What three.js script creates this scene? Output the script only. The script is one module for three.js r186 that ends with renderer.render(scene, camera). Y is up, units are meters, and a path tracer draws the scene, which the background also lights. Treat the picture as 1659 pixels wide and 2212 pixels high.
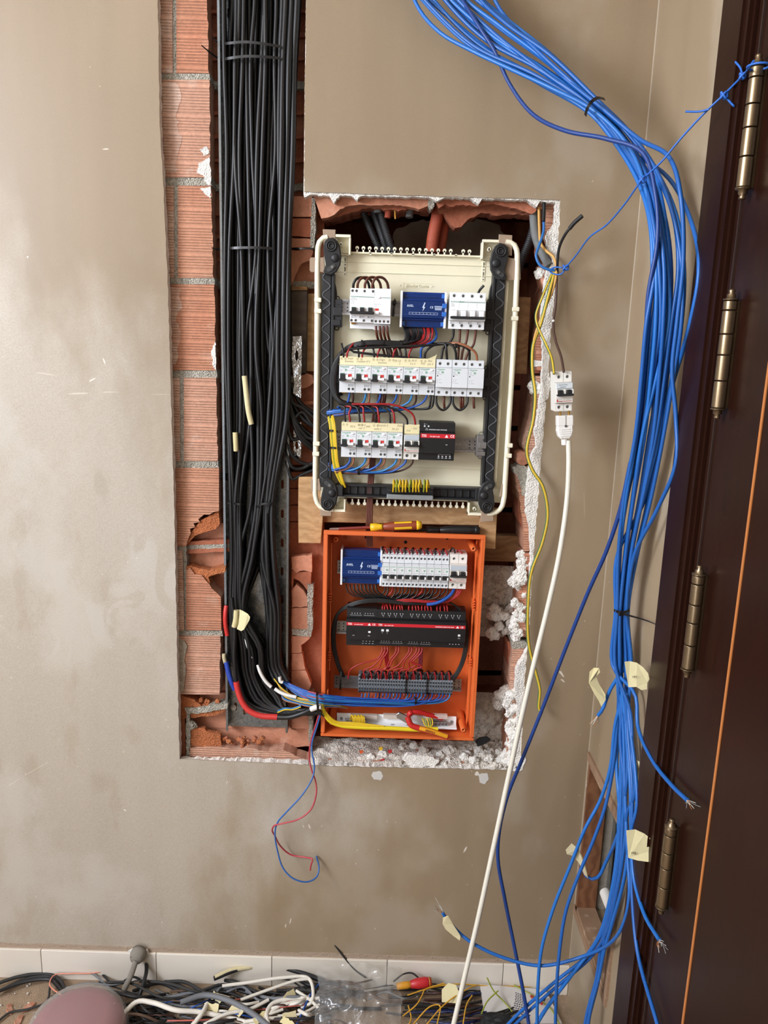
import * as THREE from 'three';
import { mergeGeometries } from 'three/addons/utils/BufferGeometryUtils.js';
import { RoundedBoxGeometry } from 'three/addons/geometries/RoundedBoxGeometry.js';
import { RectAreaLightUniformsLib } from 'three/addons/lights/RectAreaLightUniformsLib.js';
import { FontLoader } from 'three/addons/loaders/FontLoader.js';
import { TextGeometry } from 'three/addons/geometries/TextGeometry.js';

// ---------- camera, sky, daylight, exposure ----------
const scene = new THREE.Scene();
const IW = 1659, IH = 2212, FPX = 1661;
const camera = new THREE.PerspectiveCamera(2 * Math.atan(IH / 2 / FPX) * 180 / Math.PI, IW / IH, 0.05, 60);
const CAM = new THREE.Vector3(0, 1.73, 1.82);
camera.position.copy(CAM);
camera.rotation.order = 'YXZ';
camera.rotation.set(-11.86 * Math.PI / 180, 0, 1.8 * Math.PI / 180);
camera.updateMatrixWorld(true);
const renderer = new THREE.WebGLRenderer({ antialias: true });
renderer.toneMapping = THREE.LinearToneMapping;
renderer.toneMappingExposure = 1.0;
renderer.shadowMap.enabled = true;
RectAreaLightUniformsLib.init();
scene.background = new THREE.Color().setRGB(0.42, 0.52, 0.66);
// room box: facing wall z = 0, right wall x = XR, left wall x = XL, rear wall z = ZR
const XL = -2.8, ZR = 3.4, CEIL = 3.3;
const WIN = { z0: 1.45, z1: 3.05, y0: 1.95, y1: 3.2 };            // window in the left wall
const BAL = { x0: -2.7, x1: -1.5, y0: 0.02, y1: 1.55 };            // balcony door in the rear wall
function areaLight(w, h, pos, look, color, power) {
  const l = new THREE.RectAreaLight(color, power, w, h);
  l.position.copy(pos); l.lookAt(look); scene.add(l); return l;
}
const winLight = areaLight(WIN.z1 - WIN.z0, WIN.y1 - WIN.y0, new THREE.Vector3(XL + 0.02, (WIN.y0 + WIN.y1) / 2, (WIN.z0 + WIN.z1) / 2), new THREE.Vector3(2, (WIN.y0 + WIN.y1) / 2, (WIN.z0 + WIN.z1) / 2), new THREE.Color().setRGB(0.97, 1.02, 1.13), 30);
winLight.name = 'window_daylight';
const balLight = areaLight(BAL.x1 - BAL.x0, BAL.y1 - BAL.y0, new THREE.Vector3((BAL.x0 + BAL.x1) / 2, (BAL.y0 + BAL.y1) / 2, ZR - 0.02), new THREE.Vector3((BAL.x0 + BAL.x1) / 2, (BAL.y0 + BAL.y1) / 2, 0), new THREE.Color().setRGB(0.97, 1.02, 1.13), 4.6);
balLight.name = 'balcony_daylight';

// ---------- helpers ----------
let rs = 12345;
function rnd() { rs = (rs + 0x6d2b79f5) | 0; let t = Math.imul(rs ^ (rs >>> 15), 1 | rs); t = (t + Math.imul(t ^ (t >>> 7), 61 | t)) ^ t; return ((t ^ (t >>> 14)) >>> 0) / 4294967296; }
const rr = (a, b) => a + (b - a) * rnd();
const V = (x, y, z) => new THREE.Vector3(x, y, z);
function ray(px, py) { return V((px - IW / 2) / FPX, -(py - IH / 2) / FPX, -1).applyQuaternion(camera.quaternion); }
function W(px, py, z) { const d = ray(px, py), t = (z - CAM.z) / d.z; return V(CAM.x + d.x * t, CAM.y + d.y * t, z); }      // point of the plane z seen there
function RX(px, py, x) { const d = ray(px, py), t = (x - CAM.x) / d.x; return V(x, CAM.y + d.y * t, CAM.z + d.z * t); }    // point of the plane x
function FY(px, py, y) { const d = ray(px, py), t = (y - CAM.y) / d.y; return V(CAM.x + d.x * t, y, CAM.z + d.z * t); }    // point of the plane y
const taken = new Map();
function numbered(n) { const k = taken.get(n) ?? 0; taken.set(n, k + 1); return k ? n + '_' + String(k).padStart(3, '0') : n; }
function shadow(o) { o.castShadow = o.receiveShadow = true; return o; }
function mesh(name, geo, m, parent) { const o = shadow(new THREE.Mesh(Array.isArray(geo) ? (geo.length > 1 ? merge(geo) : geo[0]) : geo, m)); o.name = parent && parent !== scene ? name : numbered(name); (parent || scene).add(o); return o; }
function merge(list) { return mergeGeometries(list.map((g) => { const c = g.index ? g.toNonIndexed() : g.clone(); for (const k of Object.keys(c.attributes)) if (!['position', 'normal', 'uv'].includes(k)) c.deleteAttribute(k); return c; }), false); }
function tag(o, label, category, group) { o.userData.label = label; o.userData.category = category; if (group) o.userData.group = group; return o; }
function thing(name, label, category, pos, group) { const g = new THREE.Group(); g.name = numbered(name); scene.add(g); if (pos) g.position.copy(pos); return tag(g, label, category, group); }
function struct(o) { o.userData.kind = 'structure'; return o; }
function box(w, h, d, x = 0, y = 0, z = 0) { const g = new THREE.BoxGeometry(w, h, d); g.translate(x, y, z); return g; }
function rbox(w, h, d, r, x = 0, y = 0, z = 0, s = 2) { const g = new RoundedBoxGeometry(w, h, d, s, r); g.translate(x, y, z); return g; }
function cyl(r, h, axis, x, y, z, seg = 14, r2) { const g = new THREE.CylinderGeometry(r2 ?? r, r, h, seg); if (axis === 'z') g.rotateX(Math.PI / 2); if (axis === 'x') g.rotateZ(Math.PI / 2); g.translate(x, y, z); return g; }
function extr(pts, depth, z0, bevel = 0, holes) {              // outline in x, y, pushed from z0 to z0 + depth
  const s = new THREE.Shape(pts.map((p) => new THREE.Vector2(p.x ?? p[0], p.y ?? p[1])));
  for (const h of holes || []) s.holes.push(new THREE.Path(h.map((p) => new THREE.Vector2(p.x ?? p[0], p.y ?? p[1]))));
  const g = new THREE.ExtrudeGeometry(s, { depth: depth - 2 * bevel, bevelEnabled: bevel > 0, bevelThickness: bevel, bevelSize: bevel, bevelOffset: -bevel, bevelSegments: 1, steps: 1, curveSegments: 6 });
  g.translate(0, 0, z0 + bevel); return g;
}
function rough(pts, step, amp, closed = true) {                 // break an outline up
  const out = [], n = pts.length;
  for (let i = 0; i < (closed ? n : n - 1); i++) {
    const a = pts[i], b = pts[(i + 1) % n], k = Math.max(1, Math.round(Math.hypot(a[0] - b[0], a[1] - b[1]) / step));
    for (let j = 0; j < k; j++) { const t = j / k, e = j ? amp : amp * 0.4; out.push([a[0] + (b[0] - a[0]) * t + rr(-e, e), a[1] + (b[1] - a[1]) * t + rr(-e, e)]); }
  }
  return out;
}
const wp = (pts, z) => pts.map(([x, y]) => W(x, y, z));        // outline seen in the photograph, on the plane z
function slab(name, px, zf, th, m, parent, bevel = 0) { return mesh(name, extr(wp(px, zf), th, zf - th, bevel), m, parent); }
function curve(pts) { return new THREE.CatmullRomCurve3(pts, false, 'centripetal'); }
function tubeGeo(pts, r, seg, rad = 7, caps = true) {
  const c = curve(pts), n = seg || Math.max(4, pts.length * 5);
  const list = [new THREE.TubeGeometry(c, n, r, rad, false)];
  if (caps) for (const e of [0, 1]) {
    const s = new THREE.CircleGeometry(r, rad), t = c.getTangent(e); if (!e) t.negate();
    s.applyQuaternion(new THREE.Quaternion().setFromUnitVectors(V(0, 0, 1), t)); const p = c.getPoint(e); s.translate(p.x, p.y, p.z); list.push(s);
  }
  return caps ? merge(list) : list[0];
}
const p3 = (list) => list.map(([x, y, z]) => W(x, y, z));
// a cable through points [px, py, z]
function cable(name, pts, r, m, label, category, group, seg) { return tag(mesh(name, tubeGeo(p3(pts), r, seg), m), label, category, group); }
// lumps of rubble: a noisy low icosahedron
function lumpGeo(r, seed, sq = 1, detail = 1) {
  const g = new THREE.IcosahedronGeometry(r, detail), p = g.attributes.position, v = V(0, 0, 0);
  for (let i = 0; i < p.count; i++) { v.fromBufferAttribute(p, i); const k = 0.55 + 0.62 * noise3(v.x / r * 1.4 + seed * 7.1, v.y / r * 1.4 - seed * 3.3, v.z / r * 1.4 + seed) + (detail > 1 ? 0.5 * (noise3(v.x / r * 3.3 + seed, v.y / r * 3.3, v.z / r * 3.3 - seed * 2) - 0.4) : 0.08); p.setXYZ(i, v.x * k, v.y * k, v.z * k * sq); }
  { const u = g.attributes.uv; for (let i = 0; i < u.count; i++) u.setXY(i, p.getX(i) + 0.7 * p.getZ(i) + seed * 0.013, p.getY(i) + 0.6 * p.getZ(i)); }
  g.computeVertexNormals(); return g;
}
function metric(g) { const p = g.attributes.position, n = g.attributes.normal, u = g.attributes.uv; for (let i = 0; i < p.count; i++) { const a = Math.abs(n.getX(i)), b = Math.abs(n.getY(i)); if (a > 0.6) u.setXY(i, p.getZ(i), p.getY(i)); else if (b > 0.6) u.setXY(i, p.getX(i), p.getZ(i)); else u.setXY(i, p.getX(i), p.getY(i)); } return g; }   // texture coordinates in metres
// value noise
const NT = new Float32Array(4096); { let s = 77; for (let i = 0; i < 4096; i++) { s = (Math.imul(s, 1664525) + 1013904223) | 0; NT[i] = (s >>> 8) / 16777216; } }
const hsh = (x, y, z) => NT[(Math.imul(x, 374761393) ^ Math.imul(y, 668265263) ^ Math.imul(z, 2147483647 ^ 0x5bd1e995)) >>> 7 & 4095];
const NTH = ['first', 'second', 'third', 'fourth', 'fifth', 'sixth', 'seventh', 'eighth', 'ninth', 'tenth', 'eleventh', 'twelfth', 'thirteenth', 'fourteenth', 'fifteenth', 'sixteenth', 'seventeenth', 'eighteenth', 'nineteenth', 'twentieth']; for (const [a, b] of [['twenty', 20], ['thirty', 30]]) for (let i = 0; i < 10; i++) NTH[b - 1 + i] = i ? a + '-' + NTH[i - 1] : (b === 20 ? 'twentieth' : 'thirtieth');
const sm = (t) => t * t * (3 - 2 * t);
function noise2(x, y) { const i = Math.floor(x), j = Math.floor(y), a = sm(x - i), b = sm(y - j); const p = hsh(i, j, 0), q = hsh(i + 1, j, 0), r = hsh(i, j + 1, 0), s = hsh(i + 1, j + 1, 0); return p + (q - p) * a + (r - p) * b + (p - q - r + s) * a * b; }
function noise3(x, y, z) { const k = Math.floor(z), c = sm(z - k); const f = (kk) => { const i = Math.floor(x), j = Math.floor(y), a = sm(x - i), b = sm(y - j); const p = hsh(i, j, kk), q = hsh(i + 1, j, kk), r = hsh(i, j + 1, kk), s = hsh(i + 1, j + 1, kk); return p + (q - p) * a + (r - p) * b + (p - q - r + s) * a * b; }; const u = f(k), w = f(k + 1); return u + (w - u) * c; }
function fbm(x, y, o = 4) { let s = 0, a = 0.5, n = 0; for (let i = 0; i < o; i++) { s += a * noise2(x, y); n += a; a *= 0.5; x = x * 2.03 + 17.3; y = y * 2.03 + 9.1; } return s / n; }
const clamp = (x, a = 0, b = 1) => Math.min(b, Math.max(a, x));
const step = (a, b, x) => sm(clamp((x - a) / (b - a)));
// textures
function dataTex(n, f, srgb, repeat = 1, h = n) {                // f(u, v) -> [r, g, b] 0..255 or a number
  const d = new Uint8Array(n * h * 4);
  for (let j = 0; j < h; j++) for (let i = 0; i < n; i++) { const c = f(i / n, j / h, i, j), o = (j * n + i) * 4; if (typeof c === 'number') d[o] = d[o + 1] = d[o + 2] = clamp(c, 0, 255); else { d[o] = clamp(c[0], 0, 255); d[o + 1] = clamp(c[1], 0, 255); d[o + 2] = clamp(c[2], 0, 255); } d[o + 3] = 255; }
  const t = new THREE.DataTexture(d, n, h); t.magFilter = THREE.LinearFilter; t.minFilter = THREE.LinearMipmapLinearFilter; t.wrapS = t.wrapT = THREE.RepeatWrapping; t.repeat.set(repeat, repeat); if (srgb) t.colorSpace = THREE.SRGBColorSpace; t.needsUpdate = true; return t;
}
function tileNoise(u, v, f, s = 0) { const g = (a, b) => noise2(a * f + s * 13.7, b * f + s * 5.1); const x = u, y = v; return (g(x, y) * (1 - x) + g(x - 1, y) * x) * (1 - y) + (g(x, y - 1) * (1 - x) + g(x - 1, y - 1) * x) * y; }
function tfbm(u, v, f, o = 4, s = 0) { let r = 0, a = 0.5, n = 0; for (let i = 0; i < o; i++) { r += a * tileNoise(u, v, f, s + i); n += a; a *= 0.55; f *= 2; } return r / n; }
function canvasTex(w, h, draw) { const c = document.createElement('canvas'); c.width = w; c.height = h; const x = c.getContext('2d'); draw(x, w, h); const t = new THREE.CanvasTexture(c); t.colorSpace = THREE.SRGBColorSpace; return t; }
function std(color, roughness = 0.6, o = {}) { return new THREE.MeshStandardMaterial({ color, roughness, ...o }); }
function phys(o) { return new THREE.MeshPhysicalMaterial(o); }
const mix3 = (a, b, t) => [a[0] + (b[0] - a[0]) * t, a[1] + (b[1] - a[1]) * t, a[2] + (b[2] - a[2]) * t];

// ---------- materials ----------
// wall paint: one map laid over the stretch x -1.3 .. 0.75, y 0 .. 2.5 of the facing wall
const WX0 = -1.3, WX1 = 0.8, WY0 = 0, WY1 = 2.5, WN = 2048;
const chips = [];                                                // white chips and scratches [x, y, length, width, angle] in metres
for (let i = 0; i < 150; i++) chips.push([rr(WX0, WX1), rr(0.1, 1.25), rr(0.0015, 0.006), rr(0.0008, 0.002), rr(-1.4, 1.4)]);
for (let i = 0; i < 40; i++) chips.push([rr(WX0, WX1), rr(1.2, 2.4), rr(0.001, 0.004), rr(0.0006, 0.0014), rr(-1.4, 1.4)]);
for (const [a, b, l, w, t] of [[228, 322, .02, .002, .1], [668, 1785, .014, .004, -1.1], [655, 1785, .008, .003, -1], [270, 1750, .012, .003, -.6], [627, 1990, .018, .003, 1.3], [617, 2000, .012, .003, 1.4], [1005, 1835, .02, .006, 1.2], [1030, 1672, .012, .012, 0], [812, 1672, .012, .010, 0], [815, 1680, .010, .010, 0], [1040, 1680, .012, .012, 0], [490, 1690, .008, .002, 1], [1213, 1455, .02, .006, -.8], [1215, 1470, .014, .004, -.5], [1262, 1090, .06, .0012, -1.45], [1165, 1540, .02, .003, -1.3], [80, 1660, .10, .002, .5], [30, 1690, .06, .002, .55], [170, 850, .06, .003, .05], [240, 847, .05, .002, .03], [200, 820, .02, .003, .4], [100, 808, .05, .002, -.1], [345, 852, .05, .001, 0], [225, 780, .016, .003, -1.2], [60, 555, .004, .004, 0]]) { const q = W(a, b, 0); chips.push([q.x, q.y, l, w, t]); }
function wallPaint() {
  const d = new Uint8ClampedArray(WN * WN * 4), rg = new Uint8ClampedArray(WN * WN * 4);
  for (let j = 0; j < WN; j++) for (let i = 0; i < WN; i++) {
    const x = WX0 + (WX1 - WX0) * i / WN, y = WY1 - (WY1 - WY0) * j / WN, o = (j * WN + i) * 4;
    const big = fbm(x * 2.2 + 3, y * 2.2, 3), streak = fbm(x * 22, y * 1.6 + 5, 3), grain = NT[(i * 7 + j * 131 + ((i * j) >> 3)) & 4095];
    const smear = step(0.5, 0.72, fbm(x * 5 + 40, y * 4 + 11, 5));            // trowel skim, patchy
    // hand-sanded filler west of the chase: patches with an outline
    const p1 = step(0.34, 0.06, Math.hypot((x + 0.72) / 1.25, (y - 1.05) / 1.15) + 0.42 * (fbm(x * 7 + 2, y * 6, 4) - 0.5));
    const sw = fbm(x * 16 + 6 * fbm(x * 6, y * 6, 2), y * 9 + 5 * fbm(x * 5 + 7, y * 5, 2), 3);
    // dusty plaster film plus the wall glare painted in, wiped in patches by hands
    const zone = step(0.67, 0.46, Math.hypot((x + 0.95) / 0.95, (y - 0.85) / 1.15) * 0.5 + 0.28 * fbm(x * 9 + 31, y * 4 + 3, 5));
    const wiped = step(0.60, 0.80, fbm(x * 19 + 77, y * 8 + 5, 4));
    const dustGlare = clamp(smear * 0.3 + Math.max(zone * 0.75, p1 * step(0.38, 0.55, sw)) * (1 - 0.22 * wiped) * (0.75 + 0.5 * grain));
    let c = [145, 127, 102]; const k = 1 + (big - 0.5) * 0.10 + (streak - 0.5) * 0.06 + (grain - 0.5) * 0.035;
    c = mix3([c[0] * k, c[1] * k, c[2] * k], [198, 196, 190], dustGlare * 0.66);
    d[o] = c[0]; d[o + 1] = c[1]; d[o + 2] = c[2]; d[o + 3] = 255;
    const ro = 0.46 + (big - 0.5) * 0.14 + (streak - 0.5) * 0.08 - 0.12 * p1 * step(0.35, 0.6, sw) + 0.10 * smear;
    rg[o] = rg[o + 1] = rg[o + 2] = clamp(ro * 255, 30, 255); rg[o + 3] = 255;
  }
  const mk = (data, srgb, marks) => {
    const c = document.createElement('canvas'); c.width = c.height = WN; const g = c.getContext('2d'); g.putImageData(new ImageData(data, WN, WN), 0, 0);
    if (marks) for (const [x, y, l, w, a] of chips) {
      const s = WN / (WX1 - WX0), u = (x - WX0) * s, v = (WY1 - y) * WN / (WY1 - WY0); g.save(); g.translate(u, v); g.rotate(-a); g.fillStyle = '#e4ded2'; g.globalAlpha = l > 0.03 ? 0.4 : 0.85; g.beginPath();
      const n = 9; for (let q = 0; q < n; q++) { const t = q / n * 6.2832, e = rr(0.6, 1.15); g.lineTo(Math.cos(t) * l * 0.5 * s * e, Math.sin(t) * w * 0.5 * s * e); } g.fill(); g.restore();
    }
    const t = new THREE.CanvasTexture(c); t.wrapS = t.wrapT = THREE.MirroredRepeatWrapping; t.repeat.set(1 / (WX1 - WX0), 1 / (WY1 - WY0)); t.offset.set(-WX0 / (WX1 - WX0), -WY0 / (WY1 - WY0)); if (srgb) t.colorSpace = THREE.SRGBColorSpace; return t;
  };
  return [mk(d, true, true), mk(rg, false, false)];
}
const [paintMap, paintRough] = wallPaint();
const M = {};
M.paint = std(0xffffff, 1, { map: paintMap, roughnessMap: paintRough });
M.plainwall = std(0x9a8a76, 0.8);
M.ceil = std(0xe8e4dc, 0.9);
const clayTex = (seed, a, b, scum) => dataTex(512, (u, v) => {
  const n = tfbm(u, v, 5, 5, seed), f = tfbm(u, v, 60, 2, seed + 9), dr = tileNoise(u, v * 1, 3, seed + 3), w = step(0.58, 0.75, tfbm(u, v, 9, 4, seed + 5)) * scum;
  const st = tfbm(u * 1, v, 4, 2, seed + 20), lines = 0.5 + 0.5 * tileNoise(u, v * 1.0, 90, seed + 2);
  let c = mix3(a, b, clamp(n * 1.3 - 0.15)); const k = 0.9 + 0.22 * (f - 0.5) + 0.12 * (dr - 0.5) + 0.05 * (lines - 0.5) + st * 0.12;
  return mix3([c[0] * k, c[1] * k, c[2] * k], [226, 214, 204], w * 0.75);
}, true, 1 / 0.3);
// grooved face of hollow bricks: combed lines in groups
const ribTex = dataTex(64, (u, v) => { const g = (v * 16) % 1, k = Math.floor(v * 16); if (k === 5 || k === 11) return 190; const w = Math.abs(g - 0.5) * 2; return 60 + 180 * step(0.1, 0.55, w) + 10 * noise2(u * 8, v * 60); }, false, 1, 512); ribTex.repeat.set(1 / 0.2, 1 / 0.098);
M.brick = [[11, [186, 126, 98], [198, 150, 122]], [23, [182, 118, 90], [196, 142, 112]], [37, [194, 140, 114], [206, 164, 140]]].map(([s, a, b]) => std(0xffffff, 0.9, { map: clayTex(s, a, b, 0.35), bumpMap: ribTex, bumpScale: 0.0036 }));
M.scum = std(0xffffff, 0.9, { map: clayTex(51, [196, 140, 112], [222, 200, 186], 1), bumpMap: ribTex, bumpScale: 0.0036 });
const roughTex = dataTex(256, (u, v) => 255 * tfbm(u, v, 10, 5, 4), false, 1 / 0.12);
const crumbTex = dataTex(256, (u, v) => 255 * clamp(tfbm(u, v, 24, 3, 8) * 1.6 - 0.3), false, 1 / 0.06);
M.clay = std(0xffffff, 0.92, { map: clayTex(71, [154, 88, 62], [178, 112, 84], 0.1), bumpMap: roughTex, bumpScale: 0.003 });
M.clayBreak = std(0xffffff, 0.95, { map: clayTex(83, [176, 98, 56], [196, 124, 78], 0.05), bumpMap: crumbTex, bumpScale: 0.004 });
M.claySmooth = std(0xffffff, 0.85, { map: clayTex(97, [178, 114, 86], [198, 142, 114], 0.25) });
M.clayDark = M.clay;
M.mortar = std(0xffffff, 0.97, { map: dataTex(256, (u, v) => { const n = tfbm(u, v, 24, 4, 3), k = 122 + 92 * n; return [k * 1.03, k, k * 0.92]; }, true, 1 / 0.1), bumpMap: crumbTex, bumpScale: 0.006 });
M.plaster = std(0xffffff, 0.95, { map: dataTex(256, (u, v) => { const n = tfbm(u, v, 12, 4, 6), k = 212 + 42 * n; return [k, k * 0.985, k * 0.95]; }, true, 1 / 0.1), bumpMap: crumbTex, bumpScale: 0.003 });
M.rubble = std(0xffffff, 0.97, { map: dataTex(256, (u, v) => { const n = tfbm(u, v, 14, 5, 16), k = 182 + 70 * n; return [k, k * 0.965, k * 0.91]; }, true, 1 / 0.1), bumpMap: crumbTex, bumpScale: 0.005 });
M.plasterEdge = std(0xffffff, 0.95, { map: dataTex(256, (u, v) => { const n = tfbm(u, v, 20, 4, 26), k = 140 + 70 * n; return [k, k * 0.95, k * 0.86]; }, true, 1 / 0.1), bumpMap: crumbTex, bumpScale: 0.003 });
// ---------- the room shell ----------
const XR = RX(1352, 756, 0) && (() => { const d = ray(1354, 756); return CAM.x + d.x * (0 - CAM.z) / d.z; })();   // corner with the right wall
const openL = [[334, -230], [341, 0], [345, 270], [352, 385], [362, 600], [368, 800], [376, 1080], [382, 1380], [388, 1640]];
const openB = [[560, 1648], [700, 1655], [900, 1660], [1088, 1664], [1118, 1668]];
const openR = [[1125, 1640], [1132, 1500], [1141, 1380], [1150, 1250], [1156, 1160], [1163, 1080], [1169, 1000], [1175, 920], [1182, 850], [1187, 760], [1198, 640], [1205, 540], [1211, 432]];
const openT = [[1090, 428], [940, 424], [800, 419], [657, 414], [658, 200], [661, 0], [663, -230]];
const wallBack = struct(new THREE.Group()); wallBack.name = 'wall_back'; scene.add(wallBack);
wallBack.userData.label = 'taupe painted plaster wall cut open over hollow clay bricks';
{
  const rect = [[XL - 0.2, -0.1], [XR + 0.25, -0.1], [XR + 0.25, CEIL + 0.1], [XL - 0.2, CEIL + 0.1]];
  const face = [...rough(openL, 12, 0.9, false), ...rough([openL.at(-1), ...openB, openR[0]], 9, 1.1, false), ...rough(openR, 8, 1.6, false), ...rough([openR.at(-1), ...openT], 9, 1.2, false), openT.at(-1)];
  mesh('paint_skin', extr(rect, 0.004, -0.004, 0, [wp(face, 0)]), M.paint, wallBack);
  // plaster under the paint: its own broken line, hanging out below the paint at the top and standing back on the right
  const pl = [...rough(openL.map(([x, y]) => [x + 1.5, y]), 10, 1.2, false), ...rough([openL.at(-1), ...openB.map(([x, y]) => [x, y - 5]), [1112, 1640]], 6, 2.0, false),
    ...rough([[1112, 1640], [1117, 1530], [1112, 1500], [1114, 1445], [1128, 1420], [1140, 1400], [1143, 1260], [1146, 1180], [1143, 1135], [1135, 1105], [1137, 1060], [1142, 1015], [1146, 985], [1158, 965], [1154, 930], [1160, 900], [1166, 860], [1170, 830], [1172, 760], [1170, 725], [1166, 705], [1172, 650], [1178, 592], [1192, 562], [1180, 530], [1180, 508], [1196, 482], [1200, 440]], 6, 1.6, false),
    ...rough([[1200, 440], [1165, 436], [1158, 448], [1147, 441], [1138, 434], [1040, 431], [1033, 443], [1024, 437], [1015, 430], [960, 428], [943, 436], [925, 428], [780, 425], [772, 434], [760, 425], [735, 423], [722, 440], [712, 425], [672, 422], [658, 428], [655, 414]], 6, 1.3, false), [659, 200], [662, 0], [664, -230]];
  mesh('plaster_layer', extr(rect, 0.022, -0.026, 0, [wp(pl, -0.012)]), M.plaster, wallBack);
  // backing: the far leaf, set deep to darken the recess, seen only through the broken bricks
  mesh('far_leaf', box(XR - XL + 0.5, CEIL + 0.2, 0.12, (XR + XL) / 2, CEIL / 2, -0.86), M.clayDark, wallBack);
}
for (const [w, h, x, y] of [[0.05, 2.3, -0.66, 1.62], [0.05, 2.3, 0.46, 1.62], [1.17, 0.05, -0.1, 0.55], [1.17, 0.05, -0.1, 2.72]]) mesh('added_shaft_slab', metric(box(w, h, 0.78, x, y, -0.42)), M.clay, wallBack);   // added slabs close off the hollow so that the recess goes dark
const ZB = -0.028;                                                // face of the bricks
const B = (px, zf, th, m) => slab('brick', px, zf, th, m, wallBack);
const MO = (px, zf, th, m = M.mortar, name = 'mortar_joint') => slab(name, px, zf, th, m, wallBack);
{ // course by course, the strip left of the chase: [top, bottom, left joint or 0, right edge top, right edge bottom]
  const rows = [[-240, -50, 0, 442, 446], [-38, 158, 376, 447, 451], [172, 383, 0, 452, 455], [401, 600, 379, 456, 461], [614, 800, 0, 463, 466], [816, 996, 392, 467, 470], [1011, 1180, 0, 472, 474], [1228, 1362, 0, 476, 478], [1374, 1500, 0, 476, 474]];
  rows.forEach(([a, b, j, r0, r1], i) => {
    const m = M.brick[i % 3];
    if (i === 6) { // broken away at its lower right corner
      B([...rough([[330, a], [r0, a]], 30, 1, false), [r0 + 1, a], [473, 1060], [473, 1104], [462, 1106], [452, 1112], [440, 1112], [428, 1122], [432, 1128], [418, 1130], [421, 1139], [410, 1142], [412, 1152], [408, 1160], [404, 1172], [402, 1180], [330, 1182]], ZB, 0.045, m);
      MO([[402, 1180], [408, 1158], [420, 1140], [434, 1124], [472, 1104], [475, 1132], [466, 1143], [440, 1150], [420, 1158], [408, 1172]], ZB - 0.006, 0.03, M.clayBreak, 'broken_edge');
    } else if (i === 7) {
      B([[402, 1232], [410, 1226], [420, 1240], [436, 1243], [446, 1256], [452, 1262], [458, 1272], [470, 1282], [477, 1290], [478, b], [402, b]], ZB, 0.045, m);
      MO([[402, 1224], [412, 1222], [430, 1228], [452, 1232], [470, 1226], [488, 1222], [486, 1236], [468, 1240], [450, 1246], [456, 1268], [476, 1290], [458, 1276], [440, 1256], [420, 1244], [402, 1236]], ZB - 0.005, 0.03, M.clayBreak, 'broken_edge');
      B([[330, 1190], [394, 1190], [398, b], [330, b]], ZB, 0.05, M.scum);
      MO(rough([[394, 1188], [403, 1188], [405, b], [398, b]], 10, 1.2), ZB - 0.005, 0.04);
    } else {
      const right = rough([[r0, a], [r1, b]], 10, 1.6, false);
      B([[j ? j + 5 : 330, a], ...right, [r1, b], [j ? j + 5 : 330, b]], ZB, 0.045, m);
      if (j) { B([[325, a], [j - 4, a], [j - 3, b], [325, b]], ZB, 0.045, M.scum); MO(rough([[j - 4, a], [j + 6, a], [j + 6, b], [j - 4, b]], 8, 1.0), ZB - 0.002, 0.04); }
      else if (i > 1) { const sc = [[342 + i * 3, a + 6], [382 + i * 2, a + 10], [392, a + 40], [380, a + 80], [390, a + 120], [378, b - 10], [342 + i * 3, b - 6]]; if (i < 5) slab('lime_scum', rough(sc, 9, 5), ZB + 0.0007, 0.001, M.scum, wallBack); }
    }
    if (i < 6 || i === 7) { const nb = rows[i + 1][0]; MO(rough([[325, b - 1], [r1 + (i === 0 ? 0 : 1), b - 1], [r1 + 3, nb + 1], [325, nb + 1]], 7, 1.3), ZB - 0.002, 0.05); }
  });
  MO(rough([[325, 1178], [402, 1180], [404, 1190], [325, 1190]], 6, 1.2), ZB - 0.004, 0.04);
  // white patches of old skim on the bricks
  for (const q of [[[430, 352], [452, 340], [456, 380], [456, 400], [446, 398], [438, 378], [425, 372]], [[432, 408], [455, 402], [455, 430], [448, 424], [440, 416]], [[456, 758], [465, 738], [467, 800], [460, 790]], [[432, 322], [446, 316], [452, 330], [440, 336]]]) slab('skim_patch', rough(q, 5, 1.6), ZB + 0.0014, 0.002, M.plaster, wallBack);
  slab('skim_patch', rough([[386, 1378], [396, 1384], [404, 1398], [398, 1420], [402, 1450], [396, 1490], [387, 1500]], 5, 1.6), ZB + 0.004, 0.006, M.plasterEdge, wallBack);
  // hollow cells seen through the break of the sixth and seventh courses
  B([[400, 1136], [500, 1128], [500, 1170], [400, 1172]], -0.07, 0.02, M.claySmooth);
  B(rough([[404, 1170], [500, 1166], [500, 1174], [404, 1178]], 12, 0.8), -0.045, 0.03, M.clay);
  MO(rough([[404, 1177], [500, 1173], [500, 1184], [404, 1188]], 7, 1), -0.046, 0.03);
  B(rough([[404, 1187], [500, 1184], [500, 1191], [404, 1196]], 12, 0.8), -0.045, 0.03, M.clay);
  B([[400, 1192], [500, 1188], [500, 1240], [400, 1240]], -0.07, 0.02, M.claySmooth);
  B([[440, 1238], [500, 1234], [500, 1300], [440, 1300]], -0.075, 0.02, M.clay);
  // lowest courses: shell broken open
  MO(rough([[385, 1498], [400, 1506], [420, 1512], [436, 1526], [450, 1530], [470, 1522], [490, 1520], [490, 1534], [470, 1544], [440, 1548], [398, 1552], [386, 1552]], 6, 1.5), ZB - 0.008, 0.03, M.clayBreak, 'broken_edge');
  MO(rough([[398, 1530], [440, 1528], [470, 1522], [492, 1520], [492, 1530], [470, 1534], [440, 1540], [404, 1542]], 5, 1.4), ZB - 0.002, 0.03);
  MO(rough([[402, 1542], [410, 1544], [411, 1640], [402, 1636]], 6, 1.2), ZB - 0.002, 0.04);
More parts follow.
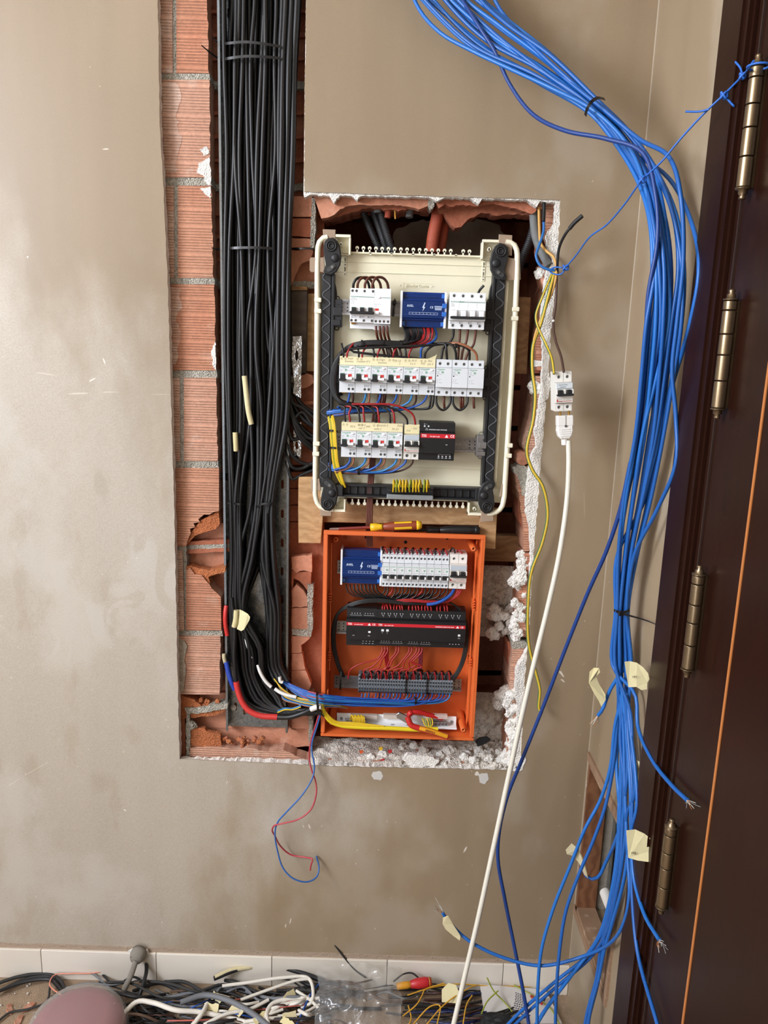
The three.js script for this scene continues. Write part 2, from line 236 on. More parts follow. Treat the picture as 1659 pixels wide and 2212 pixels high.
  B([[330, 1500], [398, 1510], [402, 1640], [330, 1640]], ZB - 0.01, 0.05, M.clayDark);
  B([[395, 1500], [640, 1490], [640, 1530], [395, 1530]], -0.075, 0.02, M.claySmooth);
  B([[405, 1535], [640, 1530], [640, 1576], [405, 1576]], -0.07, 0.02, M.claySmooth);
  B(rough([[408, 1572], [442, 1574], [446, 1580], [476, 1586], [478, 1614], [410, 1612]], 8, 1), ZB - 0.006, 0.012, M.clayBreak);
  B(rough([[440, 1572], [560, 1570], [672, 1566], [672, 1612], [560, 1618], [478, 1616]], 10, 1), -0.07, 0.02, M.claySmooth);
  B(rough([[408, 1616], [478, 1612], [500, 1618], [540, 1616], [580, 1624], [612, 1620], [640, 1634], [676, 1644], [676, 1652], [408, 1640]], 8, 1.4), ZB - 0.002, 0.04, M.brick[2]);
  // crumbs in the open cells
  for (let i = 0; i < 26; i++) { const q = W(rr(484, 576), rr(1592, 1612), rr(-0.06, -0.036)); const g = lumpGeo(rr(0.003, 0.009), i); g.translate(q.x, q.y, q.z); mesh('rubble_crumb', g, i % 3 ? M.clayBreak : M.clayDark, wallBack); }
  for (let i = 0; i < 16; i++) { const q = W(rr(430, 480), rr(1512, 1526), rr(-0.06, -0.04)); const g = lumpGeo(rr(0.003, 0.008), i + 50); g.translate(q.x, q.y, q.z); mesh('rubble_crumb', g, M.clayBreak, wallBack); }
  { const q = W(414, 1566, -0.035), g = lumpGeo(0.015, 3, 0.7, 2); g.translate(q.x, q.y, q.z); mesh('mortar_lump', g, M.mortar, wallBack); }
}
{ // inside of the chase: the open cells of the cut bricks, row by row
  const cs = [-240, -42, 178, 398, 610, 812, 1004];
  for (let i = 0; i < cs.length - 1; i++) {
    const a = cs[i] + 14, b = cs[i + 1], n = 4;
    for (let k = 0; k < n; k++) {
      const y0 = a + (b - a) * k / n, y1 = a + (b - a) * (k + 1) / n;
      B([[430, y0], [700, y0], [700, y1], [430, y1]], -0.088, 0.02, [M.claySmooth, M.clay, M.clayDark][(i + k) % 3]);
      if (k) slab('cell_web', rough([[434, y0 - 4], [700, y0 - 4], [700, y0 + 4], [434, y0 + 4]], 22, 1.6), -0.074, 0.03, M.clayDark, wallBack);
    }
    MO(rough([[434, cs[i] - 2], [700, cs[i] - 2], [700, cs[i] + 14], [434, cs[i] + 14]], 8, 1.6), -0.072, 0.03);
  }
  MO(rough([[434, 1000], [520, 1002], [520, 1020], [470, 1016], [434, 1012]], 6, 2), -0.07, 0.04);
  for (let k = 0; k < 4; k++) B([[440, 1020 + k * 36], [700, 1020 + k * 36], [700, 1054 + k * 36], [440, 1054 + k * 36]], -0.088, 0.02, k % 2 ? M.clay : M.clayDark);
  slab('cell_web', rough([[470, 1050], [600, 1050], [600, 1057], [470, 1057]], 14, 1), -0.072, 0.03, M.claySmooth, wallBack);
  B([[470, 1160], [700, 1160], [700, 1500], [470, 1500]], -0.09, 0.02, M.clayDark);
  // right of the tray, above the board: faces and joint
  B([[618, 424], [674, 424], [674, 468], [618, 468]], -0.05, 0.05, M.claySmooth); B(rough([[618, 471], [674, 472], [676, 512], [618, 510]], 14, .8), -0.052, 0.05, M.clay);
  B(rough([[618, 514], [674, 516], [670, 534], [618, 534]], 14, .8), -0.05, 0.05, M.claySmooth);
  MO(rough([[673, 428], [681, 428], [682, 500], [678, 536], [670, 536]], 8, 1), -0.045, 0.05);
  B(rough([[618, 540], [676, 540], [672, 560], [650, 570], [636, 600], [628, 618], [618, 616]], 8, 1.5), -0.06, 0.05, M.claySmooth);
  // broken shells right of the tray, lower down
  B(rough([[630, 1204], [674, 1198], [674, 1236], [656, 1232], [640, 1238], [630, 1230]], 9, 1.2), -0.055, 0.02, M.claySmooth);
  B(rough([[630, 1232], [645, 1236], [672, 1232], [672, 1290], [660, 1270], [648, 1256], [634, 1250], [634, 1278], [630, 1276]], 9, 1.2), -0.06, 0.02, M.clay);
  B(rough([[630, 1276], [640, 1262], [656, 1276], [664, 1292], [668, 1310], [630, 1312]], 9, 1), -0.056, 0.02, M.claySmooth);
  B(rough([[630, 1314], [668, 1312], [664, 1362], [630, 1360]], 9, 0.8), -0.058, 0.02, M.claySmooth);
  MO(rough([[664, 1262], [676, 1264], [675, 1360], [672, 1376], [630, 1372], [630, 1360], [664, 1360]], 6, 1.4), -0.052, 0.03);
  B(rough([[630, 1374], [672, 1374], [662, 1386], [650, 1394], [652, 1410], [630, 1410]], 9, 1), -0.056, 0.02, M.claySmooth);
  B(rough([[630, 1412], [652, 1411], [660, 1446], [630, 1448]], 9, 0.8), -0.057, 0.02, M.claySmooth);
  B(rough([[630, 1450], [660, 1448], [672, 1478], [668, 1490], [630, 1490]], 9, 0.8), -0.056, 0.02, M.claySmooth);
  B(rough([[630, 1540], [668, 1538], [670, 1574], [630, 1574]], 9, 0.8), -0.056, 0.02, M.claySmooth);
  MO(rough([[666, 1500], [676, 1500], [676, 1650], [668, 1640]], 7, 1.4), -0.05, 0.04);
}
{ // the deep recess behind the boards
  for (let i = 0; i < 12; i++) { const y0 = 480 + i * 88; for (let k = 0; k < 2; k++) B([[560 + k * 340, y0], [894 + k * 340, y0], [894 + k * 340, y0 + 99], [560 + k * 340, y0 + 99]], -0.74, 0.04, M.clayDark); }
  // old render of the room behind, seen through the broken brick at the top
  slab('render_patch', rough([[850, 500], [900, 478], [960, 470], [1010, 478], [1040, 474], [1080, 486], [1092, 520], [1080, 560], [850, 560]], 12, 3), -0.34, 0.02, std(0x8d7a66, 0.9, { bumpMap: roughTex, bumpScale: 0.003 }), wallBack);
  // top: broken lip of the lintel course
  const lip = (px, z, th, m) => slab('broken_lip', px, z, th, m, wallBack);
  lip([[676, 418], ...rough([[930, 424], [931, 444], [905, 452], [880, 446], [850, 442], [800, 444], [775, 442], [748, 446], [735, 452], [722, 464], [708, 470], [694, 472], [684, 468]], 8, 1.2, false)], ZB - 0.002, 0.03, M.claySmooth);
  lip([[680, 416], ...rough([[930, 424], [930, 452], [900, 446], [860, 456], [800, 448], [720, 470], [690, 478]], 8, 2, false)], -0.06, 0.1, M.clay);
  lip([[935, 422], ...rough([[1150, 430], [1160, 452], [1150, 462], [1120, 452], [1090, 446], [1060, 440], [1030, 446], [1000, 442], [972, 446], [962, 440], [948, 450], [938, 446]], 8, 1.6, false)], ZB - 0.002, 0.03, M.clay);
  lip([[935, 422], ...rough([[1170, 430], [1168, 470], [1120, 462], [1080, 466], [1040, 460], [1010, 476], [996, 490], [982, 492], [970, 480], [958, 462], [940, 458]], 8, 2, false)], -0.07, 0.06, M.clayDark);
  MO(rough([[928, 420], [938, 420], [938, 446], [930, 454], [924, 444]], 6, 1), ZB, 0.05);
  MO(rough([[970, 450], [1060, 452], [1150, 448], [1150, 462], [1100, 466], [1050, 462], [990, 460]], 7, 2), -0.1, 0.03);
  // right: cut bricks, course by course (front face and thickness)
  const RB = (px, m, z = ZB, th = 0.12) => B(rough(px, 8, 1.3), z, th, m);
  RB([[1138, 432], [1230, 432], [1230, 600], [1190, 600], [1182, 540], [1176, 520], [1178, 470], [1172, 452], [1150, 446]], M.brick[0]);
  RB([[1168, 470], [1178, 452], [1186, 520], [1178, 560], [1168, 545]], M.clayDark, -0.06, 0.08);
  RB([[1230, 606], [1230, 800], [1160, 800], [1156, 745], [1166, 700], [1172, 650], [1182, 606]], M.brick[1]);
  RB([[1166, 572], [1186, 568], [1188, 600], [1176, 622], [1168, 606]], M.claySmooth, ZB + 0.002, 0.05);
  RB([[1156, 742], [1166, 742], [1166, 806], [1156, 806]], M.clay, -0.05, 0.08);
  MO(rough([[1155, 778], [1176, 782], [1176, 790], [1156, 792]], 5, 1.4), ZB + 0.002, 0.05, M.plaster, 'mortar_joint');
  RB([[1220, 812], [1220, 985], [1140, 985], [1132, 962], [1140, 930], [1153, 890], [1158, 830], [1158, 812]], M.brick[2]);
  RB([[1118, 980], [1128, 976], [1140, 978], [1146, 1000], [1130, 1006], [1118, 1000]], M.claySmooth, ZB - 0.004, 0.06);
  RB([[1210, 1000], [1200, 1190], [1131, 1190], [1130, 1130], [1122, 1080], [1112, 1010]], M.brick[0]);
  RB([[1120, 1070], [1134, 1076], [1136, 1140], [1128, 1140], [1120, 1120]], M.clay, -0.05, 0.08);
  MO(rough([[1108, 1012], [1128, 1006], [1140, 1010], [1144, 1040], [1138, 1075], [1128, 1070], [1122, 1040]], 5, 2), ZB + 0.003, 0.06);
  RB([[1200, 1196], [1200, 1376], [1112, 1376], [1116, 1330], [1128, 1210], [1131, 1196]], M.brick[1]);
  MO(rough([[1104, 1384], [1150, 1386], [1150, 1402], [1106, 1402]], 6, 1.4), ZB - 0.002, 0.08);
  RB([[1190, 1402], [1190, 1560], [1108, 1560], [1100, 1480], [1106, 1402]], M.brick[2]);
  RB([[1096, 1384], [1110, 1388], [1110, 1500], [1100, 1490]], M.clay, -0.06, 0.09);
  RB([[1190, 1566], [1190, 1680], [1088, 1680], [1100, 1566]], M.brick[0]);
  // sill under the orange box
  RB([[676, 1640], [1118, 1652], [1118, 1680], [676, 1672]], M.brick[1], ZB - 0.002, 0.14);
  RB([[676, 1618], [1105, 1624], [1105, 1650], [676, 1646]], M.clayDark, -0.075, 0.1);
}
{ // lime mortar and rubble left in the recess
  const lumps = (list, m, name, sq) => list.forEach(([x, y, z, r], i) => { const g = lumpGeo(r * 1.15, i * 1.7 + x * 0.013, sq, 3), q = W(x, y, z); g.translate(q.x, q.y, q.z); mesh(name, g, m, wallBack); });
  const L = [];
  for (let i = 0; i < 26; i++) { const t = i / 25; L.push([1128 - 14 * t + rr(-9, 9), 1200 + 175 * t, -0.026 + rr(-0.02, 0.005), rr(0.008, 0.015)]); }
  for (let i = 0; i < 14; i++) L.push([rr(1060, 1110), rr(1310, 1376), rr(-0.1, -0.06), rr(0.009, 0.017)]);
  for (let i = 0; i < 20; i++) L.push([1105 + rr(-10, 8), 1500 + i * 8, rr(-0.04, -0.016), rr(0.009, 0.016)]);
  for (let i = 0; i < 10; i++) L.push([rr(1070, 1104), rr(1490, 1530), rr(-0.09, -0.06), rr(0.01, 0.016)]);
  lumps(L, M.plaster, 'mortar_lump', 0.8);
  lumps([[1152, 835, -0.03, 0.014], [1163, 838, -0.024, 0.011], [1166, 590, -0.03, 0.012], [1108, 1256, -0.03, 0.012]], M.plaster, 'mortar_lump', 0.8);
  // mortar bed on the back of the recess beside the box
  const bed = (px, z, bulge, seed) => {                            // lumpy sheet with its own relief
    const a = wp(px, z), xs = a.map((q) => q.x), ys = a.map((q) => q.y), x0 = Math.min(...xs), x1 = Math.max(...xs), y0 = Math.min(...ys), y1 = Math.max(...ys), nx = 40, ny = 60;
    const g = new THREE.PlaneGeometry(x1 - x0, y1 - y0, nx, ny), p = g.attributes.position, u = g.attributes.uv;
    for (let i = 0; i < p.count; i++) { const X = p.getX(i), Y = p.getY(i), ex = Math.min(1 - Math.abs(X) / ((x1 - x0) / 2), 1 - Math.abs(Y) / ((y1 - y0) / 2)); p.setZ(i, bulge * (fbm(X * 40 + seed, Y * 40, 4) * 0.6 + 0.5 * noise2(X * 110 + seed, Y * 110)) * Math.min(1, ex * 6 + 0.1) - 0.012); p.setX(i, X + 0.006 * (noise2(Y * 60, seed) - 0.5)); u.setXY(i, X, Y); }
    g.computeVertexNormals(); g.translate((x0 + x1) / 2, (y0 + y1) / 2, z); return mesh('mortar_bed', g, M.rubble, wallBack);
  };
  bed([[1020, 1222], [1112, 1380]], -0.125, 0.03, 4); bed([[1010, 1498], [1112, 1624]], -0.13, 0.035, 9);
}
// ---------- right wall with door, floor, ceiling, left and rear walls ----------
const wallRight = struct(new THREE.Group()); wallRight.name = 'wall_right'; scene.add(wallRight);
const doorZ0 = RX(1505, 756, XR).z;                                // near edge of the casing starts here
const rz = (px, py) => { const q = RX(px, py, XR); return [q.z, q.y]; };
const hatch = [[1263, 1632], [1336, 1752], [1322, 2160], [1238, 1962]].map(([a, b]) => rz(a, b));
const HZ0 = (hatch[0][0] + hatch[3][0]) / 2, HZ1 = (hatch[1][0] + hatch[2][0]) / 2, HY1 = (hatch[0][1] + hatch[1][1]) / 2, HY0 = (hatch[2][1] + hatch[3][1]) / 2;
function sideWall(name, pts, holes, x0, x1, m, parent) {           // outline in z, y
  const g = extr(pts, x1 - x0, 0, 0, holes); g.rotateY(-Math.PI / 2); g.translate(x1, 0, 0); return mesh(name, g, m, parent);
}
const HT = { z0: 0.02, z1: 0.30, y0: 0.285, y1: 0.715, d: 0.115 };
const DH = 2.4, DZ0 = doorZ0, DZ1 = doorZ0 + 1.12;
{
  const rct = (a, b, c, d) => [[a, c], [b, c], [b, d], [a, d]];
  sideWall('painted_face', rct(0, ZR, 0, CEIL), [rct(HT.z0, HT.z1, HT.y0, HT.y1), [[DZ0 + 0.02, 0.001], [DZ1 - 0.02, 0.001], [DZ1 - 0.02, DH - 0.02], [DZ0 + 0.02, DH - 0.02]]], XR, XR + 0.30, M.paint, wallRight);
  wallRight.userData.label = 'taupe painted return wall with a hatch beside the dark door';
  mesh('outer_leaf', box(0.05, CEIL, ZR, XR + 0.34, CEIL / 2, ZR / 2), M.plainwall, wallRight);
  mesh('corner_filler', tubeGeo([V(XR, 0.08, 0), V(XR - 0.0005, 1.2, 0.0005), V(XR, CEIL - 0.01, 0)], 0.0024, 30, 8), std(0x9f907b, 0.5), wallRight);
  // hatch lining boards
  const wood = std(0xffffff, 0.7, { map: dataTex(256, (u, v) => { const n = tfbm(u, v, 4, 3, 2), l = Math.sin((u * 9 + n * 3) * 6.283) * 0.5 + 0.5, k = 0.8 + 0.25 * n; return [(142 - 26 * l) * k, (96 - 24 * l) * k, (62 - 18 * l) * k]; }, true, 1 / 0.2) });
  const woodPale = std(0xffffff, 0.75, { map: dataTex(256, (u, v) => { const n = tfbm(u, v, 5, 4, 12), st = step(0.55, 0.7, tfbm(u, v, 7, 4, 31)), k = 0.85 + 0.3 * n; return mix3([142 * k, 113 * k, 88 * k], [205, 192, 172], st * 0.5); }, true, 1 / 0.15) });
  const t = 0.012, dx = HT.d;
  mesh('hatch_board', metric(box(0.05, HT.y1 - HT.y0, t, XR + 0.021, (HT.y0 + HT.y1) / 2, HT.z0 + t / 2)), wood, wallRight);
  mesh('hatch_board', metric(box(dx, t, HT.z1 - HT.z0, XR + dx / 2 - 0.003, HT.y1 - t / 2, (HT.z0 + HT.z1) / 2)), woodPale, wallRight);
  mesh('hatch_board', metric(box(0.05, t, HT.z1 - HT.z0, XR + 0.021, HT.y0 + t / 2, (HT.z0 + HT.z1) / 2)), woodPale, wallRight);
  mesh('hatch_board', metric(box(dx, HT.y1 - HT.y0 - 2 * t, t, XR + dx / 2 - 0.003, (HT.y0 + HT.y1) / 2, HT.z1 - t / 2)), wood, wallRight);
  mesh('hatch_liner', box(0.228, HT.y1 - HT.y0 - 0.002, 0.003, XR + 0.162, (HT.y0 + HT.y1) / 2, HT.z0 + 0.002), M.plasterEdge, wallRight);
  mesh('hatch_frame_strip', [box(0.006, 0.022, HT.z1 - HT.z0 + 0.03, XR - 0.003, HT.y0 - 0.011, (HT.z0 + HT.z1) / 2), box(0.006, 0.020, HT.z1 - HT.z0 + 0.03, XR - 0.003, HT.y1 + 0.010, (HT.z0 + HT.z1) / 2), box(0.006, HT.y1 - HT.y0, 0.02, XR - 0.003, (HT.y0 + HT.y1) / 2, HT.z1 + 0.010)], woodPale, wallRight);
  mesh('hatch_back', box(0.02, HT.y1 - HT.y0, HT.z1 - HT.z0, XR + 0.285, (HT.y0 + HT.y1) / 2, (HT.z0 + HT.z1) / 2), M.plasterEdge, wallRight);
}
const doorWood = phys({ color: 0xffffff, roughness: 0.4, specularIntensity: 0.3, map: dataTex(512, (u, v) => { const n = tfbm(u, v, 3, 4, 44), g = tileNoise(u, v * 0.12, 120, 5), p = step(0.6, 0.8, tfbm(u, v, 8, 4, 9)); const k = 0.75 + 0.4 * n + 0.18 * (g - 0.5); return mix3([38 * k, 18 * k, 11 * k], [58, 40, 30], p * 0.22); }, true, 1 / 0.6), roughnessMap: dataTex(256, (u, v) => 200 + 100 * (tfbm(u, v, 6, 4, 21) - 0.5), false, 1 / 0.5) });
const brass = std(0xffffff, 0.34, { metalness: 0.9, map: dataTex(128, (u, v) => { const n = tfbm(u, v, 8, 4, 14); return [104 + 66 * n, 90 + 58 * n, 70 + 46 * n]; }, true, 1 / 0.04) });
{
  const door = struct(new THREE.Group()); door.name = 'door_1'; scene.add(door); door.userData.label = 'dark brown varnished wooden door with an orange inlay line and brass hinges';
  const hz = RX(1563, 756, XR).z;                                 // hinge line
  const iz = RX(1659, 905, XR).z;                                  // inlay line
  const cx = 0.022;
  // casing: flat board with a stepped inner edge
  const prof = [[DZ0, 0], [DZ0, cx - 0.004], [DZ0 + 0.004, cx], [hz - 0.028, cx], [hz - 0.0278, cx - 0.004], [hz - 0.011, cx - 0.004], [hz - 0.0108, cx - 0.010], [hz - 0.002, cx - 0.010], [hz - 0.002, -0.1], [DZ0 + 0.02, -0.1], [DZ0 + 0.02, 0]];
  const cg = extr(prof.map(([z, d]) => [z, d]), DH, 0); cg.rotateX(-Math.PI / 2); // (z, d) plane stood up
  { const p = cg.attributes.position, n = cg.attributes.normal; for (let i = 0; i < p.count; i++) { const z = p.getX(i), y = p.getY(i), d = -p.getZ(i); p.setXYZ(i, XR - d, y, z); } cg.computeVertexNormals(); const u = cg.attributes.uv; for (let i = 0; i < u.count; i++) u.setXY(i, p.getZ(i) + p.getX(i), p.getY(i)); }
  mesh('door_casing', cg, doorWood, door);
  mesh('door_casing', box(cx, 0.09, DZ1 - DZ0, XR - cx / 2, DH + 0.04, (DZ0 + DZ1) / 2), doorWood, door);
  mesh('door_casing', box(cx + 0.1, DH, 0.09, XR - cx / 2 + 0.05, DH / 2, DZ1 - 0.03), doorWood, door);
  const leafX = XR - 0.008;
  const leaf = mesh('door_leaf', rbox(0.045, DH - 0.01, DZ1 - hz - 0.03, 0.003, leafX + 0.0225, DH / 2, (hz + 0.002 + DZ1 - 0.03) / 2), doorWood, door);
  { const u = leaf.geometry.attributes.uv, p = leaf.geometry.attributes.position; for (let i = 0; i < u.count; i++) u.setXY(i, p.getZ(i), p.getY(i)); }
  mesh('inlay_strip', box(0.002, DH - 0.1, 0.0055, leafX - 0.0006, DH / 2, iz), std(0xb4703a, 0.45), leaf);
  mesh('groove_strip', box(0.003, DH - 0.02, 0.004, leafX - 0.0012, DH / 2, hz + 0.022), std(0x2a1a13, 0.5), leaf);
  // hinges: knuckles, rings and finials turned on one pin, with a leaf plate each side
  for (const [x0, y0, x1, y1] of [[1636, 120, 1606, 430], [1580, 625, 1550, 905], [1511, 1220, 1485, 1465], [1450, 1765, 1430, 1978]]) {
    const bx = XR - 0.022, a = RX(x0, y0, bx), b = RX(x1, y1, bx), z = (a.z + b.z) / 2, ya = a.y, yb = b.y, h = ya - yb;
    const g = new THREE.Group(); g.name = 'hinge'; g.position.set(bx, yb, z); door.add(g);
    const r = 0.0105, fin = h * 0.085;
    const pts = [[0, 0], [0.004, 0], [0.0052, fin * 0.15], [0.004, fin * 0.35], [0.0068, fin * 0.5], [0.0068, fin * 0.8], [r * 1.12, fin * 0.86], [r * 1.12, fin * 1.0], [0, fin * 1.0]];
    mesh('finial', new THREE.LatheGeometry(pts.map((q) => new THREE.Vector2(q[0], q[1])), 14), brass, g);
    const up = new THREE.LatheGeometry(pts.map((q) => new THREE.Vector2(q[0], q[1])), 14); up.rotateX(Math.PI); up.translate(0, h, 0); mesh('finial', up, brass, g);
    const cuts = [fin, h * 0.3, h * 0.5, h * 0.66, h * 0.84, h - fin];
    for (let k = 0; k < 5; k++) { const q0 = cuts[k] + 0.0007, q1 = cuts[k + 1] - 0.0007; mesh('knuckle', new THREE.LatheGeometry([[0, q0], [r * 0.93, q0], [r, q0 + 0.001], [r, q1 - 0.001], [r * 0.93, q1], [0, q1]].map((q) => new THREE.Vector2(q[0], q[1])), 16), brass, g); }
    mesh('hinge_plate', box(0.012, h - 2 * fin, 0.003, 0.008, h / 2, 0), brass, g);
  }
}
// floor, ceiling, other walls
const floorMap = dataTex(512, (u, v) => { const n = tfbm(u, v, 5, 5, 91), s = tfbm(u, v, 50, 2, 19), dl = step(0.55, 0.75, tfbm(u, v, 6, 4, 55)); const k = 0.85 + 0.2 * n + 0.14 * (s - 0.5); return mix3([150 * k, 128 * k, 104 * k], [180, 166, 146], dl * 0.5); }, true, 1);
const floorM = std(0xffffff, 0.75, { map: floorMap, bumpMap: crumbTex, bumpScale: 0.0015 });
{
  const f = mesh('floor', box(XR - XL + 0.4, 0.1, ZR + 0.4, (XR + XL) / 2, -0.05, ZR / 2), floorM); struct(f); f.userData.label = 'dusty beige floor strewn with cable scraps';
  { const u = f.geometry.attributes.uv, p = f.geometry.attributes.position; for (let i = 0; i < u.count; i++) u.setXY(i, p.getX(i), p.getZ(i)); }
  struct(mesh('ceiling', box(XR - XL + 0.4, 0.1, ZR + 0.4, (XR + XL) / 2, CEIL + 0.05, ZR / 2), M.ceil)).userData.label = 'white ceiling';
  const wl = struct(new THREE.Group()); wl.name = 'wall_left'; scene.add(wl); wl.userData.label = 'pale wall with the daylit window';
  sideWall('wall_face', [[-0.1, 0], [ZR + 0.1, 0], [ZR + 0.1, CEIL], [-0.1, CEIL]], [[[WIN.z0, WIN.y0], [WIN.z1, WIN.y0], [WIN.z1, WIN.y1], [WIN.z0, WIN.y1]]], XL - 0.2, XL, M.plainwall, wl);
  const wr = struct(new THREE.Group()); wr.name = 'wall_rear'; scene.add(wr); wr.userData.label = 'pale wall with the balcony door';
  mesh('wall_face', extr([[XL - 0.1, 0], [XR + 0.1, 0], [XR + 0.1, CEIL], [XL - 0.1, CEIL]], 0.2, ZR, 0, [[[BAL.x0, BAL.y0], [BAL.x1, BAL.y0], [BAL.x1, BAL.y1], [BAL.x0, BAL.y1]]]), M.plainwall, wr);
  const frameM = std(0xe8e6e0, 0.5), pane = phys({ color: 0xffffff, roughness: 0.02, transmission: 1, thickness: 0 });
  const w1 = struct(new THREE.Group()); w1.name = 'window_1'; scene.add(w1); w1.userData.label = 'white framed window';
  const wy = (WIN.y0 + WIN.y1) / 2, wz = (WIN.z0 + WIN.z1) / 2, wh = WIN.y1 - WIN.y0, ww = WIN.z1 - WIN.z0;
  mesh('window_frame', [box(0.05, 0.05, ww, XL - 0.12, WIN.y0 + 0.025, wz), box(0.05, 0.05, ww, XL - 0.12, WIN.y1 - 0.025, wz), box(0.05, wh - 0.1, 0.05, XL - 0.12, wy, WIN.z0 + 0.025), box(0.05, wh - 0.1, 0.05, XL - 0.12, wy, WIN.z1 - 0.025), box(0.05, wh - 0.1, 0.06, XL - 0.12, wy, wz)], frameM, w1);
  mesh('pane', box(0.005, wh - 0.1, ww - 0.1, XL - 0.125, wy, wz), pane, w1);
  const d2 = struct(new THREE.Group()); d2.name = 'window_2'; scene.add(d2); d2.userData.label = 'white framed glazed balcony door';
  const bx = (BAL.x0 + BAL.x1) / 2, by = (BAL.y0 + BAL.y1) / 2, bw = BAL.x1 - BAL.x0, bh = BAL.y1 - BAL.y0;
  mesh('window_frame', [box(bw, 0.06, 0.05, bx, BAL.y0 + 0.03, ZR + 0.12), box(bw, 0.06, 0.05, bx, BAL.y1 - 0.03, ZR + 0.12), box(0.06, bh - 0.12, 0.05, BAL.x0 + 0.03, by, ZR + 0.12), box(0.06, bh - 0.12, 0.05, BAL.x1 - 0.03, by, ZR + 0.12)], frameM, d2);
  mesh('pane', box(bw - 0.12, bh - 0.12, 0.005, bx, by, ZR + 0.12), pane, d2);
  // tiled skirting along the facing wall
  const bb = struct(new THREE.Group()); bb.name = 'baseboard_back'; scene.add(bb); bb.userData.label = 'cream tile skirting along the facing wall';
  const top = W(500, 2066, 0.009).y, tileM = [0xddd5c8, 0xe2dacc, 0xd6cec0].map((c) => std(c, 0.35));
  const joints = [-700, -405, -157, 91, 338, 587, 836, 1087].map((x) => W(x, 2100, 0.009).x).concat([XR]);
  for (let i = 0; i + 1 < joints.length; i++) { const a = joints[i] + 0.0008, b = joints[i + 1] - 0.0008; mesh('skirting_tile', rbox(b - a, top, 0.009, 0.0012, (a + b) / 2, top / 2, 0.0045), tileM[i % 3], bb); }
  // rough mortar left along the top of the skirting
  const q = []; for (let i = 0; i <= 120; i++) q.push([joints[0] + (XR - joints[0]) * i / 120, top + 0.010 + 0.006 * fbm(i * 0.3, 2, 3)]);
  mesh('mortar_line', extr([[joints[0], top - 0.001], [XR, top - 0.001], ...q.reverse()], 0.003, 0), std(0xa3907c, 0.97, { bumpMap: crumbTex, bumpScale: 0.002 }), bb);
}
// ---------- cable tray and the black cables ----------
const blackSheath = [0x0f0f10, 0x121213, 0x0c0c0d].map((c) => std(c, 0.44));
const nylon = std(0x0e0e10, 0.38);
const galv = std(0xffffff, 0.36, { metalness: 0.85, map: dataTex(256, (u, v) => { const n = tfbm(u, v, 40, 2, 33), m = tfbm(u, v, 6, 4, 3), k = 118 + 60 * (n > 0.5 ? 0.6 : 0.2) + 70 * (m - 0.5); return [k * 0.95, k, k * 1.03]; }, true, 1 / 0.08), roughnessMap: dataTex(128, (u, v) => 190 + 120 * (tfbm(u, v, 12, 3, 7) - 0.5), false, 1 / 0.08) });
const chrome = std(0xa6aaad, 0.14, { metalness: 1, bumpMap: roughTex, bumpScale: 0.005 });
const steel = std(0xb9babb, 0.3, { metalness: 0.9 });
const masking = [0xdcd2a4, 0xd6ca98, 0xcfc39a].map((c) => std(c, 0.8, { bumpMap: roughTex, bumpScale: 0.001, side: THREE.DoubleSide }));
{
  const z = -0.064, a = W(487, 1000, z).x, b = W(627, 1000, z).x, yb = W(560, 1570, z).y, yt = 2.6;
  const holes = [];
  const slot = (x, y, w, h) => { const q = [], r = w / 2; for (let i = 0; i <= 6; i++) { const t = i / 6 * Math.PI; q.push([x + Math.cos(t) * r, y + h / 2 - r + Math.sin(t) * r]); } for (let i = 0; i <= 6; i++) { const t = Math.PI + i / 6 * Math.PI; q.push([x + Math.cos(t) * r, y - h / 2 + r + Math.sin(t) * r]); } return q; };
  for (let y = yb + 0.045, k = 0; y < yt - 0.03; y += 0.075, k++) for (const f of [0.12, 0.27, 0.73, 0.88]) holes.push(slot(a + (b - a) * f, y + (f === 0.27 || f === 0.73 ? 0.0 : 0.012), 0.007, 0.022));
  const g = thing('cable_tray', 'galvanised perforated steel cable tray behind the black cables', 'cable tray', V(0, 0, 0));
  const base = extr([[a, yb], [b, yb], [b, yt], [a, yt]], 0.0015, z - 0.0015, 0, holes);
  mesh('tray_base', base, galv, g);
  for (const [x, s] of [[a, 1], [b, -1]]) mesh('side_flange', [box(0.0015, yt - yb, 0.028, x, (yt + yb) / 2, z + 0.014), box(0.005, yt - yb, 0.0015, x + s * 0.0022, (yt + yb) / 2, z + 0.028)], galv, g);
  for (const [px, py] of [[504, 1528], [510, 1000]]) { const q = W(px, py, z); mesh('tray_screw', [cyl(0.008, 0.0015, 'z', q.x, q.y, z + 0.001, 18), cyl(0.0045, 0.004, 'z', q.x, q.y, z + 0.003, 12), box(0.007, 0.001, 0.001, q.x, q.y, z + 0.0053)], steel, g); }
}
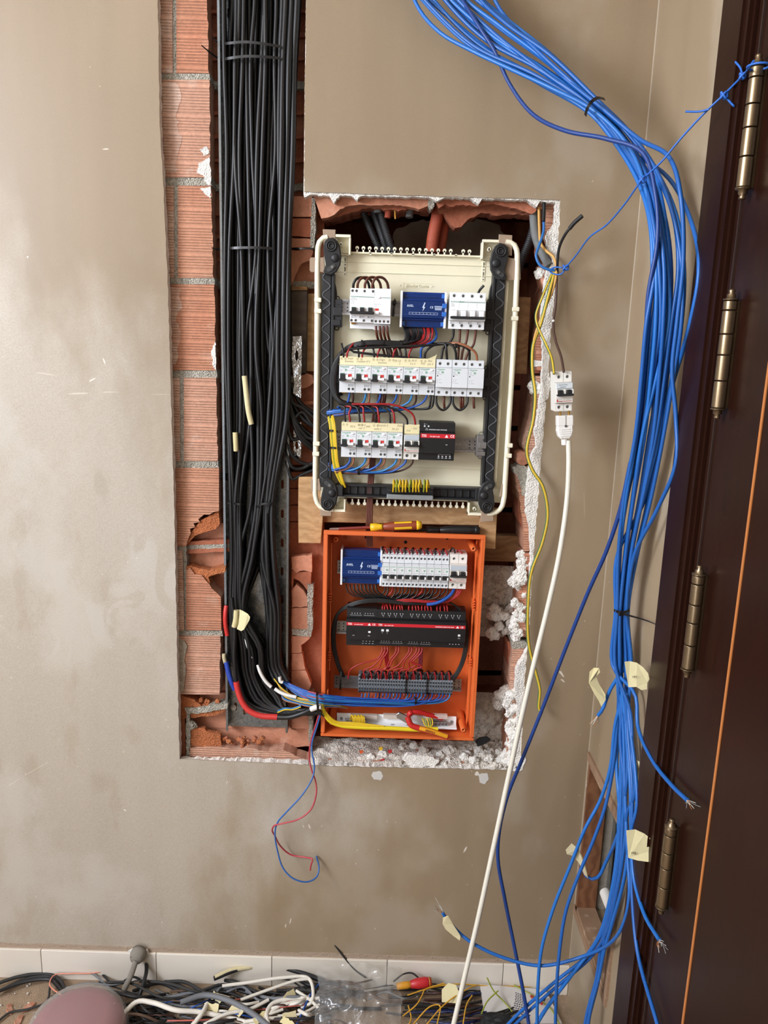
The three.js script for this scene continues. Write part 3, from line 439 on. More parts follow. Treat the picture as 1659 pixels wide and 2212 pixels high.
{
  const ST = [[-205, 488, 652], [0, 488, 648], [130, 489, 641], [330, 489, 637], [540, 491, 630], [750, 491, 626], [900, 493, 624], [1080, 500, 606], [1200, 500, 604], [1320, 502, 606], [1400, 506, 606]];
  const N = 46, lab = 'black sheathed cable running down the tray in the thick bundle', grp = 'black cables in the tray bundle';
  const leave = 'black sheathed cable leaving the bundle behind the cream board', lgrp = 'black cables turning off behind the cream board';
  let k = 0;
  for (let layer = 0; layer < 3; layer++) {
    const n = [17, 16, 13][layer];
    for (let i = 0; i < n; i++, k++) {
      const s0 = (i + 0.5) / n, thick = layer === 2 && s0 > 0.78, r = thick ? 0.0068 : rr(0.0050, 0.0060), zb = -0.052 + layer * 0.0148;
      const off = layer < 2 && s0 > 0.55 && i % 2 === 0;             // goes off to the right behind the board
      const ph = rr(0, 9), sw = layer === 2 && !thick ? 0.16 : 0.09;
      const pts = [];
      const endY = layer === 0 ? 6 : 11;
      for (let j = 0; j < ST.length; j++) {
        const [y, L, R] = ST[j]; if (off && y > 760) break;
        let s = clamp(s0 + sw * (noise2(ph + j * 0.75, k * 3.1) - 0.5) * (thick ? 0.25 : 1.6) * (y < 0 || y === 130 ? 0.5 : 1), 0.01, 0.99);
        if (y >= 1080 && y < 1090) s = s0 < 0.42 ? 0.02 + s0 * 0.62 : 0.46 + (s0 - 0.42) * 0.7;      // tied in two smaller bunches
        if (y === 1200) s = s0 < 0.42 ? 0.04 + s0 * 0.6 : clamp(0.28 + (s0 - 0.42) * 1.0 + rr(-0.1, 0.1));
        if (y === 1320) s = s0 < 0.42 ? s0 * 0.7 : s0 < 0.7 ? (s0 - 0.42) * 0.9 + rr(0, 0.1) : s0;       // cross to the left lower down
        pts.push([L - (layer && s0 < 0.5 ? 6 : 0) + (R - L) * s, y, zb + rr(-0.004, 0.004) + (y >= 1080 && s0 < 0.7 && layer ? 0.006 : 0) + (thick ? 0.008 : 0)]);
      }
      if (off) { const e = rr(0, 1); pts.push([624 + e * 4, 820 + e * 90, zb], [650, 868 + e * 100, zb - 0.004], [684, 890 + e * 105, -0.058], [704, 897 + e * 105, -0.06]); cable('black_cable', pts, r, blackSheath[k % 3], leave, 'cable', lgrp, 60); continue; }
      const last = pts.at(-1), f = clamp((last[0] - 502) / 104), zz = -0.038 + layer * 0.012;
      if (f > 0.62) { pts.push([last[0] + 4, 1440 + 16 * (1 - f), zb], [last[0] + 12 + 8 * f, 1470 + 10 * (1 - f), zz]); }      // stripped before the bend
      else { pts.push([last[0] + 6, 1452 + 20 * f, zb], [last[0] + 26 + 20 * f, 1500 + 18 * (1 - f), zz], [600 + 20 * f, 1524 + 16 * (1 - f), zz + 0.01], [650, 1528 + 14 * (1 - f), zz + 0.025], [684 + rr(-8, 8), 1526 + 14 * (1 - f) + rr(-2, 2), -0.004 + layer * 0.008]); }
      cable('black_cable', pts, r, blackSheath[k % 3], lab, 'cable', grp, 84);
    }
  }
  // flat strands to the board, seen left of its edge
  for (const [a, b, c, d] of [[905, 890, 918, 934], [950, 944, 948, 950], [1010, 1012, 1000, 992], [1035, 1026, 1016, 1006], [870, 880, 900, 925], [985, 1000, 1004, 1003]]) cable('black_cable', [[618, a - 40, -0.04], [632, a, -0.038], [652, b, -0.045], [676, c, -0.05], [704, d, -0.056]], 0.0045, blackSheath[1], leave, 'cable', lgrp, 24);
}
// cable ties: a band round the bundle with its lock and tail
function tie(pts, w, tail, label, group, m = nylon, flat = 0.0012) {    // band along [px,py,z] points, w = band width in metres
  const c = curve(p3(pts)), n = pts.length * 6, pos = [], idx = [], up = V(0, w / 2, 0);
  const g = thing('cable_tie', label, 'cable tie', V(0, 0, 0), group);
  const strip = (cv, n, w0, w1, name) => {
    const p = [], id = [], A = cv.getPoint(0), Bq = cv.getPoint(1), dir = Bq.clone().sub(A).normalize(), wd = V(-dir.y, dir.x, 0).normalize();
    for (let i = 0; i <= n; i++) { const q = cv.getPoint(i / n), w = w0 + (w1 - w0) * i / n; for (const [s, d] of [[-1, 0], [1, 0], [1, flat], [-1, flat]]) p.push(q.x + wd.x * s * w / 2, q.y + wd.y * s * w / 2, q.z + d); }
    for (let i = 0; i < n; i++) for (let e = 0; e < 4; e++) { const a = i * 4 + e, b = i * 4 + (e + 1) % 4; id.push(a, b, b + 4, a, b + 4, a + 4); }
    id.push(0, 2, 1, 0, 3, 2); const z = n * 4; id.push(z, z + 1, z + 2, z, z + 2, z + 3);
    const ge = new THREE.BufferGeometry(); ge.setAttribute('position', new THREE.Float32BufferAttribute(p, 3)); ge.setIndex(id); const nn = ge.toNonIndexed(); nn.computeVertexNormals(); nn.setAttribute('uv', new THREE.Float32BufferAttribute(new Float32Array(nn.attributes.position.count * 2), 2)); return mesh(name, nn, m, g);
  };
  strip(c, n, w, w, 'band');
  if (tail) { const h = W(...tail[0]); mesh('lock', rbox(w * 1.7, w * 1.7, w * 1.2, w * 0.2, h.x, h.y, h.z), m, g); strip(curve(p3(tail)), 8, w, w * 0.35, 'tail'); }
  return g;
}
tie([[478, 94, -0.05], [490, 94, -0.012], [530, 91, -0.002], [570, 95, 0.000], [607, 101, -0.006]], 0.0055, [[477, 95, -0.045], [468, 90, -0.035], [459, 79, -0.006]], 'black cable tie near the top of the bundle, upper of the close pair');
tie([[478, 131, -0.05], [490, 127, -0.012], [530, 122, -0.002], [570, 123, 0.000], [607, 126, -0.006]], 0.0055, [[477, 130, -0.045], [462, 120, -0.03], [435, 98, 0.002]], 'black cable tie with a long tail near the bundle top, lower of the close pair');
tie([[482, 538, -0.05], [500, 536, -0.012], [530, 535, -0.002], [560, 535, 0.000], [589, 537, -0.006]], 0.0055, [[481, 538, -0.045], [470, 539, -0.035], [457, 535, -0.006]], 'black cable tie round the bundle halfway down the brick strip');
tie([[632, 537, -0.04], [650, 537, -0.03], [675, 537, -0.03]], 0.004, null, 'black strap end reaching from the bundle to the board corner');
tie([[494, 1086, -0.05], [508, 1088, -0.006], [520, 1089, -0.002], [532, 1088, -0.03]], 0.0045, [[496, 1086, -0.03], [493, 1083, -0.006], [495, 1080, -0.01]], 'black cable tie round the smaller left bunch low in the tray');
tie([[540, 1095, -0.05], [556, 1094, -0.006], [570, 1088, 0.002], [588, 1088, 0.000], [600, 1090, -0.03]], 0.0045, [[580, 1090, -0.008], [570, 1088, -0.004], [566, 1090, -0.002]], 'black cable tie round the larger right bunch low in the tray');
// tape flags, sleeves
function flag(px, z, m, label, group, ink, curl = 0.006) {            // masking tape folded over a cable: gently bent sheet
  const pts = wp(px, z), g = new THREE.ExtrudeGeometry(new THREE.Shape(pts.map((p) => new THREE.Vector2(p.x, p.y))), { depth: 0.0012, bevelEnabled: false });
  const n = g.attributes.position, bb = new THREE.Box3().setFromBufferAttribute(n), s = bb.getSize(V(0, 0, 0));
  for (let i = 0; i < n.count; i++) { const t = (n.getX(i) - bb.min.x) / (s.x || 1), u = (n.getY(i) - bb.min.y) / (s.y || 1); n.setZ(i, n.getZ(i) + z + curl * (t * t + 0.5 * Math.sin(u * 4 + t * 3))); }
  g.computeVertexNormals();
  const o = tag(mesh('tape_flag', g, m), label, 'tape flag', group);
  if (ink) { const q = W(...ink, z); const list = []; for (let i = 0; i < 3; i++) list.push(box(0.001, rr(0.003, 0.006), 0.0006, q.x + (i - 1) * 0.003, q.y + rr(-0.002, 0.002), z + curl * 0.6 + 0.0018)); mesh('ink_mark', list, std(0x3a3320, 0.9), o); }
  return o;
}
function sleeve(pts, r, m, label, cat = 'tape') { return tag(mesh('tape_sleeve', tubeGeo(p3(pts), r, 24, 10), m), label, cat); }
const redTape = std(0xc4332f, 0.42), blueTape = std(0x1f3f9e, 0.45), whiteTape = std(0xdcdad3, 0.5);
sleeve([[528, 812, -0.004], [532, 850, -0.002], [537, 890, -0.002], [543, 916, -0.006]], 0.0062, masking[0], 'long yellowed masking tape sleeve on a black cable high in the bundle');
sleeve([[508, 934, -0.006], [509, 955, -0.004], [510, 974, -0.006]], 0.006, masking[1], 'short yellowed masking tape sleeve on a black cable at the tray edge');
sleeve([[511, 1318, -0.004], [509, 1340, -0.003], [506, 1354, -0.003]], 0.0068, masking[1], 'masking tape wrap on a cable beside the cream paper flag');
flag([[517, 1317], [525, 1320], [536, 1325], [541, 1331], [539, 1339], [533, 1350], [528, 1358], [522, 1362], [512, 1358], [514, 1345], [517, 1330]], 0.0, masking[0], 'cream masking tape flag on the black cables low in the tray');
sleeve([[489, 1308, -0.036], [487, 1325, -0.03], [487, 1345, -0.03], [491, 1372, -0.034]], 0.006, redTape, 'red tape on the outermost black cable above the cream paper flag');
sleeve([[484, 1412, -0.03], [484, 1420, -0.028], [487, 1432, -0.028]], 0.005, masking[2], 'scrap of masking tape at the tray edge above the blue tape');
sleeve([[489, 1430, -0.026], [493, 1450, -0.022], [499, 1470, -0.02], [507, 1489, -0.022]], 0.0064, blueTape, 'blue tape on a cable at the left edge of the tray');
cable('black_cable', [[500, 1290, -0.01], [507, 1360, -0.004], [506, 1420, 0.0], [510, 1474, 0.002]], 0.0058, blackSheath[0], 'black cable with a red taped bend at the foot of the tray', 'cable');
sleeve([[510, 1472, 0.002], [514, 1492, 0.004], [523, 1516, 0.008], [538, 1535, 0.012], [562, 1546, 0.014], [599, 1549, 0.014]], 0.0074, redTape, 'long red tape round the cable bending at the foot of the tray');
cable('black_cable', [[598, 1549, 0.014], [625, 1549, 0.018], [655, 1540, 0.022], [680, 1529, 0.03]], 0.0068, blackSheath[0], 'thick black cable end below the red tape, capped in white', 'cable');
sleeve([[672, 1532, 0.03], [683, 1528, 0.034], [694, 1526, 0.036]], 0.007, whiteTape, 'white taped end on the cables entering the orange box');
for (const [p, l] of [[[[529, 1366, -0.018], [534, 1390, -0.016], [546, 1422, -0.018]], 'white cable showing between black ones, upper of two'], [[[557, 1436, -0.02], [562, 1452, -0.014], [574, 1472, -0.01], [586, 1484, -0.008]], 'white cable bending at the foot of the tray'], [[[594, 1488, -0.004], [606, 1496, 0.002], [622, 1502, 0.006], [640, 1506, 0.008]], 'white cable end lying on the blue wires'], [[[604, 1462, -0.01], [606, 1472, -0.008], [611, 1474, -0.008]], 'short white cable stub beside the blue wires']]) cable('white_cable', p, 0.0046, whiteTape, l, 'cable');
// ---------- timber, brackets and conduits in the recess ----------
const timberTex = (s, a, b) => dataTex(256, (u, v) => { const n = tfbm(u, v, 3, 4, s), l = tileNoise(u * 0.15, v, 60, s), w = Math.sin((v * 7 + n * 3.5) * 6.283) * 0.5 + 0.5; const k = 0.86 + 0.14 * l + 0.12 * n; return mix3([a[0] * k, a[1] * k, a[2] * k], [b[0] * k, b[1] * k, b[2] * k], w * 0.6); }, true, 1 / 0.16);
const timber = std(0xffffff, 0.72, { map: timberTex(3, [190, 152, 108], [166, 124, 80]) }), timberOld = std(0xffffff, 0.85, { map: timberTex(8, [142, 108, 72], [118, 84, 52]) }), timberDark = std(0xffffff, 0.85, { map: timberTex(12, [74, 62, 52], [58, 46, 38]) });
function plank(px, z, th, m, label) { return tag(slab('wooden_plank', px, z, th, m, scene, 0.0012), label, 'plank'); }
plank([[629, 628], [664, 628], [661, 806], [629, 806]], -0.05, 0.02, timberDark, 'dark stained plank standing beside the cable tray');
plank([[630, 618], [663, 618], [664, 627], [629, 627]], -0.048, 0.022, timberOld, 'short brown wooden cap on top of the dark plank');
plank([[664, 634], [706, 634], [704, 802], [661, 802]], -0.07, 0.02, timber, 'pale plank behind the left edge of the cream board');
plank([[1090, 640], [1147, 642], [1138, 808], [1088, 806]], -0.07, 0.02, timberOld, 'brown plank behind the right edge of the cream board');
plank([[645, 1030], [704, 1032], [697, 1130], [693, 1174], [645, 1173], [644, 1100]], -0.038, 0.018, timber, 'pale plank below the lower left corner of the cream board');
plank([[696, 1086], [1074, 1098], [1072, 1136], [696, 1128]], -0.06, 0.018, timber, 'long pale plank under the bottom edge of the cream board');
plank([[1036, 1108], [1074, 1110], [1070, 1186], [1036, 1184]], -0.038, 0.018, timber, 'pale plank below the lower right corner of the cream board');
plank([[622, 1152], [1140, 1158], [1136, 1214], [622, 1204]], -0.11, 0.03, timberOld, 'old brown timber beam crossing behind the orange box');
function bracket(px, z, holes, label) {
  const g = extr(wp(px, z), 0.002, z - 0.002, 0, holes.map(([x, y, w, h]) => { const q = W(x, y, z), o = []; for (let i = 0; i < 12; i++) { const t = i / 12 * 6.283; o.push([q.x + Math.cos(t) * w, q.y + Math.sin(t) * h]); } return o; }));
  return tag(mesh('steel_bracket', g, chrome), label, 'bracket');
}
bracket([[632, 727], [652, 726], [650, 860], [633, 850], [636, 826], [630, 780]], -0.026, [[641, 768, 0.004, 0.012]], 'shiny slotted steel bracket beside the tray, upper one');
bracket([[634, 916], [651, 912], [650, 990], [634, 992]], -0.05, [[641, 962, 0.004, 0.01]], 'shiny slotted steel bracket beside the tray, lower one');
tag(slab('clay_shard', rough([[648, 812], [662, 806], [676, 812], [679, 826], [668, 834], [650, 840]], 6, 1.2), -0.06, 0.03, M.claySmooth), 'broken clay shard behind the upper steel bracket', 'clay shard');
function corrugated(pts, r, pitch, m, label) {
  const c = curve(p3(pts)), len = c.getLength(), n = Math.round(len / pitch * 4), g = new THREE.TubeGeometry(c, n, r, 12, false), p = g.attributes.position;
  for (let i = 0; i <= n; i++) { const q = c.getPointAt(i / n), k = [1, 1.0, 0.86, 0.86][i % 4]; for (let j = 0; j <= 12; j++) { const o = i * 13 + j; p.setXYZ(o, q.x + (p.getX(o) - q.x) * k, q.y + (p.getY(o) - q.y) * k, q.z + (p.getZ(o) - q.z) * k); } }
  g.computeVertexNormals(); return tag(mesh('corrugated_conduit', g, m), label, 'conduit');
}
const conduitM = std(0x2a2a2b, 0.55), redPipe = std(0xa2492f, 0.6, { bumpMap: roughTex, bumpScale: 0.001 }), greyPipe = std(0x6f716f, 0.6, { bumpMap: roughTex, bumpScale: 0.001 });
corrugated([[778, 425, -0.12], [786, 460, -0.11], [802, 500, -0.1], [822, 545, -0.09]], 0.0085, 0.0048, conduitM, 'black corrugated conduit above the board, leftmost of three');
corrugated([[800, 425, -0.12], [808, 460, -0.11], [822, 500, -0.1], [836, 545, -0.09]], 0.0085, 0.0048, conduitM, 'black corrugated conduit above the board, middle one of three');
corrugated([[820, 430, -0.1], [824, 465, -0.09], [834, 500, -0.085], [850, 548, -0.08]], 0.009, 0.0048, conduitM, 'black corrugated conduit above the board, rightmost of three');
corrugated([[1152, 492, -0.1], [1144, 520, -0.09], [1128, 560, -0.08], [1118, 590, -0.08]], 0.0095, 0.0048, conduitM, 'black corrugated conduit beside the upper right board corner');
corrugated([[472, 1028, -0.06], [485, 1030, -0.058], [500, 1034, -0.062]], 0.009, 0.0048, conduitM, 'stub of black corrugated conduit poking out behind the tray');
const pipe = (pts, r, m, label, name = 'conduit_pipe') => tag(mesh(name, tubeGeo(p3(pts), r, 20, 14), m), label, 'conduit');
pipe([[950, 425, -0.1], [944, 470, -0.095], [936, 510, -0.09], [932, 545, -0.09]], 0.0145, redPipe, 'terracotta red plastic conduit coming down above the board');
pipe([[966, 425, -0.13], [962, 470, -0.125], [956, 510, -0.12], [950, 545, -0.12]], 0.012, redPipe, 'dark red conduit behind the terracotta one');
pipe([[885, 425, -0.1], [885, 450, -0.098], [884, 470, -0.096]], 0.009, greyPipe, 'short grey conduit stub hanging above the board');
pipe([[816, 425, -0.08], [816, 442, -0.08], [816, 460, -0.08]], 0.0095, greyPipe, 'short grey conduit stub between the corrugated conduits');
pipe([[840, 425, -0.075], [839, 450, -0.075], [837, 471, -0.075]], 0.0075, redPipe, 'short red conduit stub beside the yellow wire end');
pipe([[853, 425, -0.07], [853, 450, -0.07], [854, 473, -0.07]], 0.002, std(0xc98f2c, 0.5), 'short orange wire end hanging above the board', 'wire_end');
pipe([[1152, 432, -0.05], [1153, 480, -0.045], [1158, 515, -0.035], [1170, 545, -0.02], [1186, 574, -0.006]], 0.0095, greyPipe, 'thick grey conduit at the right edge of the recess, cut open at its end');
// ---------- modular devices: builders (origin at the middle of the lower edge, front towards +z) ----------
const greyCase = std(0xd6dadc, 0.42), whiteCase = std(0xe9ebec, 0.4), blackCase = std(0x141416, 0.45), blackSoft = std(0x1a1b1c, 0.55), greenLip = std(0x1c4a35, 0.5), redFlag = std(0xc9352f, 0.5), darkHole = std(0x0b0b0c, 0.8), screwM = std(0x8d8f90, 0.35, { metalness: 0.8 }), creamLegrand = std(0xe4e2da, 0.45), winGrey = std(0xb9c2c8, 0.3), brassM = std(0xb58a3c, 0.35, { metalness: 0.8 });
function profX(pts, w, bevel = 0.0006) { const g = extr(pts, w, 0, bevel); g.rotateY(-Math.PI / 2); g.translate(w / 2, 0, 0); return g; }     // outline (z, y) pushed across x
function holePlate(w, h, th, x, y, z, holes, r, m) {            // plate with round wells
  const o = [[x - w / 2, y - h / 2], [x + w / 2, y - h / 2], [x + w / 2, y + h / 2], [x - w / 2, y + h / 2]];
  return extr(o, th, z - th, 0, holes.map(([hx, hy]) => { const q = []; for (let i = 0; i < 12; i++) { const t = i / 12 * 6.283; q.push([hx + Math.cos(t) * r, hy + Math.sin(t) * r]); } return q; }));
}
function screwGeo(x, y, z, r) { return merge([cyl(r, 0.002, 'z', x, y, z, 10), box(r * 1.7, r * 0.35, 0.0006, x, y, z + 0.0012)]); }
function print(parent, tex, w, h, x, y, z, name = 'printed_label') { const m = std(0xffffff, 0.42, { map: tex }); const g = new THREE.PlaneGeometry(w, h); g.translate(x, y, z + 0.00025); return mesh(name, g, m, parent); }
// shared prints
const prRcbo = canvasTex(192, 160, (c, w, h) => { c.fillStyle = '#d9dddf'; c.fillRect(0, 0, w, h); c.fillStyle = '#1c7a48'; c.font = 'bold 26px sans-serif'; c.fillText('Schneider', 8, 22); c.font = 'bold 11px sans-serif'; c.fillText('Electric', 46, 34); c.fillRect(70, 42, 26, 26); c.strokeStyle = '#e8efe9'; c.lineWidth = 3; c.strokeRect(76, 49, 14, 12); c.fillStyle = '#6f7578'; c.font = '12px sans-serif'; c.fillText('Easy9', 8, 52); c.fillText('RCBO', 8, 68); c.fillText('C16', 8, 84); c.fillText('230V 30mA', 8, 108); c.fillText('Test monthly', 108, 66); c.fillText('1', 84, 108); c.beginPath(); c.moveTo(148, 80); c.lineTo(148, 104); c.lineTo(138, 96); c.moveTo(148, 104); c.lineTo(158, 96); c.strokeStyle = '#9aa0a3'; c.lineWidth = 2; c.stroke(); });
const prCont = canvasTex(192, 256, (c, w, h) => { c.fillStyle = '#d9dddf'; c.fillRect(0, 0, w, h); c.fillStyle = '#1c7a48'; c.font = 'bold 21px sans-serif'; c.fillText('Schneider', 10, 22); c.font = 'bold 10px sans-serif'; c.fillText('Electric', 36, 33); c.fillRect(66, 42, 26, 26); c.strokeStyle = '#e8efe9'; c.lineWidth = 3; c.strokeRect(72, 48, 14, 13); c.fillStyle = '#6f7578'; c.font = '12px sans-serif'; ['Easy9', 'SPD', 'In 5kA', 'Imax 10kA'].forEach((t, i) => c.fillText(t, 10, 50 + i * 13)); c.fillText('L', 84, 90); c.fillStyle = '#141516'; c.fillRect(10, 96, 15, 15); c.fillStyle = '#7d8386'; ['440V', '2P', '50/60Hz'].forEach((t, i) => { c.fillRect(12, 148 + i * 22, 6, 8); c.fillText(t, 34, 157 + i * 22); }); });
const prMcb = canvasTex(96, 128, (c, w, h) => { c.fillStyle = '#dde0e0'; c.fillRect(0, 0, w, h); c.fillStyle = '#1c7a48'; c.font = 'bold 18px sans-serif'; c.fillText('Schneider', 4, 20); c.fillRect(56, 48, 26, 24); c.strokeStyle = '#e8efe9'; c.lineWidth = 3; c.strokeRect(62, 54, 13, 11); c.fillStyle = '#6a7073'; c.font = '12px sans-serif'; c.fillText('Easy9', 6, 42); c.fillText('C16', 6, 60); c.fillText('230V~', 6, 78); c.fillRect(6, 100, 70, 4); });
const prLeg = canvasTex(192, 96, (c, w, h) => { c.fillStyle = '#e6e3da'; c.fillRect(0, 0, w, h); c.strokeStyle = '#3a3a3a'; c.lineWidth = 3; c.font = 'italic 34px sans-serif'; c.fillStyle = '#4a4744'; c.fillText('5# C 133', 30, 42); c.fillStyle = '#c63b33'; c.fillRect(8, 20, 14, 60); c.fillRect(22, 66, 160, 8); c.fillStyle = '#26262a'; c.fillRect(24, 74, 50, 5); });
const prSw = canvasTex(256, 96, (c, w, h) => { c.fillStyle = '#eceeef'; c.fillRect(0, 0, w, h); c.fillStyle = '#176b44'; c.font = 'bold 20px sans-serif'; c.fillText('Schneider', 4, 18); c.fillRect(66, 10, 188, 6); c.fillStyle = '#5e6466'; c.font = '12px sans-serif'; ['iSW', '100A', '415V'].forEach((t, i) => c.fillText(t, 6, 38 + i * 14)); c.fillStyle = '#b9bec0'; for (const x of [64, 128, 192]) c.fillRect(x, 22, 2, 74); });
const prBig = canvasTex(320, 160, (c, w, h) => { c.fillStyle = '#eceff0'; c.fillRect(0, 0, w, h); c.fillStyle = '#176b44'; c.font = 'bold 26px sans-serif'; c.fillText('Schneider', 6, 22); c.fillRect(124, 12, 190, 8); c.font = 'bold 12px sans-serif'; c.fillText('Electric', 30, 36); c.fillStyle = '#55595c'; c.font = 'bold 16px sans-serif'; c.fillText('NG125 C80', 8, 58); c.font = '14px sans-serif'; ['Ui 500V', 'Ue 415V', 'Ics 75%'].forEach((t, i) => c.fillText(t, 8, 80 + i * 18)); });
const prVigi = canvasTex(200, 160, (c, w, h) => { c.fillStyle = '#eceff0'; c.fillRect(0, 0, w, h); c.fillStyle = '#176b44'; c.fillRect(90, 14, 104, 7); c.fillStyle = '#6a6f72'; c.font = '15px sans-serif'; c.fillText('Vigi 300mA', 6, 112); c.fillText('Test', 6, 136); });
function marks(parent, x, y, z, w, n = 2) { const l = []; for (let i = 0; i < n; i++) { l.push(box(w, 0.0006, 0.0003, x, y - i * 0.0028, z)); l.push(box(0.0022, 0.0013, 0.0003, x - w * 0.42, y - i * 0.0028, z)); } mesh('wiring_mark', l, std(0x4a4e50, 0.6), parent); }
function rcboKind(w, H) {                                       // two-module residual breaker
  const g = new THREE.Group(), k = H / 0.0845, D = 0.05, N = 0.062;
  mesh('case', profX([[0, 0], [D - 0.008, 0], [D - 0.008, 0.0255 * k], [N, 0.0262 * k], [N, 0.063 * k], [D, 0.0645 * k], [D, H], [0, H]], w - 0.0006), greyCase, g);
  mesh('terminal_plate', [holePlate(w - 0.0008, 0.0254 * k, 0.008, 0, 0.0127 * k, D, [[w * 0.12, 0.0085 * k], [w * 0.37, 0.0085 * k]], 0.0031)], greyCase, g);
  mesh('terminal_screw', [screwGeo(w * 0.12, 0.0085 * k, D - 0.0065, 0.0026), screwGeo(w * 0.37, 0.0085 * k, D - 0.0065, 0.0026)], screwM, g);
  marks(g, w * 0.24, 0.0182 * k, D + 0.0002, 0.012);
  print(g, prRcbo, w * 0.96, 0.0285 * k, 0, 0.0488 * k, N);
  const tb = new THREE.SphereGeometry(0.0052, 14, 8); tb.scale(1, 0.55, 0.45); tb.translate(w * 0.26, 0.0588 * k, N); mesh('test_button', tb, whiteCase, g);
  const tg = mesh('toggle', [rbox(w * 0.29, 0.0135 * k, 0.006, 0.0008, -w * 0.28, 0.0375 * k, N + 0.002), rbox(w * 0.46, 0.0052 * k, 0.011, 0.0018, -w * 0.29, 0.0305 * k, N + 0.006)], blackSoft, g);
  mesh('toggle_lip', [box(w * 0.28, 0.003 * k, 0.002, -w * 0.28, 0.0443 * k, N + 0.0044)], greenLip, tg);
  mesh('trip_flag', [box(w * 0.22, 0.0062 * k, 0.001, w * 0.18, 0.0412 * k, N + 0.0003)], redFlag, g);
  mesh('trip_lever', [rbox(w * 0.36, 0.0058 * k, 0.007, 0.0014, w * 0.16, 0.0338 * k, N + 0.003), rbox(w * 0.16, 0.010 * k, 0.004, 0.001, w * 0.0, 0.0375 * k, N + 0.0015)], whiteCase, g);
  mesh('rail_clip', [rbox(w * 0.28, 0.004, 0.008, 0.001, -w * 0.2, -0.0012, D - 0.02)], brassM, g);
  return g;
}
function contactorKind(w, H) {
  const g = new THREE.Group(), D = 0.05, N = 0.062, a = H * 0.235, b = H * 0.775;
  mesh('case', profX([[0, 0], [D - 0.008, 0], [D - 0.008, a], [N, a + 0.0006], [N, b], [D - 0.008, b + 0.0006], [D - 0.008, H], [0, H]], w - 0.0006), greyCase, g);
  const hb = [[-w * 0.25, a * 0.42], [w * 0.25, a * 0.42]], ht = [[-w * 0.25, H - 0.0095], [w * 0.25, H - 0.0095]];
  mesh('terminal_plate', holePlate(w - 0.0008, a - 0.0004, 0.008, 0, a / 2, D, hb, 0.0034), greyCase, g);
  mesh('terminal_plate', holePlate(w - 0.0008, H - b - 0.001, 0.008, 0, (H + b) / 2 + 0.0003, D, ht, 0.0034), greyCase, g);
  for (const [x, y] of [...hb, ...ht]) mesh('terminal_screw', screwGeo(x, y, D - 0.0065, 0.0028), screwM, g);
  print(g, prCont, w * 0.96, b - a - 0.002, 0, (a + b) / 2, N);
  return g;
}
function mcbKind(w, H) {                                        // one-module breaker
  const g = new THREE.Group(), D = 0.046, N = 0.058;
  mesh('case', profX([[0, 0], [D - 0.008, 0], [D - 0.008, H * 0.2], [N - 0.006, H * 0.21], [N - 0.004, H * 0.30], [N, H * 0.40], [N, H * 0.66], [D, H * 0.70], [D - 0.008, H * 0.71], [D - 0.008, H * 0.97], [D - 0.014, H], [0, H]], w - 0.0005), greyCase, g);
  const hb = [[-w * 0.24, H * 0.075], [w * 0.24, H * 0.075]], ht = [[-w * 0.24, H * 0.855], [w * 0.24, H * 0.855]];
  mesh('terminal_plate', holePlate(w - 0.0006, H * 0.195, 0.008, 0, H * 0.0985, D, hb, 0.003), greyCase, g);
  mesh('terminal_plate', holePlate(w - 0.0006, H * 0.24, 0.008, 0, H * 0.835, D, ht, 0.003), greyCase, g);
  for (const [x, y] of [...hb, ...ht]) mesh('terminal_screw', screwGeo(x, y, D - 0.0068, 0.0024), screwM, g);
  print(g, prMcb, w * 0.95, H * 0.245, 0, H * 0.53, N);
  const t = mesh('toggle', [rbox(w * 0.62, H * 0.12, 0.008, 0.001, -w * 0.05, H * 0.345, N - 0.001), rbox(w * 0.8, H * 0.035, 0.006, 0.001, 0, H * 0.385, N + 0.001)], blackSoft, g);
  mesh('trip_lever', rbox(w * 0.26, H * 0.09, 0.006, 0.001, w * 0.34, H * 0.325, N), whiteCase, g);
  return g;
}
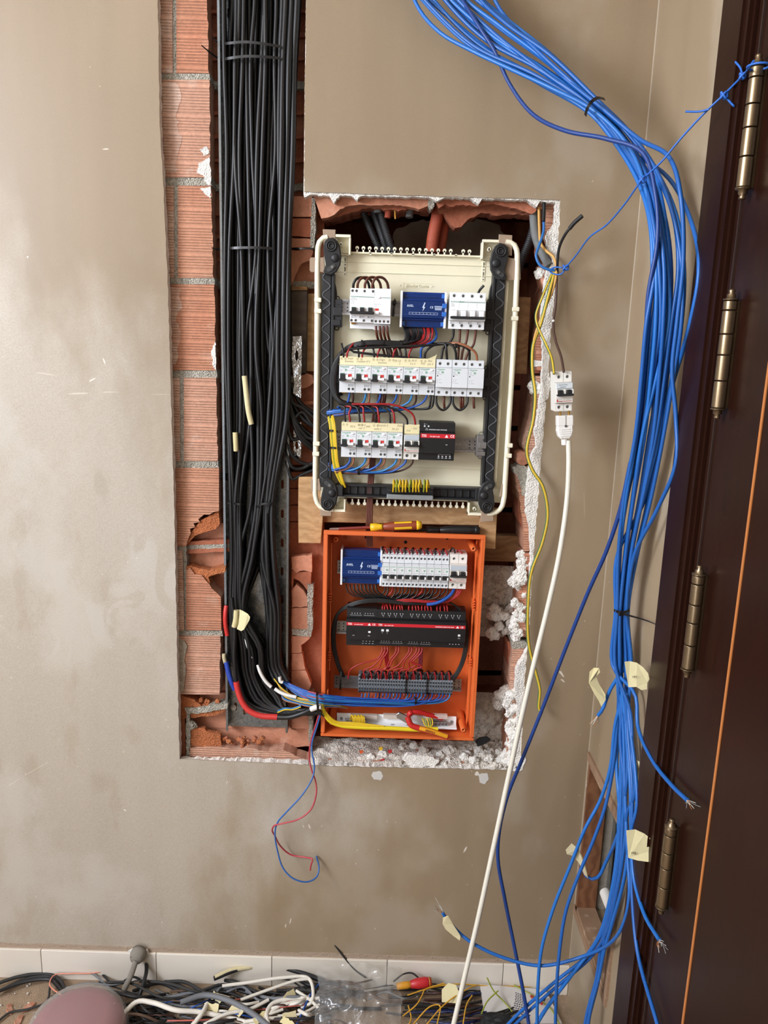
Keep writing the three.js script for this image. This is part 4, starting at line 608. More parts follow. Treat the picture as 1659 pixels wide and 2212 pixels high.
function twoPoleKind(w, H, label2) {                            // ivory two-pole breaker
  const g = new THREE.Group(), D = 0.046, N = 0.060;
  mesh('case', profX([[0, 0], [D - 0.008, 0], [D - 0.008, H * 0.2], [N - 0.006, H * 0.215], [N, H * 0.36], [N, H * 0.72], [D - 0.008, H * 0.735], [D - 0.008, H], [0, H]], w - 0.0006), creamLegrand, g);
  const hb = [[-w * 0.25, H * 0.105], [w * 0.25, H * 0.105]], ht = [[-w * 0.25, H * 0.87], [w * 0.25, H * 0.87]];
  mesh('terminal_plate', holePlate(w - 0.0008, H * 0.198, 0.008, 0, H * 0.099, D, hb, 0.0038), creamLegrand, g);
  mesh('terminal_plate', holePlate(w - 0.0008, H * 0.26, 0.008, 0, H * 0.866, D, ht, 0.0036), creamLegrand, g);
  for (const [x, y] of [...hb, ...ht]) mesh('terminal_screw', screwGeo(x, y, D - 0.0072, 0.0026), screwM, g);
  mesh('label_window', rbox(w * 0.94, H * 0.145, 0.003, 0.0008, 0, H * 0.65, N + 0.0008), winGrey, g);
  if (label2) print(g, label2, w * 0.88, H * 0.12, 0, H * 0.65, N + 0.0026);
  mesh('toggle', [rbox(w * 0.24, H * 0.15, 0.009, 0.001, -w * 0.25, H * 0.475, N + 0.002), rbox(w * 0.24, H * 0.15, 0.009, 0.001, w * 0.25, H * 0.475, N + 0.002), rbox(w * 0.96, H * 0.055, 0.012, 0.0018, 0, H * 0.425, N + 0.005)], blackSoft, g);
  mesh('toggle_guard', [rbox(w * 0.08, H * 0.12, 0.008, 0.0008, 0, H * 0.5, N + 0.002), rbox(w * 0.06, H * 0.12, 0.008, 0.0008, w * 0.46, H * 0.5, N + 0.002), rbox(w * 0.06, H * 0.12, 0.008, 0.0008, -w * 0.46, H * 0.5, N + 0.002)], creamLegrand, g);
  const pl = print(g, prLeg, w * 0.96, H * 0.15, 0, H * 0.29, N - 0.0015); pl.rotation.x = 0; { const a = pl.geometry; a.translate(0, -H * 0.29, -N); a.rotateX(0.28); a.translate(0, H * 0.29, N - 0.0012); }
  mesh('pole_seam', [box(0.0006, H * 0.19, 0.0006, 0, H * 0.1, D), box(0.0006, H * 0.25, 0.0006, 0, H * 0.866, D)], std(0x8f8d86, 0.7), g);
  return g;
}
// places a copy of a prototype as a thing
function put(proto, name, p, label, category, group) { const g = proto.clone(); g.name = numbered(name); g.position.copy(p); scene.add(g); return tag(g, label, category, group); }
function rectAt(x0, y0, x1, y1, z) { const a = W(x0, y0, z), b = W(x1, y1, z); return { x0: a.x, x1: b.x, y1: a.y, y0: b.y, w: b.x - a.x, h: a.y - b.y, cx: (a.x + b.x) / 2, cy: (a.y + b.y) / 2 }; }

// ---------- the cream distribution board ----------
const cream = std(0xe6e0c4, 0.42), creamEdge = std(0xeee9d0, 0.4), railBlack = std(0x1c1d1f, 0.5), taupePlate = std(0x9d8873, 0.8), dustyBlack = std(0xffffff, 0.55, { map: dataTex(128, (u, v) => { const n = step(0.58, 0.8, tfbm(u, v, 6, 4, 5)), k = 26 + 90 * n * tfbm(u, v, 20, 2, 9); return [k, k, k * 1.02]; }, true, 1 / 0.05) });
const zincRail = std(0xffffff, 0.38, { metalness: 0.75, map: dataTex(128, (u, v) => { const k = 158 + 50 * (tfbm(u, v, 10, 3, 60) - 0.5); return [k, k, k * 1.01]; }, true, 1 / 0.05) });
const ZP = -0.03;                                               // back pan
const board = thing('distribution_board', 'open cream plastic distribution board tray with black side rails', 'distribution board', V(0, 0, 0));
{
  const P = rectAt(700, 545, 1083, 1086, ZP);
  const pan = mesh('back_pan', extr([[P.x0, P.y0], [P.x1, P.y0], [P.x1, P.y1], [P.x0, P.y1]], 0.003, ZP - 0.003), cream, board);
  // moulded step near the top and bottom
  const st = W(900, 592, ZP).y, sb = W(900, 1010, ZP).y;
  for (const y of [st, W(900, 570, ZP).y, sb]) mesh('pan_step', box(P.w - 0.06, 0.0014, 0.003, P.cx, y, ZP + 0.001), cream, board);
  // top edge: lip and comb of key-shaped teeth, bottom comb
  mesh('pan_lip', rbox(P.w - 0.05, 0.004, 0.014, 0.001, P.cx, P.y1, ZP + 0.006), cream, board);
  const tooth = (x, y, s) => merge([box(0.0035, 0.010, 0.003, x, y + s * 0.005, ZP + 0.011), cyl(0.0042, 0.003, 'z', x, y + s * 0.0105, ZP + 0.011, 10)]);
  for (let i = 0; i < 19; i++) { if (i === 16) continue; const x = W(772 + i * 13.4, 540, ZP).x; mesh('comb_tooth', tooth(x, P.y1, 1), creamEdge, board); }
  for (let i = 0; i < 21; i++) { const x = W(735 + i * 13.2, 1086, ZP).x; mesh('comb_tooth', tooth(x, P.y0, -1), creamEdge, board); }
  for (const [x, y] of [[800, 548], [846, 549], [892, 550], [938, 551], [985, 552]]) { const q = W(x, y, ZP + 0.01); mesh('lip_stud', cyl(0.003, 0.006, 'z', q.x, q.y, q.z, 8), cream, board); }
  // slotted strips at the upper corners
  for (const x of [746, 1046]) { const a = W(x, 548 + (x > 900 ? 10 : 0), ZP), b = W(x, 596 + (x > 900 ? 12 : 0), ZP); const o = mesh('slot_strip', rbox(0.008, a.y - b.y, 0.002, 0.0008, a.x, (a.y + b.y) / 2, ZP + 0.0005), cream, board); const l = []; for (let i = 0; i < 5; i++) l.push(box(0.0028, (a.y - b.y) * (i % 2 ? 0.22 : 0.05), 0.0012, a.x, a.y - (a.y - b.y) * (0.08 + i * 0.21), ZP + 0.0013)); mesh('slot', l, std(0x6a6450, 0.9), o); }
  // upright corner brackets of the tray
  for (const [x0, y0, x1, y1] of [[724, 506, 757, 550], [1042, 517, 1080, 560], [716, 1078, 746, 1106], [1012, 1086, 1046, 1114]]) {
    const r = rectAt(x0, y0, x1, y1, ZP + 0.03);
    const o = mesh('corner_bracket', [rbox(r.w, 0.006, 0.034, 0.001, r.cx, y0 < 700 ? r.y1 - 0.003 : r.y0 + 0.003, ZP + 0.015), rbox(r.w, r.h, 0.003, 0.001, r.cx, r.cy, ZP + 0.008), rbox(0.004, r.h, 0.03, 0.001, x0 < 900 ? r.x1 - 0.002 : r.x0 + 0.002, r.cy, ZP + 0.014)], creamEdge, board);
    mesh('screw_boss', new THREE.LatheGeometry([[0.0018, 0], [0.0045, 0], [0.0045, 0.022], [0.0018, 0.022], [0.0018, 0]].map((q) => new THREE.Vector2(...q)), 14).rotateX(Math.PI / 2).translate(r.cx - 0.004, r.cy, ZP + 0.01), creamEdge, o);
  }
  // rim: rounded bar round the outside, open at the middle of top and bottom
  const rim = (pts) => mesh('rim', tubeGeo(p3(pts), 0.0062, 60, 8), creamEdge, board);
  rim([[708, 512, 0], [695, 516, 0], [688, 530, 0], [686, 560, 0], [685, 700, 0.004], [683, 900, 0.004], [681, 1040, 0], [682, 1075, 0], [690, 1093, 0], [706, 1100, 0], [720, 1101, 0]]);
  rim([[1092, 522, 0], [1108, 526, 0], [1116, 540, 0], [1117, 570, 0], [1112, 700, 0.004], [1100, 900, 0.004], [1091, 1040, 0], [1088, 1080, 0], [1082, 1098, 0], [1068, 1108, 0], [1052, 1110, 0]]);
  for (const [x, y] of [[684, 648], [1113, 668], [681, 958], [1099, 962], [684, 672], [1111, 688], [680, 980], [1097, 984]]) { const q = W(x, y, 0.006); mesh('rim_clip', rbox(0.016, 0.010, 0.012, 0.002, q.x + (x < 900 ? 0.003 : 0.001), q.y, q.z), creamEdge, board); }
  // inner grey web and side rails with the scalloped moulding
  for (const [xa, xb, s] of [[693, 713, 1], [1060, 1086, -1]]) {
    const a = W((xa + xb) / 2, 590, -0.002), b = W((xa + xb) / 2 - (s < 0 ? 20 : 2), 1052, -0.002), x0 = W(xa, 800, -0.002).x, x1 = W(xb - (s < 0 ? 6 : 0), 800, -0.002).x, cx = (x0 + x1) / 2, w = (x1 - x0), cy = (a.y + b.y) / 2, h = a.y - b.y;
    const rail = mesh('side_rail', [rbox(w, h, 0.03, 0.002, cx, cy, ZP + 0.016), rbox(0.006, h, 0.04, 0.001, cx + s * (w / 2 + 0.004), cy, ZP + 0.014)], railBlack, board);
    const wv = []; for (let i = 0; i <= 130; i++) { const t = i / 130; wv.push(V(cx + w * 0.40 * Math.sin(t * 13 * 6.283), b.y + h * t, 0.0015)); }
    mesh('scallop', tubeGeo(wv, 0.0015, 260, 5, false), std(0x55565a, 0.45), rail);
    mesh('side_web', box(0.007, h, 0.026, cx - s * (w / 2 + 0.0045), cy, ZP + 0.012), std(0xb8b097, 0.6), board);
    // dished cheek beside the rail
    const ch = []; for (let i = 0; i <= 10; i++) { const t = i / 10 * Math.PI; ch.push([cx + s * (w / 2 + 0.012 * Math.sin(t)), a.y - 0.10 * i / 10]); }
    mesh('rail_cheek', extr([[cx + s * w / 2, a.y], ...ch, [cx + s * w / 2, a.y - 0.10]], 0.018, ZP + 0.002), railBlack, board);
  }
  // corner brackets: black lever plates with a ring, a boss and a slotted screw, on taupe painted tabs
  const corner = (cx, cy, sx, sy, tabs) => {
    const c = W(cx, cy, 0.004), q = (x, y) => [c.x + sx * x, c.y + sy * y], ord = (l) => sx * sy < 0 ? l.reverse() : l;
    for (const t of tabs) slab('painted_tab', t, 0.003, 0.005, taupePlate, board, 0.001);
    const out = []; for (const [x, y] of [[-0.012, 0.034], [-0.004, 0.042], [0.008, 0.044], [0.018, 0.036], [0.024, 0.022], [0.027, 0.004], [0.025, -0.014], [0.016, -0.030], [0.004, -0.037], [-0.010, -0.036], [-0.013, -0.028], [-0.008, -0.014], [-0.012, 0.004], [-0.014, 0.02]]) out.push(q(x, y));
    const pl = mesh('corner_plate', extr(ord(out), 0.010, 0.003, 0.0025), dustyBlack, board);
    const ring = (x, y, r, tr) => { const g = new THREE.TorusGeometry(r, tr, 8, 20); g.translate(...q(x, y), 0.014); return g; };
    mesh('ring', [ring(0.004, 0.026, 0.0105, 0.0024), ring(0.004, 0.026, 0.0058, 0.0018)], dustyBlack, pl);
    const dome = new THREE.SphereGeometry(0.010, 16, 8, 0, 6.283, 0, 1.57); dome.rotateX(Math.PI / 2); dome.scale(1, 1, 0.6); dome.translate(...q(0.013, 0.000), 0.012); mesh('boss', dome, railBlack, pl);
    const sl = []; for (let i = 0; i < 16; i++) { const t = i / 16 * 6.283; sl.push([Math.cos(t) * 0.0052 + Math.sign(Math.cos(t)) * 0.006, Math.sin(t) * 0.0052]); }
    const sg = extr(sl, 0.003, 0, 0); sg.rotateZ(0.6 * sx * sy); sg.translate(...q(0.004, -0.022), 0.012); mesh('slot_frame', sg, std(0x3a3b3c, 0.5), pl);
    mesh('screw', screwGeo(...q(0.007, -0.020), 0.0165, 0.0034), screwM, pl);
  };
  corner(712, 558, 1, 1, [[[697, 495], [725, 496], [724, 540], [700, 540]], [[669, 560], [672, 556], [700, 556], [702, 588], [672, 588], [669, 584]]]);
  corner(1083, 570, -1, 1, [[[1078, 506], [1107, 508], [1106, 552], [1076, 550]], [[1092, 552], [1124, 568], [1125, 604], [1098, 606], [1086, 590]]]);
  corner(706, 1064, 1, -1, [[[671, 1036], [690, 1034], [694, 1060], [672, 1061]], [[690, 1080], [717, 1080], [716, 1115], [692, 1115]]]);
  corner(1056, 1070, -1, -1, [[[1084, 1046], [1090, 1045], [1093, 1047], [1093, 1072], [1078, 1074]], [[1040, 1096], [1067, 1096], [1066, 1126], [1038, 1128]]]);
  // raised maker's mark on the pan
}
const font = await new FontLoader().loadAsync('fonts/droid/droid_sans_bold.typeface.json');
function textGeo(s, size, depth, x, y, z) { const g = new TextGeometry(s, { font, size, depth, curveSegments: 3, bevelEnabled: false }); g.translate(x, y, z); return g; }
{ const q = W(876, 620, ZP), g = textGeo('Merlin Gerin', 0.0062, 0.0012, q.x, q.y, ZP); g.rotateZ(0); mesh('raised_lettering', g, cream, board); const a = W(872, 611, ZP), b = W(932, 624, ZP); mesh('lettering_frame', [box(b.x - a.x, 0.0006, 0.001, (a.x + b.x) / 2, a.y, ZP), box(b.x - a.x, 0.0006, 0.001, (a.x + b.x) / 2, b.y, ZP), box(0.0006, a.y - b.y, 0.001, a.x, (a.y + b.y) / 2, ZP), box(0.0006, a.y - b.y, 0.001, b.x, (a.y + b.y) / 2, ZP), cyl(0.002, 0.002, 'z', W(864, 616, ZP).x, W(864, 616, ZP).y, ZP, 8), cyl(0.002, 0.002, 'z', W(928, 618, ZP).x + 0.006, W(928, 618, ZP).y, ZP, 8)], cream, board); }
// DIN rails
function dinRail(x0, x1, y, z, label, parentGroup) {
  const w = x1 - x0, prof = [[0, -0.0175], [0.0065, -0.0175], [0.0075, -0.0165], [0.0065, -0.0165], [0.001, -0.0125], [0.001, 0.0125]];
  const pts = [[0.0075, -0.0175], [0.0075, -0.0165], [0.0068, -0.0125], [0.001, -0.0125], [0.001, 0.0125], [0.0068, 0.0125], [0.0075, 0.0165], [0.0075, 0.0175], [0.0062, 0.0175], [0.0062, 0.0136], [0, 0.0136], [0, -0.0136], [0.0062, -0.0136], [0.0062, -0.0175]];
  const g = thing('din_rail', label, 'rail', V((x0 + x1) / 2, y, z));
  const b = profX(pts, w, 0); mesh('rail_profile', b, zincRail, g);
  const l = []; for (const s of [-1, 1]) for (let i = 0; i < 2; i++) for (let j = -1; j < 2; j++) l.push(cyl(0.0016, 0.0006, 'z', s * (w / 2 - 0.006 - i * 0.012), j * 0.008, 0.0013, 8)); mesh('punched_hole', l, darkHole, g);
  return g;
}
const ZR1 = -0.012;
const rail1 = dinRail(W(733, 660, 0).x, W(1056, 668, 0).x, W(900, 668, 0).y, ZR1, 'zinc rail in the top row of the cream board');
dinRail(W(728, 815, 0).x, W(1050, 820, 0).x, W(900, 819, 0).y, ZR1, 'zinc rail behind the middle row of breakers');
dinRail(W(726, 950, 0).x, W(1032, 960, 0).x, W(900, 958, 0).y, ZR1, 'zinc rail in the bottom row, bare beside the black power supply');
function railEnd(px, py, h, m, label) { const c = W(px, py, 0), g = thing('rail_end_bracket', label, 'bracket', V(c.x, c.y, ZP)); mesh('plate', rbox(0.024, h, 0.03, 0.002, 0, 0, 0.015), m, g); mesh('rib', [rbox(0.018, h * 0.3, 0.006, 0.001, 0.002, h * 0.05, 0.032), rbox(0.02, h * 0.2, 0.005, 0.001, -0.001, -h * 0.35, 0.032)], m, g); for (const s of [-1, 1]) { const t = new THREE.TorusGeometry(0.005, 0.0012, 6, 14); t.translate(0, s * (h / 2 + 0.002), 0.012); mesh('wire_loop', t, m, g); } mesh('hole', [cyl(0.002, 0.001, 'z', 0.004, h * 0.3, 0.0302, 8), cyl(0.002, 0.001, 'z', 0.004, -h * 0.12, 0.0302, 8)], darkHole, g); return g; }
railEnd(727, 676, 0.062, railBlack, 'black plastic rail end bracket left of the three-pole breaker');
railEnd(1058, 684, 0.066, railBlack, 'black plastic rail end bracket right of the four-pole switch');
railEnd(729, 822, 0.07, railBlack, 'black plastic rail end bracket left of the middle row');
railEnd(1052, 828, 0.066, railBlack, 'black plastic rail end bracket right of the middle row');
railEnd(1040, 964, 0.05, zincRail, 'grey metal rail end bracket at the right end of the bottom row');
// ---------- devices on the cream board ----------
const ZF = 0.05;                                                // front faces, about
{ // middle row: six residual breakers and three two-pole arresters
  const r = rectAt(733, 770, 939, 849, ZF), w = r.w / 6, y1 = W(836, 773, ZF).y, y0 = W(836, 851, ZF).y, H = y1 - y0, proto = rcboKind(w, H);
  const tagw = ['leftmost', 'second from the left', 'third from the left', 'fourth from the left', 'fifth from the left', 'rightmost, beside the plain arresters'];
  for (let i = 0; i < 6; i++) put(proto, 'residual_breaker', V(r.x0 + w * (i + 0.5), y0, ZF - 0.062), 'grey residual breaker with red flag in the middle row, ' + tagw[i], 'circuit breaker', 'residual breakers in the middle row');
  const c = contactorKind(w, H * 1.02), x0 = r.x0 + 6 * w + 0.001;
  ['left one beside the taped breakers', 'middle one', 'right one at the row end'].forEach((t, i) => put(c, 'surge_arrester', V(x0 + w * (i + 0.5), W(990, 857, ZF).y, ZF - 0.062), 'plain grey two-pole module in the middle row, ' + t, 'surge arrester', 'plain modules in the middle row'));
  // masking tape over the top shoulders
  const words = [[['fruit', 62, 22], ['bureau', 40, 44]], [['cuisine N°1', 8, 42]], [['frigo', 60, 24], ['bureau', 50, 46]], [['PS 10', 54, 30], ['5', 90, 50]], [['PS 9', 62, 24], ['3 e 3', 50, 48]], [['Rez', 66, 22], ['PS3', 10, 44], ['ext 3', 62, 46]]];
  const tex = canvasTex(768, 64, (k, W0, H0) => { k.fillStyle = '#e4dab2'; k.fillRect(0, 0, W0, H0); for (let i = 0; i < 900; i++) { k.fillStyle = i % 2 ? 'rgba(208,194,146,0.35)' : 'rgba(240,230,188,0.35)'; k.fillRect(rnd() * W0, rnd() * H0, 10, 1.5); } words.forEach((ws, i) => { k.fillStyle = 'rgba(184,172,132,0.8)'; for (const x of [16, 46]) { k.beginPath(); k.arc(i * 128 + x, 18, 10, 0, 7); k.fill(); } k.fillStyle = '#544b33'; k.font = 'italic 20px serif'; for (const [t, x, y] of ws) k.fillText(t, i * 128 + x, y); }); });
  const g = thing('tape_label', 'strip of masking tape with pencil notes across the six middle row breakers', 'tape label', V(r.x0 + r.w / 2, y1, ZF - 0.012));
  const H2 = H * 0.235, s = mesh('tape_strip', [box(r.w - 0.001, H2, 0.0008, 0, -H2 / 2 + 0.0004, 0.0006), box(r.w - 0.001, 0.0008, 0.012, 0, 0.0006, -0.005)], masking[0], g); print(g, tex, r.w - 0.001, H2, 0, -H2 / 2 + 0.0004, 0.0011, 'pencil_notes');
  mesh('tape_curl', extr([[r.w / 2 - 0.02, 0], [r.w / 2 - 0.001, 0.0005], [r.w / 2 + 0.002, 0.012], [r.w / 2 - 0.002, 0.008]], 0.0008, 0), masking[0], g);
}
{ // bottom row: four residual breakers, a two-pole breaker, the power supply
  const a = W(737, 913, ZF), b = W(871, 918, ZF), w = (b.x - a.x) / 4, y1 = W(800, 915, ZF).y, y0 = W(800, 990, ZF).y, H = y1 - y0, proto = rcboKind(w, H);
  ['leftmost', 'second from the left', 'third from the left', 'rightmost, beside the ivory breaker'].forEach((t, i) => put(proto, 'residual_breaker', V(a.x + w * (i + 0.5), y0, ZF - 0.062), 'grey residual breaker with red flag in the bottom row, ' + t, 'circuit breaker', 'residual breakers in the bottom row'));
  const words = [[['PS 8', 70, 40]], [['NOE 0', 8, 26], ['ext 3', 14, 50], ['###', 74, 36]], [['Couloir 2', 40, 24], ['salle 2', 14, 52]], [['Prise', 80, 22], ['PS A3', 36, 50]]];
  const g = thing('tape_label', 'strip of masking tape with pencil notes across the four bottom row breakers', 'tape label', V(a.x + 2 * w, y1, ZF - 0.012)), H2 = H * 0.235;
  const tex = canvasTex(512, 64, (k, W0, H0) => { k.fillStyle = '#e0d5ac'; k.fillRect(0, 0, W0, H0); for (let i = 0; i < 600; i++) { k.fillStyle = i % 2 ? 'rgba(208,194,146,0.35)' : 'rgba(240,230,188,0.35)'; k.fillRect(rnd() * W0, rnd() * H0, 10, 1.5); } words.forEach((ws, i) => { k.fillStyle = 'rgba(184,172,132,0.8)'; if (i !== 3) for (const x of [16, 46]) { k.beginPath(); k.arc(i * 128 + x, 18, 10, 0, 7); k.fill(); } k.fillStyle = '#544b33'; k.font = 'italic 21px serif'; for (const [t, x, y] of ws) k.fillText(t, i * 128 + x, y); }); });
  mesh('tape_strip', [box(4 * w - 0.001, H2, 0.0008, 0, -H2 / 2 + 0.0004, 0.0006), box(4 * w - 0.001, 0.0008, 0.012, 0, 0.0006, -0.005)], masking[1], g); print(g, tex, 4 * w - 0.001, H2, 0, -H2 / 2 + 0.0004, 0.0011, 'pencil_notes');
  const lw = W(907, 950, ZF).x - W(872, 950, ZF).x, l = twoPoleKind(lw - 0.001, H); const lx = W(889.5, 950, ZF).x, ly = W(889, 994, ZF).y;
  put(l, 'two_pole_breaker', V(lx, ly, ZF - 0.060), 'ivory two-pole breaker with torn tape on top, beside the black power supply', 'circuit breaker');
  const t = thing('tape_label', 'crumpled torn tape label on top of the ivory two-pole breaker', 'tape label', V(lx, ly + H, ZF - 0.014));
  mesh('tape_strip', extr(rough([[-lw * 0.48, -0.021], [lw * 0.48, -0.0205], [lw * 0.46, 0.001], [-lw * 0.45, 0.0005]].map(([x, y]) => [x * 1000, y * 1000]), 5, 0.7).map(([x, y]) => [x / 1000, y / 1000]), 0.0012, 0.0002), masking[0], t);
  print(t, canvasTex(128, 64, (k) => { k.fillStyle = '#ded3a6'; k.fillRect(0, 0, 128, 64); k.fillStyle = '#655a3f'; k.font = 'italic 20px serif'; k.fillText('+ SDE', 56, 30); k.fillText('TGB', 10, 50); }), lw * 0.86, 0.018, 0, -0.0105, 0.0014, 'pencil_notes');
}
function blackModule(x0, y0, x1, y1, z, label, name, front) {      // stepped black module with a red band: front = canvas drawing for the face
  const r = rectAt(x0, y0, x1, y1, z), g = thing(name, label, 'control module', V(r.cx, r.y0, z - 0.058)), H = r.h, w = r.w, N = 0.058, D = 0.046;
  mesh('case', profX([[0, 0], [D, 0], [D, H * 0.19], [N, H * 0.2], [N, H * 0.74], [D, H * 0.76], [D - 0.003, H * 0.985], [0.03, H], [0, H]], w, 0.0008), blackCase, g);
  const [low, mid, up] = front;
  print(g, canvasTex(Math.round(w * 5200), Math.round(H * 0.5 * 5200), mid), w * 0.985, H * 0.5, 0, H * 0.47, N);
  print(g, canvasTex(Math.round(w * 5200), Math.round(H * 0.18 * 5200), low), w * 0.985, H * 0.17, 0, H * 0.095, D, 'terminal_print');
  const u = print(g, canvasTex(Math.round(w * 5200), Math.round(H * 0.21 * 5200), up), w * 0.985, H * 0.205, 0, H * 0.87, D - 0.0010, 'terminal_print'); { const a = u.geometry; a.translate(0, -H * 0.87, -D); a.rotateX(-0.14); a.translate(0, H * 0.87, D); }
  return { g, w, H, r };
}
const blackFace = (k, W0, H0) => { k.fillStyle = '#151517'; k.fillRect(0, 0, W0, H0); };
{
  const band = (k, W0, y, h, txt, sz) => { k.fillStyle = '#c8202d'; k.fillRect(W0 * 0.03, y, W0 * 0.97, h); k.fillStyle = '#f6f3f0'; k.font = 'bold ' + h * 0.8 + 'px sans-serif'; k.fillText('TIS', W0 * 0.06, y + h * 0.8); k.font = 'bold ' + h * 0.42 + 'px sans-serif'; k.fillText(txt, W0 * 0.06 + h * 2.0, y + h * 0.8); };
  blackModule(907, 912, 981, 997, ZF, 'black power supply module with a red band in the bottom row', 'power_supply', [
    (k, W0, H0) => { blackFace(k, W0, H0); k.strokeStyle = '#d8d8d8'; k.lineWidth = 3; k.strokeRect(W0 * 0.56, 12, W0 * 0.34, 10); k.fillStyle = '#151517'; k.fillRect(W0 * 0.56 + 6, 16, W0 * 0.34 - 12, 12); k.fillStyle = '#cfd3d6'; for (let i = 0; i < 4; i++) { k.beginPath(); k.arc(W0 * (0.57 + i * 0.107), 36, 10, 0, 7); k.fill(); k.fillRect(W0 * (0.54 + i * 0.107), 54, 26, 7); } },
    (k, W0, H0) => { blackFace(k, W0, H0); band(k, W0, H0 * 0.02, H0 * 0.22, 'PS-24V-1.5A'); k.fillStyle = '#f4f4f4'; k.font = 'bold 44px sans-serif'; k.fillText('CE', W0 * 0.86, H0 * 0.19); k.beginPath(); k.moveTo(W0 * 0.76, H0 * 0.05); k.lineTo(W0 * 0.81, H0 * 0.2); k.lineTo(W0 * 0.71, H0 * 0.2); k.fill(); k.fillStyle = '#b9b9b9'; k.fillRect(W0 * 0.74, H0 * 0.56, 24, 8); },
    (k, W0, H0) => { blackFace(k, W0, H0); k.fillStyle = '#cfd3d6'; for (const x of [0.14, 0.25]) { k.beginPath(); k.arc(W0 * x, H0 * 0.4, 11, 0, 7); k.fill(); } k.font = 'bold 18px sans-serif'; k.fillText('N   L', W0 * 0.12, H0 * 0.2); k.fillStyle = '#060607'; for (let i = 0; i < 6; i++) { k.beginPath(); k.arc(W0 * (0.4 + i * 0.1), H0 * 0.42, 13, 0, 7); k.fill(); } k.fillStyle = '#e6e6e6'; k.fillText('WARNING HIGH VOLTAGE', W0 * 0.26, H0 * 0.88); k.strokeStyle = '#e6e6e6'; k.lineWidth = 3; k.beginPath(); k.moveTo(W0 * 0.2, H0 * 0.62); k.lineTo(W0 * 0.235, H0 * 0.88); k.lineTo(W0 * 0.165, H0 * 0.88); k.closePath(); k.stroke(); }]);
}
{ // top row: three-pole breaker with its leakage unit
  const a = rectAt(756, 621, 808, 706, ZF), H = a.h, w = a.w, g = thing('three_pole_breaker', 'white three-pole breaker with joined black toggles in the top row', 'circuit breaker', V(a.cx, a.y0, ZF - 0.062)), D = 0.05, N = 0.062;
  mesh('case', profX([[0, -0.004], [D - 0.018, -0.004], [D - 0.018, H * 0.10], [D - 0.008, H * 0.11], [D - 0.008, H * 0.305], [N, H * 0.31], [N, H * 0.80], [D - 0.008, H * 0.81], [D - 0.008, H], [0, H]], w - 0.0006), whiteCase, g);
  const hb = [[-0.42, 0.16], [-0.25, 0.16], [0.08, 0.16], [0.41, 0.16]].map(([x, y]) => [x * w, y * H]), ht = [[-0.4, 0.93], [-0.24, 0.93], [0.08, 0.93], [0.42, 0.93]].map(([x, y]) => [x * w, y * H]);
  mesh('terminal_plate', holePlate(w - 0.0008, H * 0.195, 0.008, 0, H * 0.207, D, hb, 0.0031), whiteCase, g); mesh('terminal_plate', holePlate(w - 0.0008, H * 0.188, 0.008, 0, H * 0.905, D, ht, 0.0031), whiteCase, g);
  for (const [x, y] of [...hb, ...ht]) mesh('terminal_screw', screwGeo(x, y, D - 0.006, 0.0027), screwM, g);
  for (const x of [-0.33, 0, 0.33]) marks(g, x * w, H * 0.27, D + 0.0002, 0.011);
  print(g, prBig, w * 0.97, H * 0.29, 0, H * 0.65, N);
  const t = mesh('toggle', [rbox(w * 0.97, H * 0.075, 0.012, 0.0022, 0, H * 0.355, N + 0.006)], blackSoft, g);
  for (const x of [-0.33, 0.0, 0.33]) { mesh('toggle_arm', [rbox(w * 0.17, H * 0.12, 0.007, 0.0008, x * w, H * 0.435, N + 0.002)], blackSoft, t); mesh('toggle_lip', [box(w * 0.165, H * 0.02, 0.001, x * w, H * 0.485, N + 0.0056)], greenLip, t); }
  const v = rectAt(808.5, 622, 843, 709, ZF), vh = v.h, vw = v.w, q = thing('leakage_unit', 'white leakage unit with a red flag joined to the three-pole breaker', 'leakage unit', V(v.cx, v.y0, ZF - 0.062));
  mesh('case', profX([[0, -0.004], [D - 0.018, -0.004], [D - 0.018, vh * 0.10], [D - 0.008, vh * 0.11], [D - 0.008, vh * 0.305], [N, vh * 0.31], [N, vh * 0.80], [D, vh * 0.81], [D, vh], [0, vh]], vw - 0.0006), whiteCase, q);
  const hv = [-0.36, -0.12, 0.12, 0.36].map((x) => [x * vw, 0.17 * vh]); mesh('terminal_plate', holePlate(vw - 0.0008, vh * 0.195, 0.008, 0, vh * 0.207, D, hv, 0.003), whiteCase, q); for (const [x, y] of hv) mesh('terminal_screw', screwGeo(x, y, D - 0.006, 0.0026), screwM, q);
  print(q, prVigi, vw * 0.96, vh * 0.30, 0, vh * 0.645, N); const tb = new THREE.SphereGeometry(0.005, 12, 8); tb.scale(1, 0.55, 0.5); tb.translate(-vw * 0.2, vh * 0.76, N); mesh('test_button', tb, whiteCase, q);
  mesh('trip_flag', box(vw * 0.2, vh * 0.055, 0.001, -vw * 0.32, vh * 0.46, N + 0.0003), redFlag, q); mesh('trip_lever', rbox(vw * 0.34, vh * 0.055, 0.008, 0.0015, -vw * 0.34, vh * 0.37, N + 0.003), whiteCase, q);
  mesh('rail_clip', rbox(0.01, 0.005, 0.006, 0.001, -0.02, vh * 0.09, D - 0.015), brassM, g);
}
